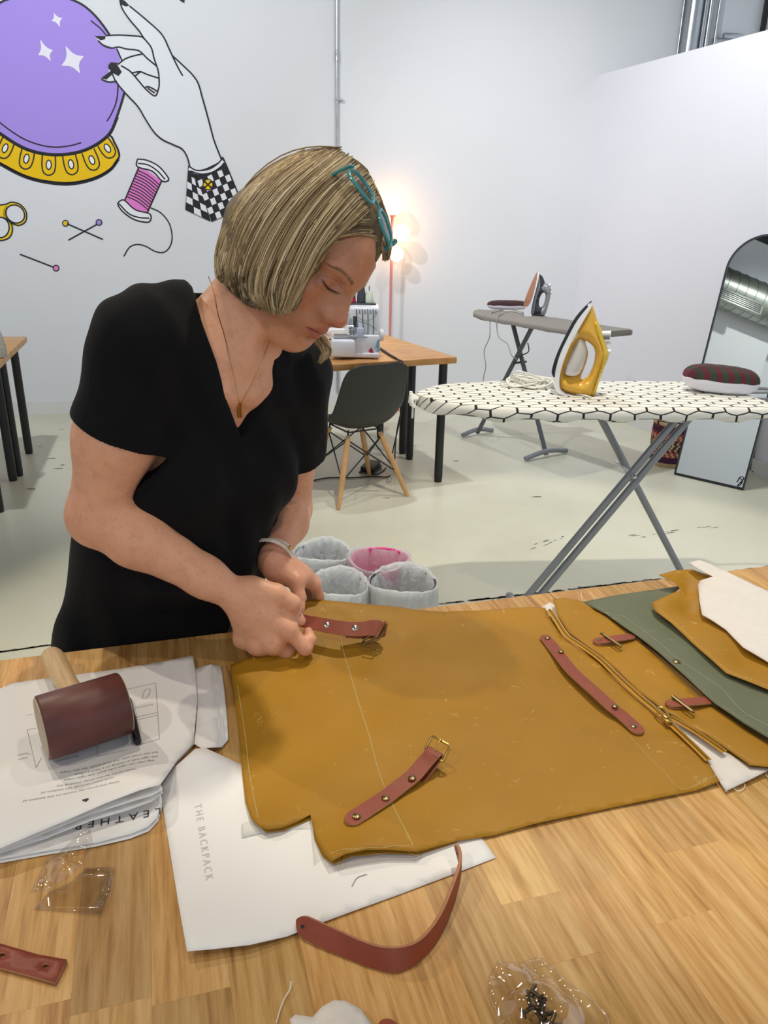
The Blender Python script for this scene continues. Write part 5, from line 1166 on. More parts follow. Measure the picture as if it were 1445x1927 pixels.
# the strap in her hands, with buckle
held = thing('buckle_strap', 'brown leather buckle strap with two silver rivets held in the woman\'s fingers', 'strap', tuple(Zp(650, 1180, BZ0 + .04)))
HA = [Zp(x, y, BZ0 + l) for x, y, l in ((560, 1153, .064), (574, 1157, .063), (615, 1164, .060), (650, 1169.5, .057), (680, 1170, .056), (696, 1167, .057), (708, 1167, .057), (719, 1172, .055))]
HB = [Zp(x, y, BZ0 + l) for x, y, l in ((562, 1178, .049), (578, 1183, .048), (615, 1191, .045), (650, 1196.5, .042), (676, 1197.5, .040), (692, 1196.5, .040), (704, 1197, .040), (714, 1196.5, .038))]
strap_solid(smooth_path(HA, 5), smooth_path(HB, 5), .0034, False, False).build('strap_front', [m_leather, m_ledge], held, angle=50)
offn = np.array([.0, .006, -.008])
HA2 = [HA[-1], HA[-1] + np.array([.008, .006, -.003]), HA[-1] + np.array([.004, .013, -.006]), HA[-2] + np.array([.0, .016, -.008]), HA[-4] + np.array([0, .009, -.006]), HA[-5] + np.array([0, .005, -.004])]
HB2 = [HB[-1], HB[-1] + np.array([.008, .005, -.004]), HB[-1] + np.array([.004, .011, -.009]), HB[-2] + np.array([0, .013, -.012]), HB[-4] + np.array([0, .008, -.009]), HB[-5] + np.array([0, .004, -.006])]
strap_solid(smooth_path(HA2, 5), smooth_path(HB2, 5), .0032, False, False).build('strap_back', [m_leather, m_ledge], held, angle=50)
m_nick = mat('nickel', 'C8C2B6', .22, .9)
nf = np.cross(HA[4] - HA[2], HA[3] - HB[3]); nf /= np.linalg.norm(nf); nf = nf if nf @ (C0 - HA[3]) > 0 else -nf
for (x, y, l) in ((615, 1176.5, .0525), (667.5, 1182.5, .049)): disc('rivet', Zp(x, y, BZ0 + l) + nf * .0017, .0052, m_nick, held, .0016, nf)
Q_ = [Zp(x, y, BZ0 + l) for x, y, l in ((725, 1171, .053), (724, 1186, .047), (713, 1202, .038), (696, 1209, .030), (679, 1214, .022), (683, 1205, .028), (694, 1198, .036), (708, 1190, .043), (714, 1176, .050))]
b = MB(); b.tube(Q_, .0021, 8, closed=True); bf_ = b.build('buckle_frame', m_abrass, held)
b = MB(); b.tube([Zp(720, 1178, BZ0 + .05), Zp(708, 1198, BZ0 + .045), Zp(686, 1212, BZ0 + .03)], .0015, 8); b.build('buckle_prong', m_abrass, bf_)

# the loose strap standing on its edge in an arc
Lb = [Zp(x, y, BZ0 + l) for x, y, l in ((553, 1741, .006), (566, 1762, .003), (600, 1781, .0015), (650, 1802, .001), (700, 1821, .001), (748, 1830, .001), (790, 1806, .001), (825, 1764, .001), (850, 1706, .0015), (864, 1652, .004), (865, 1625, .009), (858, 1600, .016))]
Lt = [Zp(x, y, BZ0 + l) for x, y, l in ((566, 1718, .018), (585, 1726, .019), (625, 1744, .020), (670, 1764, .021), (710, 1778, .022), (750, 1781, .022), (790, 1766, .022), (826, 1722, .022), (852, 1662, .022), (866, 1618, .025), (864, 1596, .028), (856, 1583, .031))]
lo_ = strap_solid(smooth_path(Lb, 5), smooth_path(Lt, 5), .0036).build('leather_strap', [m_leather, m_ledge], None, angle=50); tag(lo_, 'loose brown leather strap curved in an arc, standing on its edge', 'strap')
for (x, y, l) in ((569, 1744, .014), (861, 1606, .017)):
    q = Zp(x, y, BZ0 + l); n = (C0 - q) / np.linalg.norm(C0 - q); disc('strap_hole', q + n * .0022, .0019, m_wire, lo_, .0002, n)
# flat leather end at the left
lw = [Zp(x, y, BZ0 + .0045)[:2] for x, y in ((-60, 1752), (-2, 1775), (60, 1793), (70, 1796), (126, 1806), (104, 1850), (60, 1837), (0, 1821), (-60, 1803))]
hol = [[tuple(Zp(x + 6.0 * math.cos(a) * 1.1, y + 5.2 * math.sin(a), BZ0 + .0045)[:2]) for a in [2 * math.pi * i / 12 for i in range(12)]] for x, y in ((4, 1797), (86, 1818))]
RV, fs = triangulate([tuple(p) for p in lw], .008, hol); b = MB(); b.add([(x, y, BZ0 + .0048) for x, y in RV], fs)
a, c_, d_ = [np.array(b.v[i]) for i in b.f[0][:3]]
if np.cross(c_ - a, d_ - a)[2] < 0: b.f = [tuple(reversed(f_)) for f_ in b.f]
tag(b.build('leather_strap', [m_leather, m_ledge], None, angle=30, mods=(('SOLIDIFY', dict(thickness=.0042, offset=-1, material_offset_rim=1)),)), 'flat brown leather strap end with two punched holes, cut by the left picture edge', 'strap')

# ------------------------------------------------------------------ mallet
mal = thing('mallet', 'short round mallet with dark red-brown head and pale wooden handle on the papers', 'mallet', tuple(Zp(160, 1350, BZ0)))
MR = .0425; zc_ = BZ0 + .013 + MR
ml, mr_ = Zp(77, 1371, zc_), Zp(235, 1322, zc_); ea = mr_ - ml; ML = np.linalg.norm(ea); ea /= ML; ez = np.array([0, 0, 1.0]); ev = np.cross(ez, ea)
MM_ = Matrix(((ev[0], ez[0], ea[0], ml[0]), (ev[1], ez[1], ea[1], ml[1]), (ev[2], ez[2], ea[2], ml[2]), (0, 0, 0, 1)))
tm2 = NT('rawhide'); v = tm2.coord(); cR = lin('552923'); tm2.l(tm2.ramp(tm2.noise(v, 14, 6, .65), [(.3, tuple(x * .75 for x in cR[:3])), (.7, tuple(x * 1.35 for x in cR[:3]))]), tm2.p.inputs['Base Color']); tm2.p.inputs['Roughness'].default_value = .45; tm2.bump(tm2.noise(v, 120, 4), .1, .0006)
b = MB(); b.lathe([(MR - .003, .0006), (MR - .0012, .0012), (MR, .003), (MR, ML - .003), (MR - .0012, ML - .0012), (MR - .003, ML - .0006)], 56, MM_); hd_ = b.build('head', tm2.m, mal)
m_hide = mat('pale_hide', 'B7A88F', .7, var=.1, vscale=60)
for z0, z1 in ((-.0004, .0012), (ML - .0012, ML + .0004)): b = MB(); b.lathe([(MR - .0028, z0), (MR - .0028, z1)], 48, MM_); b.build('face', m_hide, hd_)
hb_, he_ = (ml + mr_) / 2 + np.array([0, 0, .004]), Zp(96, 1233, BZ0 + .036); hd2 = he_ - hb_; HLn = np.linalg.norm(hd2); hd2 /= HLn
q = Vector(hd2).to_track_quat('Z', 'Y').to_matrix().to_4x4(); b = MB()
m_ash = grain('ash_handle', 'B28A5C', 'C9A577', 'D8B88C', math.atan2(hd2[1], hd2[0]), .45, 1.6, .02)
b.lathe([(.012, .03), (.0135, .045), (.0150, HLn * .5), (.0172, HLn * .8), (.0172, HLn * .93), (.0155, HLn * .98), (.011, HLn), (.0005, HLn + .001)], 28, Matrix.Translation(tuple(hb_)) @ q); b.build('handle', m_ash, mal)
disc('pin', Zp(148, 1300.5, zc_ + MR * .80), .0045, m_chrome, mal, .001, np.array([0, .35, 1.0]))

# ------------------------------------------------------------------ papers under the mallet
pk = thing('instruction_booklet', 'curling stack of printed white instruction sheets under the mallet', 'paper', tuple(Zp(180, 1400, BZ0)))
for k, (lab, o, c_, base) in enumerate((
    ('under', [(-80, 1420), (-80, 1646), (0, 1624), (90, 1608), (180, 1593), (245, 1578), (280, 1564), (298, 1545), (306, 1515), (303, 1480), (330, 1440), (362, 1404), (376, 1330), (365, 1260), (330, 1262), (200, 1290), (60, 1310)], [], .001),
    ('under', [(-80, 1420), (-80, 1638, .003), (0, 1617, .003), (95, 1600, .003), (185, 1585, .003), (247, 1569, .003), (278, 1556, .004), (296, 1538, .005), (305, 1508, .006), (301, 1478, .003), (330, 1440), (362, 1404), (372, 1330), (365, 1262), (330, 1265), (200, 1290), (60, 1310)], [(150, 1480, .001)], .002),
    ('under', [(-80, 1420), (-80, 1632, .006), (0, 1606, .006), (80, 1580, .008), (170, 1545, .012), (240, 1525, .015), (285, 1508, .018), (306, 1492, .017), (302, 1476, .011), (330, 1440, .002), (364, 1402), (370, 1320), (364, 1250), (330, 1258), (200, 1283), (60, 1305)], [(150, 1470, .002)], .003),
    ('under', [(-80, 1420), (-80, 1626, .010), (0, 1601, .011), (80, 1570, .013), (170, 1533, .018), (240, 1511, .022), (285, 1497, .024), (306, 1485, .021), (302, 1474, .016), (332, 1436, .003), (366, 1400), (368, 1320), (364, 1245), (330, 1253), (200, 1278), (60, 1300)], [(150, 1460, .002)], .004),
    ('top', [(-80, 1400), (-80, 1615, .016), (0, 1597, .017), (60, 1571, .019), (127, 1543, .023), (200, 1511, .028), (262, 1487, .032), (285, 1480, .032), (301, 1477, .026), (332, 1433, .008), (364, 1399, .001), (371, 1316), (367, 1260, .004), (362, 1233, .006), (300, 1246, .002), (230, 1258), (153, 1268), (60, 1280), (22, 1286), (0, 1296), (-80, 1312)], [(150, 1440, .003), (200, 1380, .001), (100, 1400, .001), (230, 1300, .001)], .0055))):
    sh = Sheet(o, c_, base=base); so = sh.build('top_sheet' if lab == 'top' else 'sheet', m_paper, pk, th=.0003)
    if k == 1: draw_text(sh, 'LEATHER', .0165, 304, 1520, 150, 1549, 'heading', m_printd, so, .0006, 1.65)
    if lab == 'top': tops_ = sh; topo = so
# a second fan of sheets behind, at the right
fan = thing('instruction_booklet', 'second fanned packet of white sheets just left of the canvas panel', 'paper', tuple(Zp(400, 1330, BZ0)))
for k in range(4):
    d = k * 6; sh = Sheet([(350, 1262), (400 + d * .2, 1249 + k), (398 + d, 1251 + k * .5, .001), (404 + d, 1300, .001 * k), (409 + d, 1350, .001 * k), (413 + d * .9, 1392, .002), (406 + d * .6, 1406, .006 - .001 * k), (379, 1408, .009 - .001 * k), (366, 1400, .004), (372, 1330)], [], base=.0045 - .001 * k, p=2.6); sh.build('sheet', m_paper, fan, th=.0003)
# print on the top sheet, upside down to the camera
for (s_, x, y, x2, y2, sz) in (('Set the rivets over the rivet posts. Set the rivets', 297, 1414, 150, 1447, .0062), ('the right side is resting on a hard surface', 297, 1422, 150, 1455, .0062), ('bag over the right side, push the right rivets', 290, 1430, 145, 1463, .0062), ('holes of the buckle strap. Holding the', 255, 1446, 110, 1478, .0062), ('rivet posts through the bottom of', 215, 1462, 70, 1492, .0062), ('strap and press the buckle on the bottom of', 225, 1470, 60, 1504, .0062), ('Punch', 52, 1416, 36, 1420, .0052), ('Press', 51, 1424, 37, 1428, .0052), ('Back Exterior', 148, 1421, 118, 1429, .0052), ('right side', 147, 1414, 124, 1419, .0052), ('Snap Extension', 288, 1325, 258, 1331, .0042)):
    draw_text(tops_, s_, sz, x, y, x2, y2, 'printed_line', m_print, topo)
def rule(sh, pts, r, parent, mt=m_print, nm='printed_rule'):
    P = smooth_path([sh.pt(*q) for q in pts], 4) if len(pts) > 2 else [sh.pt(*pts[0]) + (sh.pt(*pts[1]) - sh.pt(*pts[0])) * f for f in np.linspace(0, 1, 8)]
    P = [np.array([p[0], p[1], sh.h(p[:2])[0] + .0004]) for p in P]; A_r, B_r = flat_ribbon(P, r); n = len(A_r); b = MB(); b.add([tuple(a) for a in A_r] + [tuple(c_) for c_ in B_r], [(i, n + i, n + i + 1, i + 1) for i in range(n - 1)]); b.build(nm, mt, parent, smooth=False)
for pts in (((237, 1298), (293, 1285)), ((293, 1285), (300, 1391)), ((296, 1341), (256, 1350)), ((297, 1346), (258, 1355)), ((300, 1391), (262, 1402)), ((183, 1400), (183, 1424)), ((183, 1424), (240, 1411)), ((51, 1373), (68, 1445)), ((51, 1373), (68, 1371)), ((68, 1445), (79, 1425)), ((53, 1420), (60, 1419)), ((51, 1346), (62, 1344))): rule(tops_, pts, .0006, topo)
rule(tops_, [(267, 1314), (272, 1300), (279, 1296), (283, 1299), (276, 1313), (267, 1314)], .0006, topo); rule(tops_, [(155, 1507), (165, 1504), (160, 1509)], .003, topo, m_printd)
# ------------------------------------------------------------------ marker pen
p0, p1 = tops_.pt(241, 1311, .0055), tops_.pt(259, 1397, .0055); e = p1 - p0; L = np.linalg.norm(e); q = Vector(e).to_track_quat('Z', 'Y').to_matrix().to_4x4(); pen = thing('marker_pen', 'black marker pen lying on the printed sheet beside the mallet head', 'pen', tuple(p0)); MPn = Matrix.Translation(tuple(p0)) @ q
b = MB(); b.lathe([(.0018, 0), (.0028, .004), (.0042, .012), (.0047, L * .5)], 18, MPn); b.build('barrel', m_dkgrey, pen)
b = MB(); b.lathe([(.0051, L * .48), (.0053, L * .5), (.0054, L * .97), (.0046, L)], 18, MPn); cp_ = b.build('cap', m_black, pen)
b = MB(); b.box((-.0012, -.0002, L * .62), (.0012, .0004, L * .8), MPn @ Matrix.Translation((0, .0054, 0)) if False else MPn @ Matrix.Rotation(math.pi, 4, 'Z') @ Matrix.Translation((0, .0054, 0))); b.build('label', mat('pen_label', 'B9BABC', .5), cp_, smooth=False)
# ------------------------------------------------------------------ clear plastic
t = NT('clear_film'); t.p.inputs['Base Color'].default_value = (1, 1, 1, 1); t.p.inputs['Roughness'].default_value = .06
tr = t.n('ShaderNodeBsdfTransparent'); tr.inputs[0].default_value = (.96, .95, .93, 1); gl = t.n('ShaderNodeBsdfGlossy'); gl.inputs['Roughness'].default_value = .07; fr_ = t.n('ShaderNodeLayerWeight'); fr_.inputs[0].default_value = .25; mxx = t.n('ShaderNodeMixShader')
t.l(t.math('ADD', t.math('MULTIPLY', fr_.outputs['Facing'], .34), .035), mxx.inputs[0]); t.l(tr.outputs[0], mxx.inputs[1]); t.l(gl.outputs[0], mxx.inputs[2]); t.l(mxx.outputs[0], t.out.inputs[0]); m_film = t.m
class Crumple(Sheet):
    def h(s, xy):
        z = Sheet.h(s, xy); xy = np.atleast_2d(xy); x, y = xy[:, 0] * 70, xy[:, 1] * 70
        return z + s.cr * (np.abs(np.sin(x * 1.1 + 2 * np.sin(y * .7))) + np.abs(np.sin(y * 1.6 - x * .8 + 1)) * .7)
cr = Crumple([(170, 1567, .02), (177, 1597, .02), (155, 1637, .014), (124, 1668, .010), (90, 1685, .004), (58, 1695), (75, 1655, .006), (92, 1625, .010), (110, 1610, .014), (146, 1584, .018)], [(125, 1632, .022)], base=.001); cr.cr = .006
tag(cr.build('plastic_bag', m_film, th=.0002, spacing=.005), 'small crumpled clear plastic bag by the paper stack', 'bag')
fs_ = Sheet([(161, 1633, .001), (217, 1632, .002), (212, 1660, .004), (202, 1695, .003), (190, 1722, .002), (125, 1717), (62, 1711), (92, 1678), (133, 1660)], [], base=.0006)
fso = tag(fs_.build('plastic_film', m_film, th=.0003), 'flat piece of clear plastic film below the crumpled bag', 'film')
cw = Sheet([(195, 1623, .004), (206, 1640, .010), (210, 1656, .014), (207, 1676, .015), (198, 1694, .012), (184, 1712, .004), (170, 1708), (190, 1680, .002), (197, 1655, .002)], [], base=.001); cw.build('curled_edge', m_film, fso, th=.0003, spacing=.006)
bag = Crumple([(915, 1885), (918, 1840, .006), (935, 1818, .010), (975, 1812, .012), (1015, 1808, .01), (1040, 1828, .012), (1075, 1862, .012), (1110, 1888, .010), (1145, 1915, .004), (1150, 1960), (1050, 1990, .004), (950, 1960, .004)], [(1010, 1880, .022), (1050, 1900, .02)], base=.002); bag.cr = .005
tag(bag.build('plastic_bag', m_film, th=.0002, spacing=.005), 'clear plastic bag holding loose brass rivets', 'bag')
m_rivet = mat('dark_brass_rivet', '5E5446', .3, .85); rr = random.Random(4)
for k, (x, y, a, tl) in enumerate(((1002, 1862, .9, .3), (1010, 1872, 2.4, .1), (996, 1886, 1.8, .6), (1018, 1884, .3, .2), (1007, 1896, 2.9, .1), (1022, 1898, 1.2, .5), (1032, 1908, .1, .2), (1015, 1912, 2.2, .1), (1040, 1918, 1.0, .3), (1026, 1922, 2.7, .1), (992, 1902, .5, .2), (1046, 1930, .2, .1))):
    c = Zp(x, y, BZ0 + .008 + .003 * (k % 3)); M = Matrix.Translation(tuple(c)) @ Matrix.Rotation(a, 4, 'Z') @ Matrix.Rotation(math.pi / 2 - tl, 4, 'Y')
    b = MB(); b.lathe([(.0046, -.0052), (.0048, -.0044), (.004, -.0036), (.0019, -.003), (.0018, .0055), (.0012, .006)], 14, M); tag(b.build('rivet', m_rivet), 'loose dark brass rivet in the clear plastic bag', 'rivet', 'loose rivets in the plastic bag')
# ------------------------------------------------------------------ scraps
sc_ = Crumple([(545, 1926, .004), (556, 1914, .008), (588, 1918, .006), (606, 1900, .012), (628, 1889, .014), (650, 1888, .013), (678, 1900, .010), (700, 1935, .004), (690, 1990), (560, 1990)], [(640, 1940, .018)], base=.001); sc_.cr = .003
tag(sc_.build('cloth_scrap', m_linen, spacing=.006), 'crumpled white cloth scrap at the bottom picture edge', 'cloth')
lo2 = strap_solid(*flat_ribbon([Zp(716, 1923, BZ0 + .003), Zp(727, 1935, BZ0 + .003), Zp(748, 1965, BZ0 + .003)], .02), .0035).build('leather_strap', [m_leather, m_ledge], None, angle=50); tag(lo2, 'rounded tip of a brown leather strap peeping in beside the white cloth scrap', 'strap')
def loose_thread(label, pts, r=.0006, mt=m_wthread):
    b = MB(); b.tube(smooth_path(pts, 6), r, 5); tag(b.build('loose_thread', mt), label, 'thread')
loose_thread('pale loose thread by the white cloth scrap', [Zp(x, y, BZ0 + .002 + l) for x, y, l in ((548, 1846, .004), (545, 1862, .002), (536, 1878, 0), (527, 1900, 0), (520, 1925, 0))])
loose_thread('fine thread lying on the white sheet under the panel', [Zp(x, y, BZ0 + .003) for x, y in ((690, 1645), (672, 1652), (662, 1668))], .0004, m_print)
loose_thread('white thread end at the back bench edge left of the zip', [Zp(x, y, BZ0 + .0012) for x, y in ((1035, 1113), (1042, 1122), (1050, 1128), (1042, 1130))])
loose_thread('white thread strands at the back bench edge right of the zip', [Zp(x, y, BZ0 + .0012) for x, y in ((1093, 1112), (1095, 1126), (1100, 1131), (1118, 1130), (1110, 1115))])
for k, (lab, pts) in enumerate((('longest frayed thread hanging from the white zip lining', ((1362, 1480), (1366, 1490), (1370, 1484), (1366, 1476), (1378, 1470))), ('frayed thread loop at the lower tip of the zip lining', ((1395, 1468), (1402, 1480), (1388, 1488), (1378, 1480))), ('short frayed thread of the zip lining at the right picture edge', ((1440, 1448), (1442, 1458), (1447, 1465))))):
    loose_thread(lab, [Zp(x, y, BZ0 + .003) for x, y in pts], .0005)
# yellow frayed threads at the panel hem
b = MB()
for pts in (((640, 1612), (636, 1622), (633, 1630)), ((648, 1608), (645, 1618), (640, 1628)), ((705, 1605), (714, 1608), (718, 1610)), ((770, 1604), (782, 1610), (788, 1608)), ((476, 1240), (466, 1247), (452, 1248)), ((430, 1246), (431, 1255), (433, 1262)), ((458, 1246), (462, 1243), (466, 1246))):
    b.tube(smooth_path([Zp(x, y, BZ0 + .009) for x, y in pts], 4), .0004, 4)
b.build('frayed_thread', mat('golden_thread', 'C79A35', .8), panel, kind='stuff')

# ================================================================== THE WOMAN: one continuous skin surface grown from a distance field
class Field:
    def __init__(s, lo, hi, h):
        s.lo = np.array(lo, float); s.h = h; s.n = np.ceil((np.array(hi) - s.lo) / h).astype(int) + 1; s.f = np.full(s.n, 1.0, np.float32)
    def box(s, lo, hi):
        a = np.clip(np.floor((np.array(lo) - s.lo) / s.h).astype(int), 0, s.n); b_ = np.clip(np.ceil((np.array(hi) - s.lo) / s.h).astype(int) + 1, 0, s.n)
        sl = tuple(slice(x, y) for x, y in zip(a, b_)); ax_ = [(s.lo[i] + s.h * np.arange(a[i], b_[i])).astype(np.float32) for i in range(3)]
        return sl, ax_[0][:, None, None], ax_[1][None, :, None], ax_[2][None, None, :]
    def put(s, sl, d, k, sub=False):
        a = s.f[sl]
        if a.size == 0: return
        if sub: d = -d
        if k > 0:
            hh = np.maximum(k - np.abs(a - d), 0) / k
            s.f[sl] = (np.maximum(a, d) + hh * hh * k * .25) if sub else (np.minimum(a, d) - hh * hh * k * .25)
        else: s.f[sl] = np.maximum(a, d) if sub else np.minimum(a, d)
    def cone(s, a, b_, r1, r2, k=.012, sub=False, flat=None):
        """tapered capsule; flat=(axis, factor) squashes it along an axis"""
        a, b_ = np.array(a, float), np.array(b_, float); m_ = max(r1, r2) + k + .012
        sl, X, Y, Z = s.box(np.minimum(a, b_) - m_, np.maximum(a, b_) + m_)
        ab = b_ - a; L2_ = max(ab @ ab, 1e-9); px, py, pz = X - a[0], Y - a[1], Z - a[2]
        t_ = np.clip((px * ab[0] + py * ab[1] + pz * ab[2]) / L2_, 0, 1); dx_, dy_, dz_ = px - t_ * ab[0], py - t_ * ab[1], pz - t_ * ab[2]
        q = dx_ * dx_ + dy_ * dy_ + dz_ * dz_
        if flat is not None:
            n, f = np.array(flat[0]) / np.linalg.norm(flat[0]), flat[1]; c_ = dx_ * n[0] + dy_ * n[1] + dz_ * n[2]; q = q + c_ * c_ * (1 / f ** 2 - 1)
        s.put(sl, np.sqrt(q) - (r1 + (r2 - r1) * t_), k, sub)
    def ell(s, c, M, r, k=.015, sub=False):
        """ellipsoid with axes the columns of M"""
        c, r = np.array(c, float), np.array(r, float); m_ = r.max() + k + .012; sl, X, Y, Z = s.box(c - m_, c + m_); X, Y, Z = X - c[0], Y - c[1], Z - c[2]
        q0 = q1 = 0
        for i in range(3):
            u_ = (X * M[0][i] + Y * M[1][i] + Z * M[2][i]) / r[i]; q0 = q0 + u_ * u_; q1 = q1 + (u_ / r[i]) ** 2
        k0_ = np.sqrt(q0); s.put(sl, k0_ * (k0_ - 1) / np.maximum(np.sqrt(q1), 1e-6), k, sub)
    def val(s, P):
        P = (np.atleast_2d(P) - s.lo) / s.h; i = np.floor(P).astype(int); ok = ((i >= 0) & (i < s.n - 1)).all(1); i = np.clip(i, 0, s.n - 2); f = P - i; out = 0
        for dx_ in (0, 1):
            for dy_ in (0, 1):
                for dz_ in (0, 1):
                    out = out + s.f[i[:, 0] + dx_, i[:, 1] + dy_, i[:, 2] + dz_] * np.where(dx_, f[:, 0], 1 - f[:, 0]) * np.where(dy_, f[:, 1], 1 - f[:, 1]) * np.where(dz_, f[:, 2], 1 - f[:, 2])
        return np.where(ok, out, 1.0)
    def hits(s, px, t0, t1, step=.0025):
        """first surface point along the lines of sight of pixels px"""
        D_ = np.array([ray(x, y) for x, y in px]); t_ = np.full(len(D_), t0); best = np.full(len(D_), 9.0); bt = np.full(len(D_), (t0 + t1) / 2); done = np.zeros(len(D_), bool)
        for tt in np.arange(t0, t1, step):
            v_ = s.val(C0 + D_ * tt); up_ = (~done) & (v_ < best); best[up_] = v_[up_]; bt[up_] = tt; done |= v_ < 0
        return C0 + D_ * bt[:, None], best
    def mesh(s):
        """naive surface nets"""
        f = s.f; n = s.n - 1; ins = f < 0; cnt = np.zeros(n, np.int8)
        cor = [(a, b_, c_) for a in (0, 1) for b_ in (0, 1) for c_ in (0, 1)]
        for a, b_, c_ in cor: cnt += ins[a:a + n[0], b_:b_ + n[1], c_:c_ + n[2]]
        I = np.argwhere((cnt > 0) & (cnt < 8)); del cnt
        vals = np.stack([f[I[:, 0] + a, I[:, 1] + b_, I[:, 2] + c_] for a, b_, c_ in cor], 1).astype(float); acc = np.zeros((len(I), 3)); num = np.zeros(len(I))
        for p in range(8):
            for q in range(p + 1, 8):
                if sum(abs(cor[p][i] - cor[q][i]) for i in range(3)) != 1: continue
                va, vb = vals[:, p], vals[:, q]; m_ = (va < 0) != (vb < 0); t_ = va / np.where(m_, va - vb, 1); A_ = np.array(cor[p]) + (np.array(cor[q]) - np.array(cor[p])) * t_[:, None]
                acc += A_ * m_[:, None]; num += m_
        Vv = s.lo + (I + acc / num[:, None]) * s.h; idm = -np.ones(n, np.int32); idm[I[:, 0], I[:, 1], I[:, 2]] = np.arange(len(I)); quads = []
        for ax_ in range(3):
            o1, o2 = [(1, 2), (2, 0), (0, 1)][ax_]; sl0 = [slice(None)] * 3; sl1 = [slice(None)] * 3; sl0[ax_] = slice(0, -1); sl1[ax_] = slice(1, None)
            A_, B_ = ins[tuple(sl0)], ins[tuple(sl1)]; E_ = np.argwhere(A_ != B_); E_ = E_[(E_[:, o1] > 0) & (E_[:, o2] > 0) & (E_[:, o1] < n[o1]) & (E_[:, o2] < n[o2])]
            fl_ = A_[E_[:, 0], E_[:, 1], E_[:, 2]]
            def cell(d1, d2):
                J = E_.copy(); J[:, o1] -= d1; J[:, o2] -= d2; return idm[J[:, 0], J[:, 1], J[:, 2]]
            q = np.stack([cell(1, 1), cell(0, 1), cell(0, 0), cell(1, 0)], 1); q[~fl_] = q[~fl_][:, ::-1]; quads.append(q)
        Q = np.concatenate(quads); return Vv, Q[(Q >= 0).all(1)]
def smooth_mesh(Vv, Q, it=2, lam=.5):
    for _ in range(it):
        acc = np.zeros_like(Vv); c_ = np.zeros(len(Vv))
        for i in range(4):
            a, b_ = Q[:, i], Q[:, (i + 1) % 4]; np.add.at(acc, a, Vv[b_]); np.add.at(acc, b_, Vv[a]); np.add.at(c_, a, 1); np.add.at(c_, b_, 1)
        Vv = Vv + lam * (acc / np.maximum(c_, 1)[:, None] - Vv)
    return Vv
def mesh_object(name, Vv, Q, mt, parent, col=None):
    me = bpy.data.meshes.new(name); me.vertices.add(len(Vv)); me.vertices.foreach_set('co', Vv.astype(np.float32).ravel()); k = Q.shape[1]
    me.loops.add(len(Q) * k); me.loops.foreach_set('vertex_index', Q.astype(np.int32).ravel()); me.polygons.add(len(Q)); me.polygons.foreach_set('loop_start', np.arange(0, len(Q) * k, k, dtype=np.int32))
    me.polygons.foreach_set('use_smooth', np.ones(len(Q), bool)); me.update(calc_edges=True); me.materials.append(mt)
    if col is not None:
        ca = me.color_attributes.new('tone', 'FLOAT_COLOR', 'POINT'); ca.data.foreach_set('color', np.column_stack([col, np.ones(len(col))]).astype(np.float32).ravel())
    o = bpy.data.objects.new(name, me); COL.objects.link(o); attach(o, parent); return o

# ---- head frame (columns: her left, up, forward) and joints, all in metres
HM = np.array([[0.4626, 0.6287, 0.6250], [0.8525, -0.1218, -0.5084], [-0.2435, 0.7680, -0.5923]]); HO = np.array([-0.1155, 1.1944, 1.5020])
def hp(x, y, z): return HO + HM @ np.array([x, y, z])
SR, ER, WR = Dp(256, 640, 1.085), Dp(184, 966, 1.165), Dp(440, 1118, 1.222)
SL, EL, WL = Dp(553, 705, 1.32), Dp(546, 958, 1.49), Dp(513, 1046, 1.345)
NB = (SR + SL) / 2 + np.array([.0, .0, .025]); PV = Dp(298, 1206, 1.50)
tf = np.array([.70, -.71, 0.0]); tu = (NB - PV) / np.linalg.norm(NB - PV); tl3 = np.cross(tu, tf); tl3 /= np.linalg.norm(tl3); tf = np.cross(tl3, tu); TM = np.stack([tl3, tf, tu], 1)
def tp(l, f, u_): return NB + tl3 * l + tf * f + tu * u_
B = Field((-.72, .98, .86), (-.02, 1.56, 1.66), .0023)
# trunk
B.ell(tp(0, .0, -.13), TM, (.150, .086, .155), .04); B.ell(tp(0, .01, -.34), TM, (.125, .085, .16), .05)
B.cone(tp(-.02, .0, -.02), tp(-.115, -.005, -.03), .05, .05, .05); B.cone(tp(.02, .0, -.02), tp(.115, -.005, -.03), .05, .05, .05)
skb_ = hp(0, -.035, -.045)
B.cone(tp(-.005, -.02, -.03), skb_ + np.array([-.015, 0, -.02]), .060, .052, .04)
B.cone(hp(-.055, -.03, -.03), tp(.012, .068, -.045), .012, .009, .03); B.cone(hp(.055, -.03, -.03), tp(.03, .06, -.045), .012, .010, .03)       # neck tendons
for sg in (-1, 1): B.cone(tp(.02 * sg, .075, -.055), tp(.12 * sg, .035, -.005), .0095, .011, .025)                                                    # collar bones
# arms
B.cone(SR, SR * .45 + ER * .55, .056, .053, .035); B.cone(SR * .45 + ER * .55, ER, .053, .0415, .03); B.cone(SL, SL * .5 + EL * .5, .055, .047, .03); B.cone(SL * .5 + EL * .5, EL, .047, .038, .03)
m1 = ER + (WR - ER) * .28; B.cone(ER, m1, .042, .0455, .02); B.cone(m1, ER + (WR - ER) * .78, .0455, .030, .02); B.cone(ER + (WR - ER) * .78, WR, .030, .0265, .02)
B.cone(ER + np.array([-.006, .004, -.012]), ER + np.array([-.008, .002, -.02]), .028, .026, .03)
m2 = EL + (WL - EL) * .3; B.cone(EL, m2, .039, .041, .02); B.cone(m2, WL, .041, .0255, .02)
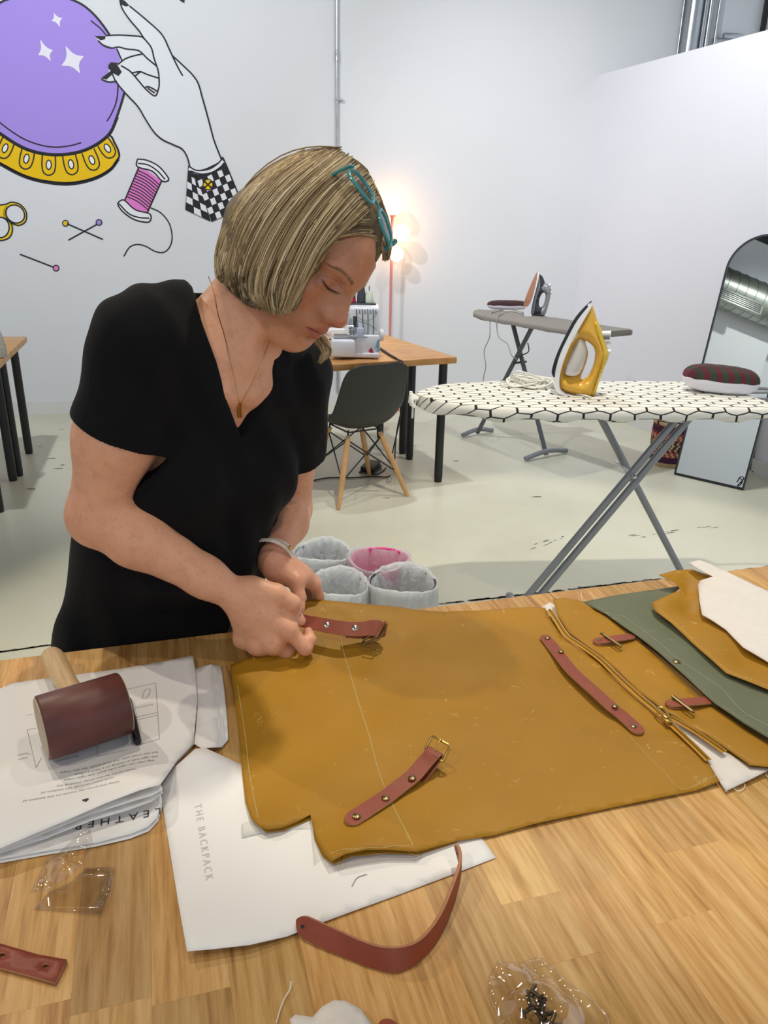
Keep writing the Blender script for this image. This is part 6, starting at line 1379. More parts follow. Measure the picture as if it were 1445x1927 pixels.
# right hand: metacarpals, then bent fingers
def chain(P, r, k=.006, k0=.014):
    for i in range(len(P) - 1): B.cone(P[i], P[i + 1], r[i], r[i + 1], k0 if i == 0 else k)
R_w = Dp(452, 1124, 1.226)
fing = {'index': [(541, 1184, 1.232), (574, 1220, 1.238), (583, 1204, 1.247), (580, 1189, 1.258)], 'middle': [(511, 1213, 1.232), (538, 1226, 1.252), (556, 1208, 1.272), (562, 1195, 1.284)],
        'ring': [(483, 1215, 1.240), (508, 1226, 1.262), (530, 1206, 1.285), (536, 1192, 1.295)], 'pinky': [(457, 1203, 1.252), (480, 1219, 1.272), (500, 1206, 1.292), (506, 1194, 1.30)]}
fr_r = {'index': (.0125, .0112, .0098, .0082), 'middle': (.0125, .0112, .0098, .008), 'ring': (.012, .0105, .009, .0078), 'pinky': (.0108, .0092, .008, .007)}
for nm, P in fing.items():
    Q = [Dp(*p) for p in P]; B.cone(R_w, Q[0], .021, .0135, .016); chain(Q, fr_r[nm])
    B.cone(Q[0] + (C0 - Q[0]) * .002, Q[0] + (C0 - Q[0]) * .003, .0105, .0105, .012)
B.cone(Dp(478, 1130, 1.235), Dp(520, 1172, 1.242), .022, .020, .02); B.cone(Dp(470, 1150, 1.245), Dp(500, 1190, 1.252), .020, .018, .02); B.cone(Dp(500, 1140, 1.245), Dp(535, 1165, 1.25), .019, .015, .02)
chain([Dp(478, 1108, 1.228), Dp(520, 1117, 1.228), Dp(550, 1135, 1.236), Dp(553, 1152, 1.256), Dp(565, 1168, 1.258)], (.019, .0155, .0130, .0100, .0092), .006, .02)
# left hand
L_w = Dp(517, 1056, 1.34)
for P, r in (([(572, 1086, 1.338), (592, 1101, 1.352), (600, 1122, 1.370), (598, 1142, 1.385)], (.012, .0105, .0092, .0078)), ([(566, 1078, 1.35), (588, 1092, 1.366), (597, 1116, 1.385), (594, 1136, 1.40)], (.012, .0105, .0092, .0078)),
             ([(556, 1072, 1.362), (578, 1088, 1.38), (588, 1112, 1.40), (584, 1130, 1.41)], (.0115, .010, .0088, .0075)), ([(546, 1068, 1.375), (566, 1084, 1.392), (574, 1106, 1.41), (570, 1122, 1.42)], (.0105, .009, .008, .007))):
    Q = [Dp(*p) for p in P]; B.cone(L_w, Q[0], .021, .0125, .016); chain(Q, r)
B.cone(Dp(528, 1074, 1.345), Dp(552, 1086, 1.345), .021, .017, .018)
chain([Dp(528, 1074, 1.33), Dp(557, 1094, 1.316), Dp(563, 1124, 1.312), Dp(561, 1143, 1.306), Dp(560, 1158, 1.300)], (.019, .0135, .0108, .0106, .0085), .006, .02)
# ---- head
B.ell(hp(0, .032, -.012), HM, (.072, .080, .093), .02); B.ell(hp(0, -.03, .024), HM, (.054, .078, .062), .03)
B.cone(hp(0, .055, .068), hp(0, .03, .074), .024, .022, .03)
for sg in (-1, 1):
    B.cone(hp(.054 * sg, -.045, .0), hp(.024 * sg, -.103, .052), .016, .014, .03); B.ell(hp(.043 * sg, -.03, .052), HM, (.022, .017, .020), .022)      # jaw, cheekbone
    B.cone(hp(.012 * sg, .018, .083), hp(.044 * sg, .020, .064), .0075, .008, .016)                                                                     # brow
    B.ell(hp(.032 * sg, -.001, .0865), HM, (.017, .0095, .0125), .012, True); B.ell(hp(.031 * sg, -.002, .0665), HM, (.0150, .0130, .0142), .006)      # socket, lid over the eyeball
    B.cone(hp(.02 * sg, -.0135, .078), hp(.043 * sg, -.010, .069), .0035, .0035, .008)
    B.ell(hp(.0135 * sg, -.0425, .0955), HM, (.0085, .0075, .0105), .008); B.ell(hp(.0085 * sg, -.052, .1005), HM, (.0038, .003, .0055), .004, True)      # nostril wing, nostril
    B.cone(hp(.0075 * sg, -.002, .079), hp(.0095 * sg, -.036, .0925), .0085, .0095, .014); B.cone(hp(.012 * sg, -.012, .074), hp(.017 * sg, -.036, .082), .009, .009, .014)
    B.ell(hp(.068 * sg, -.005, -.005), HM, (.010, .030, .018), .008)                                                                                      # ear
    B.cone(hp(.018 * sg, -.056, .086), hp(.031 * sg, -.078, .074), .0022, .0022, .008, True)                                                              # fold from nose to mouth
    B.ell(hp(.034 * sg, -.068, .058), HM, (.016, .020, .016), .025)
B.cone(hp(0, .012, .082), hp(0, -.030, .107), .0075, .0085, .014); B.ell(hp(0, -.0375, .1090), HM, (.0098, .0088, .0098), .010); B.cone(hp(0, -.046, .104), hp(0, -.052, .094), .004, .005, .006)
B.ell(hp(0, -.071, .076), HM, (.030, .021, .021), .02)
B.cone(hp(-.021, -.0705, .0855), hp(-.005, -.0645, .0955), .0030, .0044, .006); B.cone(hp(.021, -.0705, .0855), hp(.005, -.0645, .0955), .0030, .0044, .006); B.cone(hp(-.005, -.0648, .0955), hp(.005, -.0648, .0955), .0042, .0042, .005)
B.cone(hp(-.019, -.0735, .085), hp(0, -.0775, .0930), .0030, .0052, .006); B.cone(hp(.019, -.0735, .085), hp(0, -.0775, .0930), .0030, .0052, .006)
for sg in (-1, 1): B.cone(hp(0, -.0712, .1005), hp(.024 * sg, -.0722, .088), .0012, .0016, .003, True)
B.ell(hp(0, -.104, .072), HM, (.020, .0165, .0155), .022); B.ell(hp(0, -.090, .088), HM, (.016, .0045, .008), .010, True)
B.cone(hp(0, -.105, .055), hp(0, -.065, -.0), .022, .035, .03)

VB, QB = B.mesh(); VB = smooth_mesh(VB, QB, 2, .4)
# ---- skin tones
def skin_cols(Vv):
    n = len(Vv); base = np.array(lin('D69D7C')[:3]); col = np.tile(base, (n, 1)); loc = (Vv - HO) @ HM
    def tint(c_, amount): 
        nonlocal col
        c_ = np.array(lin(c_)[:3]); col = col * (1 - amount[:, None]) + c_ * amount[:, None]
    g = lambda c_, r: np.exp(-(((loc - np.array(c_)) / np.array(r)) ** 2).sum(1))
    head = np.clip((loc[:, 1] + .13) / .04, 0, 1) * (np.abs(loc).max(1) < .2)
    tint('A9704F', head * .75)  # head coloured darker, standing in for the shade on her face
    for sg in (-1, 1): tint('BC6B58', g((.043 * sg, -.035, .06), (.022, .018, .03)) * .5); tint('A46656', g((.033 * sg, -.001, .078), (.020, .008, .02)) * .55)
    tint('B86655', g((0, -.04, .112), (.018, .014, .016)) * .5)
    lip = np.clip(1.4 - np.sqrt((loc[:, 0] / .024) ** 2 + ((loc[:, 1] + .0715 - .002 * np.cos(loc[:, 0] * 120)) / (.0108 * np.clip(1 - (loc[:, 0] / .027) ** 2, .05, 1) ** .8)) ** 2), 0, .4) / .4 * (loc[:, 2] > .07); tint('A3544F', lip * .75)
    mouth = np.exp(-((loc[:, 1] + .0714) / .0013) ** 2) * (np.abs(loc[:, 0]) < .0235) * (loc[:, 2] > .07) * (loc[:, 2] < .099); tint('5E2A2A', mouth * .8)
    for P in list(fing.values()):
        for p in P[:2]: tint('C07460', np.exp(-((Vv - Dp(*p)) ** 2).sum(1) / .011 ** 2) * .5)
        tint('C97F70', np.exp(-((Vv - Dp(*P[-1])) ** 2).sum(1) / .012 ** 2) * .6)
    tint('C47A66', np.exp(-((Vv - ER) ** 2).sum(1) / .05 ** 2) * .35); tint('C07A66', np.exp(-((Vv - tp(0, .1, -.15)) ** 2).sum(1) / .07 ** 2) * .5)
    tint('C27E6E', np.exp(-((Vv - L_w) ** 2).sum(1) / .08 ** 2) * .4)
    rs = np.random.RandomState(1); return col
t = NT('skin'); va = t.n('ShaderNodeVertexColor'); va.layer_name = 'tone'; v = t.coord()
n1 = t.noise(v, 55, 5, .65); n2 = t.noise(v, 240, 3, .6); f = t.math('ADD', t.math('MULTIPLY', n1, .7), t.math('MULTIPLY', n2, .3))
mm = t.ramp(f, [(.3, (.86, .80, .78)), (.5, (1, 1, 1)), (.7, (1.06, 1.08, 1.1))])
t.l(t.mix(1.0, va.outputs[0], mm, 'MULTIPLY'), t.p.inputs['Base Color']); t.p.inputs['Roughness'].default_value = .46; t.p.inputs['Specular IOR Level'].default_value = .4
t.p.inputs['Subsurface Weight'].default_value = .12; t.p.inputs['Subsurface Radius'].default_value = (.010, .004, .002); t.p.inputs['Subsurface Scale'].default_value = .5
t.bump(t.noise(v, 420, 3, .6), .18, .0008); m_skin = t.m
woman = thing('person', 'woman with blonde bob in black V-neck T-shirt, bent over the bench fastening a strap', 'person', (PV[0], PV[1], 0))
skin = mesh_object('body', VB, QB, m_skin, woman, skin_cols(VB))
# finger nails
m_nail = mat('finger_nail', 'D9A79A', .25)
q, _ = B.hits([(561.5, 1152), (561.5, 1158)], 1.15, 1.36); e = q[1] - q[0]; e /= np.linalg.norm(e); nn = C0 - q[0]; nn = nn - e * (nn @ e); nn /= np.linalg.norm(nn); Mn = frame(q[0] + e * .0005, np.cross(e, nn), e, nn)
b = MB(); b.grid([[Mn @ Vector((x * (.0058 if k < 5 else .0045), y, .0009 - .0022 * x * x)) for x in np.linspace(-1, 1, 7)] for k, y in enumerate(np.linspace(-.0085, .0065, 7))]); b.build('thumb_nail', m_nail, skin, angle=180, mods=(('SOLIDIFY', dict(thickness=.0007)),))
q, _ = B.hits([(577, 1186), (584, 1187)], 1.15, 1.34)

# ---- T-shirt
Tf = Field((-.74, .98, .72), (-.02, 1.56, 1.52), .0030)
Tf.ell(tp(0, -.002, -.13), TM, (.163, .102, .165), .04); Tf.ell(tp(0, .012, -.36), TM, (.158, .122, .20), .06)
for sg in (-1, 1): Tf.ell(tp(.068 * sg, .070, -.215), TM, (.080, .066, .080), .05)
Tf.cone(tp(0, -.035, -.02), tp(-.01, -.04, -.05), .062, .062, .05)
for sg, S_ in ((-1, SR), (1, SL)): Tf.cone(tp(.055 * sg, -.005, -.018), S_ + np.array([0, 0, -.004]), .052, .056, .06)
Tf.cone(Dp(352, 572, 1.17), Dp(285, 590, 1.125), .034, .042, .05)
# hanging skirt of the shirt down to the hip
Tf.ell(PV + np.array([0, 0, .02]), TM, (.182, .132, .22), .08); Tf.cone(PV + tu * .25 + tf * .02, PV - np.array([0, 0, .12]), .12, .13, .08)
Tf.cone(tp(-.09, -.02, -.36), Dp(205, 1216, 1.47), .075, .090, .06)
# sleeves
hR = SR + (ER - SR) * .56; hL = SL + (EL - SL) * .62
Tf.cone(SR, hR, .059, .066, .03); Tf.cone(SL, hL, .062, .062, .03)
def cut_plane(c, n, r):
    sl, X, Y, Z = Tf.box(np.array(c) - r, np.array(c) + r); d = (X - c[0]) * n[0] + (Y - c[1]) * n[1] + (Z - c[2]) * n[2]
    rr_ = np.sqrt((X - c[0]) ** 2 + (Y - c[1]) ** 2 + (Z - c[2]) ** 2) - r * .98; return sl, np.maximum(-d, rr_)
# a cloth-like ripple: folds running down from the shoulders and bust
sl, X, Y, Z = Tf.box(Tf.lo, Tf.lo + Tf.n * Tf.h)
ll = (X - NB[0]) * tl3[0] + (Y - NB[1]) * tl3[1] + (Z - NB[2]) * tl3[2]; uu = (X - NB[0]) * tu[0] + (Y - NB[1]) * tu[1] + (Z - NB[2]) * tu[2]
amp = np.clip((-uu - .12) / .25, 0, 1); rip = amp * (.0040 * np.sin(ll * 58 + 2.5 * np.sin(uu * 7) + uu * 6) + .0022 * np.sin(ll * 115 + uu * 23 + 1.7)) + (1 - amp) * .0016 * np.sin(ll * 90 + uu * 60)
Tf.f += rip.astype(np.float32); del rip, amp
mR = hR - (hR - SR) / np.linalg.norm(hR - SR) * .012; nR = (ER - SR) / np.linalg.norm(ER - SR) + np.array([-.12, 0, .16]); nR /= np.linalg.norm(nR)
nL = (EL - SL) / np.linalg.norm(EL - SL)
for c_, n_, S_ in ((mR, nR, SR), (hL - nL * .012, nL, SL)):
    sl, d = cut_plane(c_ + n_ * .0, n_, .085); Tf.put(sl, d.astype(np.float32), .004, True)
    Tf.cone(c_ - n_ * .016, c_ + n_ * .05, .0565 if S_ is SR else .052, .064 if S_ is SR else .060, .006, True)
# V-neck: an opening through the front only
VN = np.array([(300, 470), (362, 540), (380, 607), (407, 680), (430, 761), (452, 822), (470, 806), (499, 782), (509, 730), (514, 654), (505, 600), (560, 560), (600, 440)], float)
sl, X, Y, Z = Tf.box(Dp(360, 830, 1.05) - .14, Dp(470, 600, 1.05) + np.array([.25, .22, .2])); PX = np.stack(np.broadcast_arrays(X, Y, Z), -1).reshape(-1, 3) - C0
dep = PX @ F; ux, uy = 722.5 + FPX * (PX @ R) / dep, 963.5 - FPX * (PX @ U) / dep; uv_ = np.stack([ux, uy], 1); near = Tf.f[sl].reshape(-1) < .05
sd = np.full(len(uv_), 1.0); kk = np.where(near)[0]; dd = bdist([VN], uv_[kk]) * dep[kk] / FPX; sd[kk] = np.where(inside(VN, uv_[kk]), -dd, dd)
sd = np.maximum(sd, np.maximum(dep - 1.20, (1.0 - dep))); Tf.put(sl, sd.reshape(Tf.f[sl].shape).astype(np.float32), .003, True)
VT, QT = Tf.mesh(); VT = smooth_mesh(VT, QT, 2, .45)
t = NT('black_jersey'); v = t.coord(); t.p.inputs['Roughness'].default_value = .85; t.p.inputs['Specular IOR Level'].default_value = .18; c_ = lin('0A0A0D')
t.l(t.ramp(t.noise(v, 8, 4), [(.3, tuple(x * .85 for x in c_[:3])), (.7, tuple(x * 1.2 for x in c_[:3]))]), t.p.inputs['Base Color']); t.p.inputs['Sheen Weight'].default_value = .03; t.p.inputs['Sheen Roughness'].default_value = .4
nzz = t.noise(t.coord('Object', (1, 1, .35)), 14, 3, .5, .8); t.bump(nzz, .35, .006); m_tee = t.m
def off_bench(Q_, gap):
    v_ = (Q_ - bo) @ bv; d = np.where(Q_[:, 2] < BZ0 + .05, np.maximum(gap - v_, 0), np.maximum(gap - v_, 0) * np.clip(1 - (Q_[:, 2] - BZ0 - .05) / .06, 0, 1)); return Q_ + bv * d[:, None]
VT = off_bench(VT, .007)
mesh_object('t_shirt', VT, QT, m_tee, woman)
# trousers and shoes, behind the bench
Pf = Field((-.75, 1.0, -.01), (-.1, 1.6, .9), .008)
Pf.ell(PV + np.array([0, 0, -.03]), TM, (.165, .115, .12), .03)
for sg in (-1, 1):
    hip = PV + tl3 * .085 * sg + np.array([0, 0, -.06]); foot = np.array([PV[0] + tl3[0] * .10 * sg, PV[1] + .02 + tl3[1] * .10 * sg, .05]); kn = (hip + foot) / 2 + tf * .015
    Pf.cone(hip, kn, .088, .062, .04); Pf.cone(kn, foot + np.array([0, 0, .02]), .062, .045, .03)
VP, QP = Pf.mesh(); mesh_object('trousers', off_bench(smooth_mesh(VP, QP, 1), .012), QP, mat('dark_denim', '23262E', .85, var=.2), woman)
for sg in (-1, 1):
    foot = np.array([PV[0] + tl3[0] * .10 * sg, PV[1] + .02 + tl3[1] * .10 * sg, .0]); Sf = Field(foot - .25, foot + np.array([.25, .25, .12]), .008)
    d2_ = np.array([tf[0], tf[1], 0]); d2_ /= np.linalg.norm(d2_); Sf.cone(foot + (0, 0, .042) - d2_ * .05, foot + (0, 0, .036) + d2_ * .12, .04, .034, .02); Sf.cone(foot + (0, 0, .05) - d2_ * .03, foot + (0, 0, .085) - d2_ * .03, .042, .046, .02)
    VS, QS = Sf.mesh(); mesh_object('shoe', smooth_mesh(VS, QS, 1), QS, m_black, woman)

# ---- hair
Hf = Field(HO - .22, HO + .22, .0035)
Hf.ell(hp(0, .036, -.018), HM, (.084, .091, .108), .02); Hf.ell(hp(0, -.005, -.060), HM, (.080, .085, .058), .03)
Hf.ell(hp(-.060, -.005, -.02), HM, (.034, .075, .072), .03); Hf.ell(hp(.058, -.005, -.03), HM, (.028, .070, .062), .03)
Hf.cone(hp(-.03, -.03, -.085), hp(-.025, -.075, -.088), .045, .032, .03); Hf.cone(hp(.03, -.03, -.085), hp(.03, -.075, -.085), .045, .032, .03); Hf.cone(hp(-.062, -.03, -.04), hp(-.058, -.085, -.03), .030, .020, .025)
Hf.cone(hp(-.066, .045, .035), hp(-.077, -.01, .050), .024, .020, .02); Hf.cone(hp(-.077, -.01, .050), hp(-.074, -.055, .066), .020, .010, .015); Hf.cone(hp(-.074, -.03, .02), hp(-.070, -.080, .030), .022, .014, .02)
Hf.cone(hp(.062, .045, .0), hp(.070, -.01, -.008), .024, .022, .02); Hf.cone(hp(.070, -.01, -.008), hp(.090, -.07, .018), .020, .014, .015); Hf.cone(hp(.090, -.07, .018), hp(.104, -.118, .036), .014, .006, .012)
Hf.ell(hp(0, .004, .114), HM, (.088, .078, .060), .012, True)
for x_, y_, r_ in ((618, 476, .015), (630, 472, .018), (650, 470, .020), (675, 468, .020), (698, 470, .018), (714, 480, .014)):
    q_ = B.hits([(x_, y_)], .95, 1.3, .002)[0][0]; Hf.cone(q_ + HM[:, 2] * .004, q_ + HM[:, 2] * .012, r_, r_, .008, True)
VH, QH = Hf.mesh(); VH = smooth_mesh(VH, QH, 2)
t = NT('hair_undercoat'); v = t.coord('Object', (1, 1, 1)); c_ = t.ramp(t.noise(v, 60, 4, .6), [(.3, lin('4A3A26')[:3]), (.7, lin('77623F')[:3])]); t.l(c_, t.p.inputs['Base Color']); t.p.inputs['Roughness'].default_value = .6; m_under = t.m
def hp2(p): return HO + HM @ np.array(p)
hair = mesh_object('hair', VH, QH, m_under, woman)
t = NT('hair_strands'); va = t.n('ShaderNodeVertexColor'); va.layer_name = 'tone'; t.l(va.outputs[0], t.p.inputs['Base Color']); t.p.inputs['Roughness'].default_value = .5; t.p.inputs['Specular IOR Level'].default_value = .28; m_strand = t.m
# guides in pixels of the photograph, laid onto the hair volume
guides = [
    [(570, 287), (520, 306), (468, 350), (430, 405), (411, 455), (405, 495), (412, 522)],
    [(590, 284), (545, 302), (492, 343), (450, 395), (425, 450), (414, 495), (416, 524)],
    [(600, 284), (560, 300), (510, 335), (465, 385), (440, 440), (425, 490), (420, 530)],
    [(618, 283), (570, 312), (520, 355), (472, 420), (448, 480), (438, 525), (440, 545)],
    [(640, 288), (590, 322), (540, 370), (495, 435), (466, 500), (458, 540), (470, 566)],
    [(660, 298), (610, 335), (565, 380), (525, 440), (497, 505), (487, 550), (497, 580)],
    [(676, 312), (630, 350), (590, 395), (555, 450), (528, 510), (513, 555), (520, 587)],
    [(690, 330), (650, 366), (612, 410), (580, 460), (556, 515), (538, 560), (530, 590)],
    [(702, 352), (665, 388), (632, 425), (600, 468), (578, 515), (558, 555), (546, 582)],
    [(714, 380), (682, 408), (650, 432), (616, 462), (592, 505), (572, 545), (556, 575)],
]
front0 = [[(686, 330), (706, 372), (722, 415), (729, 450), (727, 490)], [(695, 332), (716, 375), (730, 415), (735, 448), (731, 480)], [(700, 350), (716, 388), (728, 425), (732, 460), (724, 492)]]
front = [   # hairline over the forehead: swept from the parting to the far temple
    [(604, 462), (622, 440), (650, 422), (690, 412), (716, 418), (726, 440), (729, 470)],
    [(606, 458), (630, 446), (660, 438), (695, 434), (716, 440), (725, 458), (727, 482)],
    [(606, 462), (640, 454), (668, 450), (698, 449), (716, 454), (723, 468), (722, 490)]]
crown = [   # top of the head, seen edge on against the wall
    [(600, 283), (560, 292), (505, 325), (458, 375), (430, 430), (418, 480), (415, 512)],
    [(640, 285), (600, 284), (548, 297), (495, 330), (455, 375), (432, 425), (424, 470)],
    [(690, 322), (665, 300), (630, 286), (590, 284), (545, 298), (500, 325), (470, 355)],
    [(722, 395), (710, 355), (690, 325), (660, 298), (625, 286), (590, 285), (560, 296)]]
farl = [[(588, 640), (600, 655), (606, 668), (600, 682)], [(600, 640), (612, 650), (615, 662), (606, 678)], [(608, 630), (620, 640), (622, 652), (614, 668)]]
nape = [[(420, 470), (416, 495), (416, 515), (424, 530)], [(430, 500), (430, 530), (445, 552), (462, 560)], [(455, 520), (462, 548), (480, 572), (500, 585)]]
sv, sf, scol = [], [], []; rs = np.random.RandomState(12)
tones = np.array([lin(c_)[:3] for c_ in ('453626', '65513A', '867050', 'A68F68', 'C6B18A', 'E2D3B0')])
def strands(G, count, lift, seg=15, jit=1.0, tonep=None, taper=.35, spread=3.5):
    G = [np.array(smooth_path(g, 6)) for g in G]; m_ = min(len(g) for g in G); G = np.array([g[np.linspace(0, len(g) - 1, seg).astype(int)] for g in G])
    u_ = rs.rand(count) * (len(G) - 1); i = np.minimum(u_.astype(int), len(G) - 2); f = (u_ - i)[:, None, None]; P = G[i] * (1 - f) + G[i + 1] * f
    s_ = np.linspace(0, 1, seg)[None, :, None]; clump = np.floor(u_ * 6); rc = np.random.RandomState(5).randn(400, 2); cl = rc[(clump.astype(int)) % 400]
    P = P + (cl[:, None, :] * 3.6 * np.sin(s_ * 2.6) + rs.randn(count, 1, 2) * spread * (.4 + .6 * s_) * .5 + rs.randn(count, 1, 2) * 2.0 * np.sin(s_ * 3.1 + rs.rand(count, 1, 1) * 6)) * jit
    ln = 1 - rs.rand(count, 1, 1) * .12; 
    q, _ = Hf.hits(P.reshape(-1, 2), .95, 1.32, .004); q = q.reshape(count, seg, 3)
    for _ in range(2): q[:, 1:-1] = (q[:, :-2] + 2 * q[:, 1:-1] + q[:, 2:]) / 4
    q = q + (C0 - q) / np.linalg.norm(C0 - q, axis=2, keepdims=True) * (lift * (rs.rand(count, 1, 1) * .9 + .1) * np.sin(np.clip(s_ * 1.2 + .12, 0, 1) * math.pi * .85) + .0018)
    tone = (tonep if tonep is not None else .45) + .22 * rs.randn(count) + .16 * rs.RandomState(3).randn(64)[clump.astype(int) % 64] if False else (tonep if tonep is not None else .45) + .2 * rs.randn(count) + .26 * np.sin(clump * 2.4) * np.cos(clump * 1.1)
    T_ = np.gradient(q, axis=1); T_ /= np.maximum(np.linalg.norm(T_, axis=2, keepdims=True), 1e-9); w_ = np.cross(T_, C0 - q); w_ /= np.maximum(np.linalg.norm(w_, axis=2, keepdims=True), 1e-9); n_ = np.cross(w_, T_)
    r = (.00075 * (1 - taper * s_ ** 3)) * (0.8 + .6 * rs.rand(count, 1, 1)); r = r * np.where(s_ > .97, .3, 1)
    ring = np.stack([q + w_ * r, q + n_ * r * .8, q - w_ * r], 2)      # count, seg, 3, 3
    o_ = sum(len(x) for x in sv); sv.append(ring.reshape(-1, 3)); idx = o_ + np.arange(count * seg * 3).reshape(count, seg, 3)
    for a in range(3):
        c2_ = (a + 1) % 3; sf.append(np.stack([idx[:, :-1, a], idx[:, :-1, c2_], idx[:, 1:, c2_], idx[:, 1:, a]], -1).reshape(-1, 4))
    tt = np.clip(tone[:, None] + .14 * (s_[..., 0] - .3), 0, .999) * (len(tones) - 1); k_ = tt.astype(int); fr2_ = (tt - k_)[..., None]; cc = tones[k_] * (1 - fr2_) + tones[np.minimum(k_ + 1, len(tones) - 1)] * fr2_
    scol.append(np.repeat(cc[:, :, None, :], 3, 2).reshape(-1, 3))
strands(nape, 420, .003, 12, 1, .25); strands(crown, 900, .003, 14, .7, .42, spread=2.5); strands(guides, 2600, .007, 16, 1.0, .46); strands(guides[4:], 700, .010, 16, 1.0, .56); strands(front, 700, .003, 12, .5, .36, spread=1.6); strands(front0, 500, .003, 12, .7, .3, spread=2); strands(farl, 200, .003, 10, .8, .6)
strands([[(x + 4, y - 2) for x, y in g] for g in crown[:2]], 60, .006, 14, 2.0, .5)
hs_ = mesh_object('hair_strands', np.concatenate(sv), np.concatenate(sf), m_strand, hair, np.concatenate(scol)); hs_['kind'] = 'stuff'
print('hair tris', sum(len(x) for x in sf) * 2, 'body', len(QB), 'tee', len(QT))

# ---- face details: lashes and brows
m_lash = mat('eyelash_brown', '3A2620', .6); m_brow = mat('brow_hair', '8A6A4C', .7)
def on_skin(pts, off=.0005):
    q, bst = B.hits(pts, .95, 1.35, .001); return q + (C0 - q) / np.linalg.norm(C0 - q, axis=1, keepdims=True) * off
def hs3(x, y, z=.12):
    """project a head-space point back along her gaze axis onto the skin"""
    zz = np.arange(z, .03, -.0005); P = np.array([hp(x, y, k) for k in zz]); v_ = B.val(P); i = np.argmax(v_ < 0); return P[i] + HM[:, 2] * .0004
for sg in (-1, 1):
    lid = [hs3(sg * (.0155 + .030 * f), -.0045 - .0042 * math.sin(f * math.pi) + .002 * f) for f in np.linspace(0, 1, 12)]
    b = MB(); b.tube(lid, [.0004 + .0008 * math.sin(max(.05, f) * math.pi * .9) for f in np.linspace(0, 1, 12)], 5)
    rb = random.Random(2)
    for f in np.linspace(.12, .98, 22):
        p = hs3(sg * (.0155 + .030 * f), -.0045 - .0042 * math.sin(f * math.pi) + .002 * f); d = HM @ np.array([sg * (.1 + .5 * f), -.55, .75]); b.tube([p, p + d * .003, p + (d + HM @ np.array([0, .25, .1])) * .0055], [.0003, .00025, .00008], 4)
    b.build('eyelashes', m_lash, skin)
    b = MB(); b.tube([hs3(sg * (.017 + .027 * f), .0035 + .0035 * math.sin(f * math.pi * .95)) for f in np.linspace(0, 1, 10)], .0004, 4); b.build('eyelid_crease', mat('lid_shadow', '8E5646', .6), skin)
    b = MB()
    for k in range(130):
        f = rb.random(); x = sg * (.013 + .038 * f); y = .0175 + .0065 * math.sin(min(1, f * 1.25) * math.pi * .62) - .004 * max(0, f - .6) / .4 + rb.uniform(-.0030, .0030) * (1 - .6 * f); p = hs3(x, y); q = hs3(x + sg * .004, y + .0016 * (1 - 1.6 * f)); b.tube([p, (p + q) / 2 + HM[:, 2] * .0005, q], [.00021, .0002, .0001], 4)
    b.build('eyebrow', m_brow, skin)

# ---- necklace, bracelets
m_chain = mat('gold_chain', 'CFA565', .25, 1.0)
pl_ = [(392, 520), (402, 548), (410, 590), (422, 630), (434, 680), (444, 725), (450, 757)]; pr_ = [(455, 757), (463, 742), (478, 715), (490, 690), (500, 662), (508, 640)]
b = MB()
for P in (pl_, pr_):
    Q = np.array(smooth_path(P, 8)); q = on_skin(Q, .0012)
    for _ in range(3): q[1:-1] = (q[:-2] + 2 * q[1:-1] + q[2:]) / 4
    b.tube(list(q), .00055, 5)
nk = b.build('necklace', m_chain, woman)
c_ = on_skin([(452, 758), (452, 786)], .003); e = c_[1] - c_[0]; L = np.linalg.norm(e); q = Vector(e).to_track_quat('Z', 'Y').to_matrix().to_4x4()
for dx_ in (-.0026, .0016):
    b = MB(); b.lathe([(.0001, 0), (.0017, .0006), (.0017, L * .98), (.0001, L)], 10, Matrix.Translation(tuple(c_[0] + R * dx_)) @ q); b.build('pendant_bar', m_gold, nk)
m_band = mat('beige_band', 'CFC2B2', .4); axw = (WL - EL) / np.linalg.norm(WL - EL)
def band(name, c, n, ra, rb_, wd, mt, parent, tilt=0.0):
    n = np.array(n) / np.linalg.norm(n); a = np.cross(n, (0, 0, 1)); a /= np.linalg.norm(a); d = np.cross(n, a); rows = []
    for k in range(41):
        th = 2 * math.pi * k / 40; p = c + a * ra * math.cos(th) + d * rb_ * math.sin(th); o_ = (a * math.cos(th) + d * math.sin(th)); rows.append([p - n * wd / 2, p - n * wd / 2 + o_ * .0016, p + n * wd / 2 + o_ * .0016, p + n * wd / 2, p - n * wd / 2])
    b = MB(); b.grid(rows); return b.build(name, mt, parent, angle=40)
wc_ = Dp(513, 1043, 1.343); br_ = band('bracelet', wc_, axw + np.array([.1, 0, .0]), .034, .030, .0065, m_band, woman); band('bracelet', wc_ + axw * .006, axw + np.array([-.12, .0, -.35]), .036, .042, .006, m_band, woman)
q, _ = B.hits([(545, 1031)], 1.2, 1.4); b = MB(); b.sphere(Dp(546, 1030, 1.318), .0035, 10); b.build('clasp', m_gold, br_)

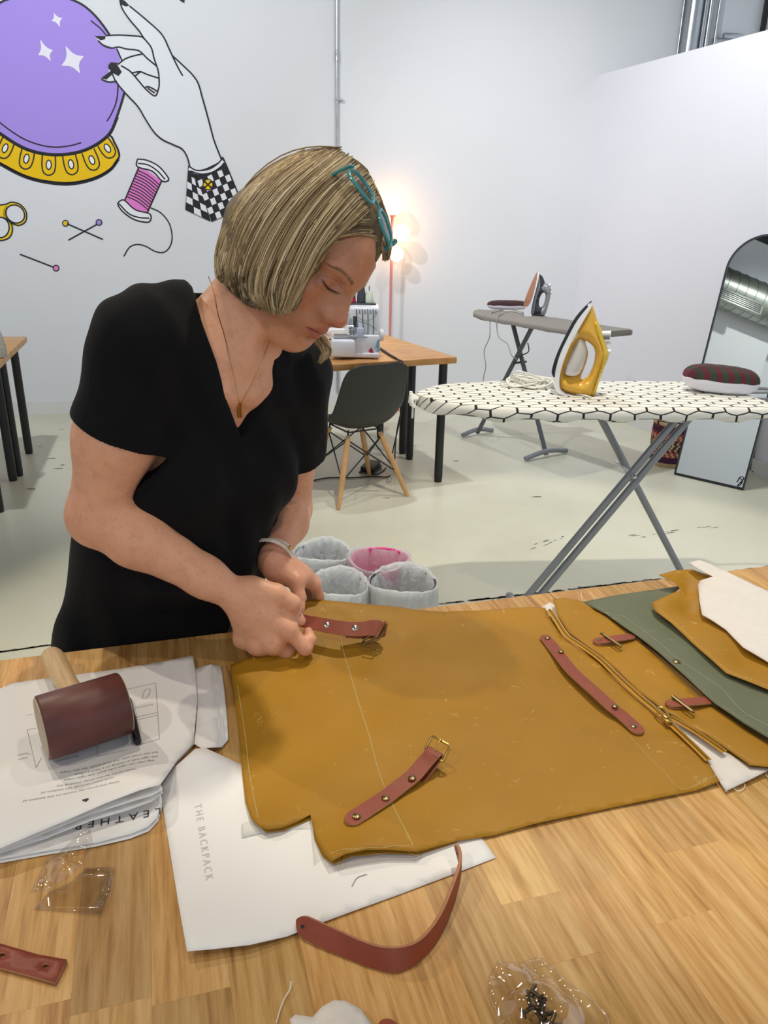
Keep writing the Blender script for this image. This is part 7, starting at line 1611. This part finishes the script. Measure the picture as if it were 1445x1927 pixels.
# ---- glasses pushed up on her head
t = NT('teal_acetate'); t.p.inputs['Base Color'].default_value = lin('4FA0A6'); t.p.inputs['Roughness'].default_value = .18; t.p.inputs['Transmission Weight'].default_value = .35; m_teal = t.m
t = NT('spectacle_lens'); tr = t.n('ShaderNodeBsdfTransparent'); tr.inputs[0].default_value = (.86, .86, .88, 1); gl = t.n('ShaderNodeBsdfGlossy'); gl.inputs['Roughness'].default_value = .03; mx = t.n('ShaderNodeMixShader'); mx.inputs[0].default_value = .28; t.l(tr.outputs[0], mx.inputs[1]); t.l(gl.outputs[0], mx.inputs[2]); t.l(mx.outputs[0], t.out.inputs[0]); m_lens = t.m
gx = R * .5 - U * .67 + F * .55; gx /= np.linalg.norm(gx); gy = R * .085 - U * -.668 + F * .736; gy = gy - gx * (gx @ gy); gy /= np.linalg.norm(gy); gn = np.cross(gx, gy)
gn = gn if gn @ R > 0 else -gn
gc = Dp(708, 388, 1.062)
MG = Matrix(((gx[0], gy[0], gn[0], gc[0]), (gx[1], gy[1], gn[1], gc[1]), (gx[2], gy[2], gn[2], gc[2]), (0, 0, 0, 1)))
gls = thing('eyeglasses', 'teal-framed reading glasses pushed up on the woman\'s hair', 'glasses', tuple(gc))
def rim(cx):
    pts = []
    for k in range(32):
        a = 2 * math.pi * k / 32; c1_, s1_ = math.cos(a), math.sin(a); pts.append((cx + .0245 * math.copysign(abs(c1_) ** .75, c1_), .0195 * math.copysign(abs(s1_) ** .8, s1_) - .001 * c1_, -.0035 * ((cx + .0245 * c1_) / .06) ** 2 * 3))
    return pts
for sg in (-1, 1):
    P = rim(.0325 * sg); b = MB(); b.tube([MG @ Vector(p) for p in P], .0026, 8, closed=True); rm = b.build('rim', m_teal, gls)
    b = MB(); b.add([MG @ Vector(p) for p in P], [tuple(range(len(P)))]); b.build('lens', m_lens, rm, smooth=False)
b = MB(); b.tube([MG @ Vector(p) for p in ((-.009, .004, 0), (-.004, .0075, .001), (.004, .0075, .001), (.009, .004, 0))], .002, 8); b.build('bridge', m_teal, gls)
for sg in (-1, 1):
    b = MB(); b.tube(smooth_path([tuple(MG @ Vector(p)) for p in ((.056 * sg, .010, -.003), (.060 * sg, .0105, -.006), (.062 * sg, .010, -.03), (.060 * sg, .006, -.06), (.052 * sg, .0, -.085), (.044 * sg, -.01, -.10))], 5), .0021, 8, flat=1.5); b.build('temple_arm', m_teal, gls)
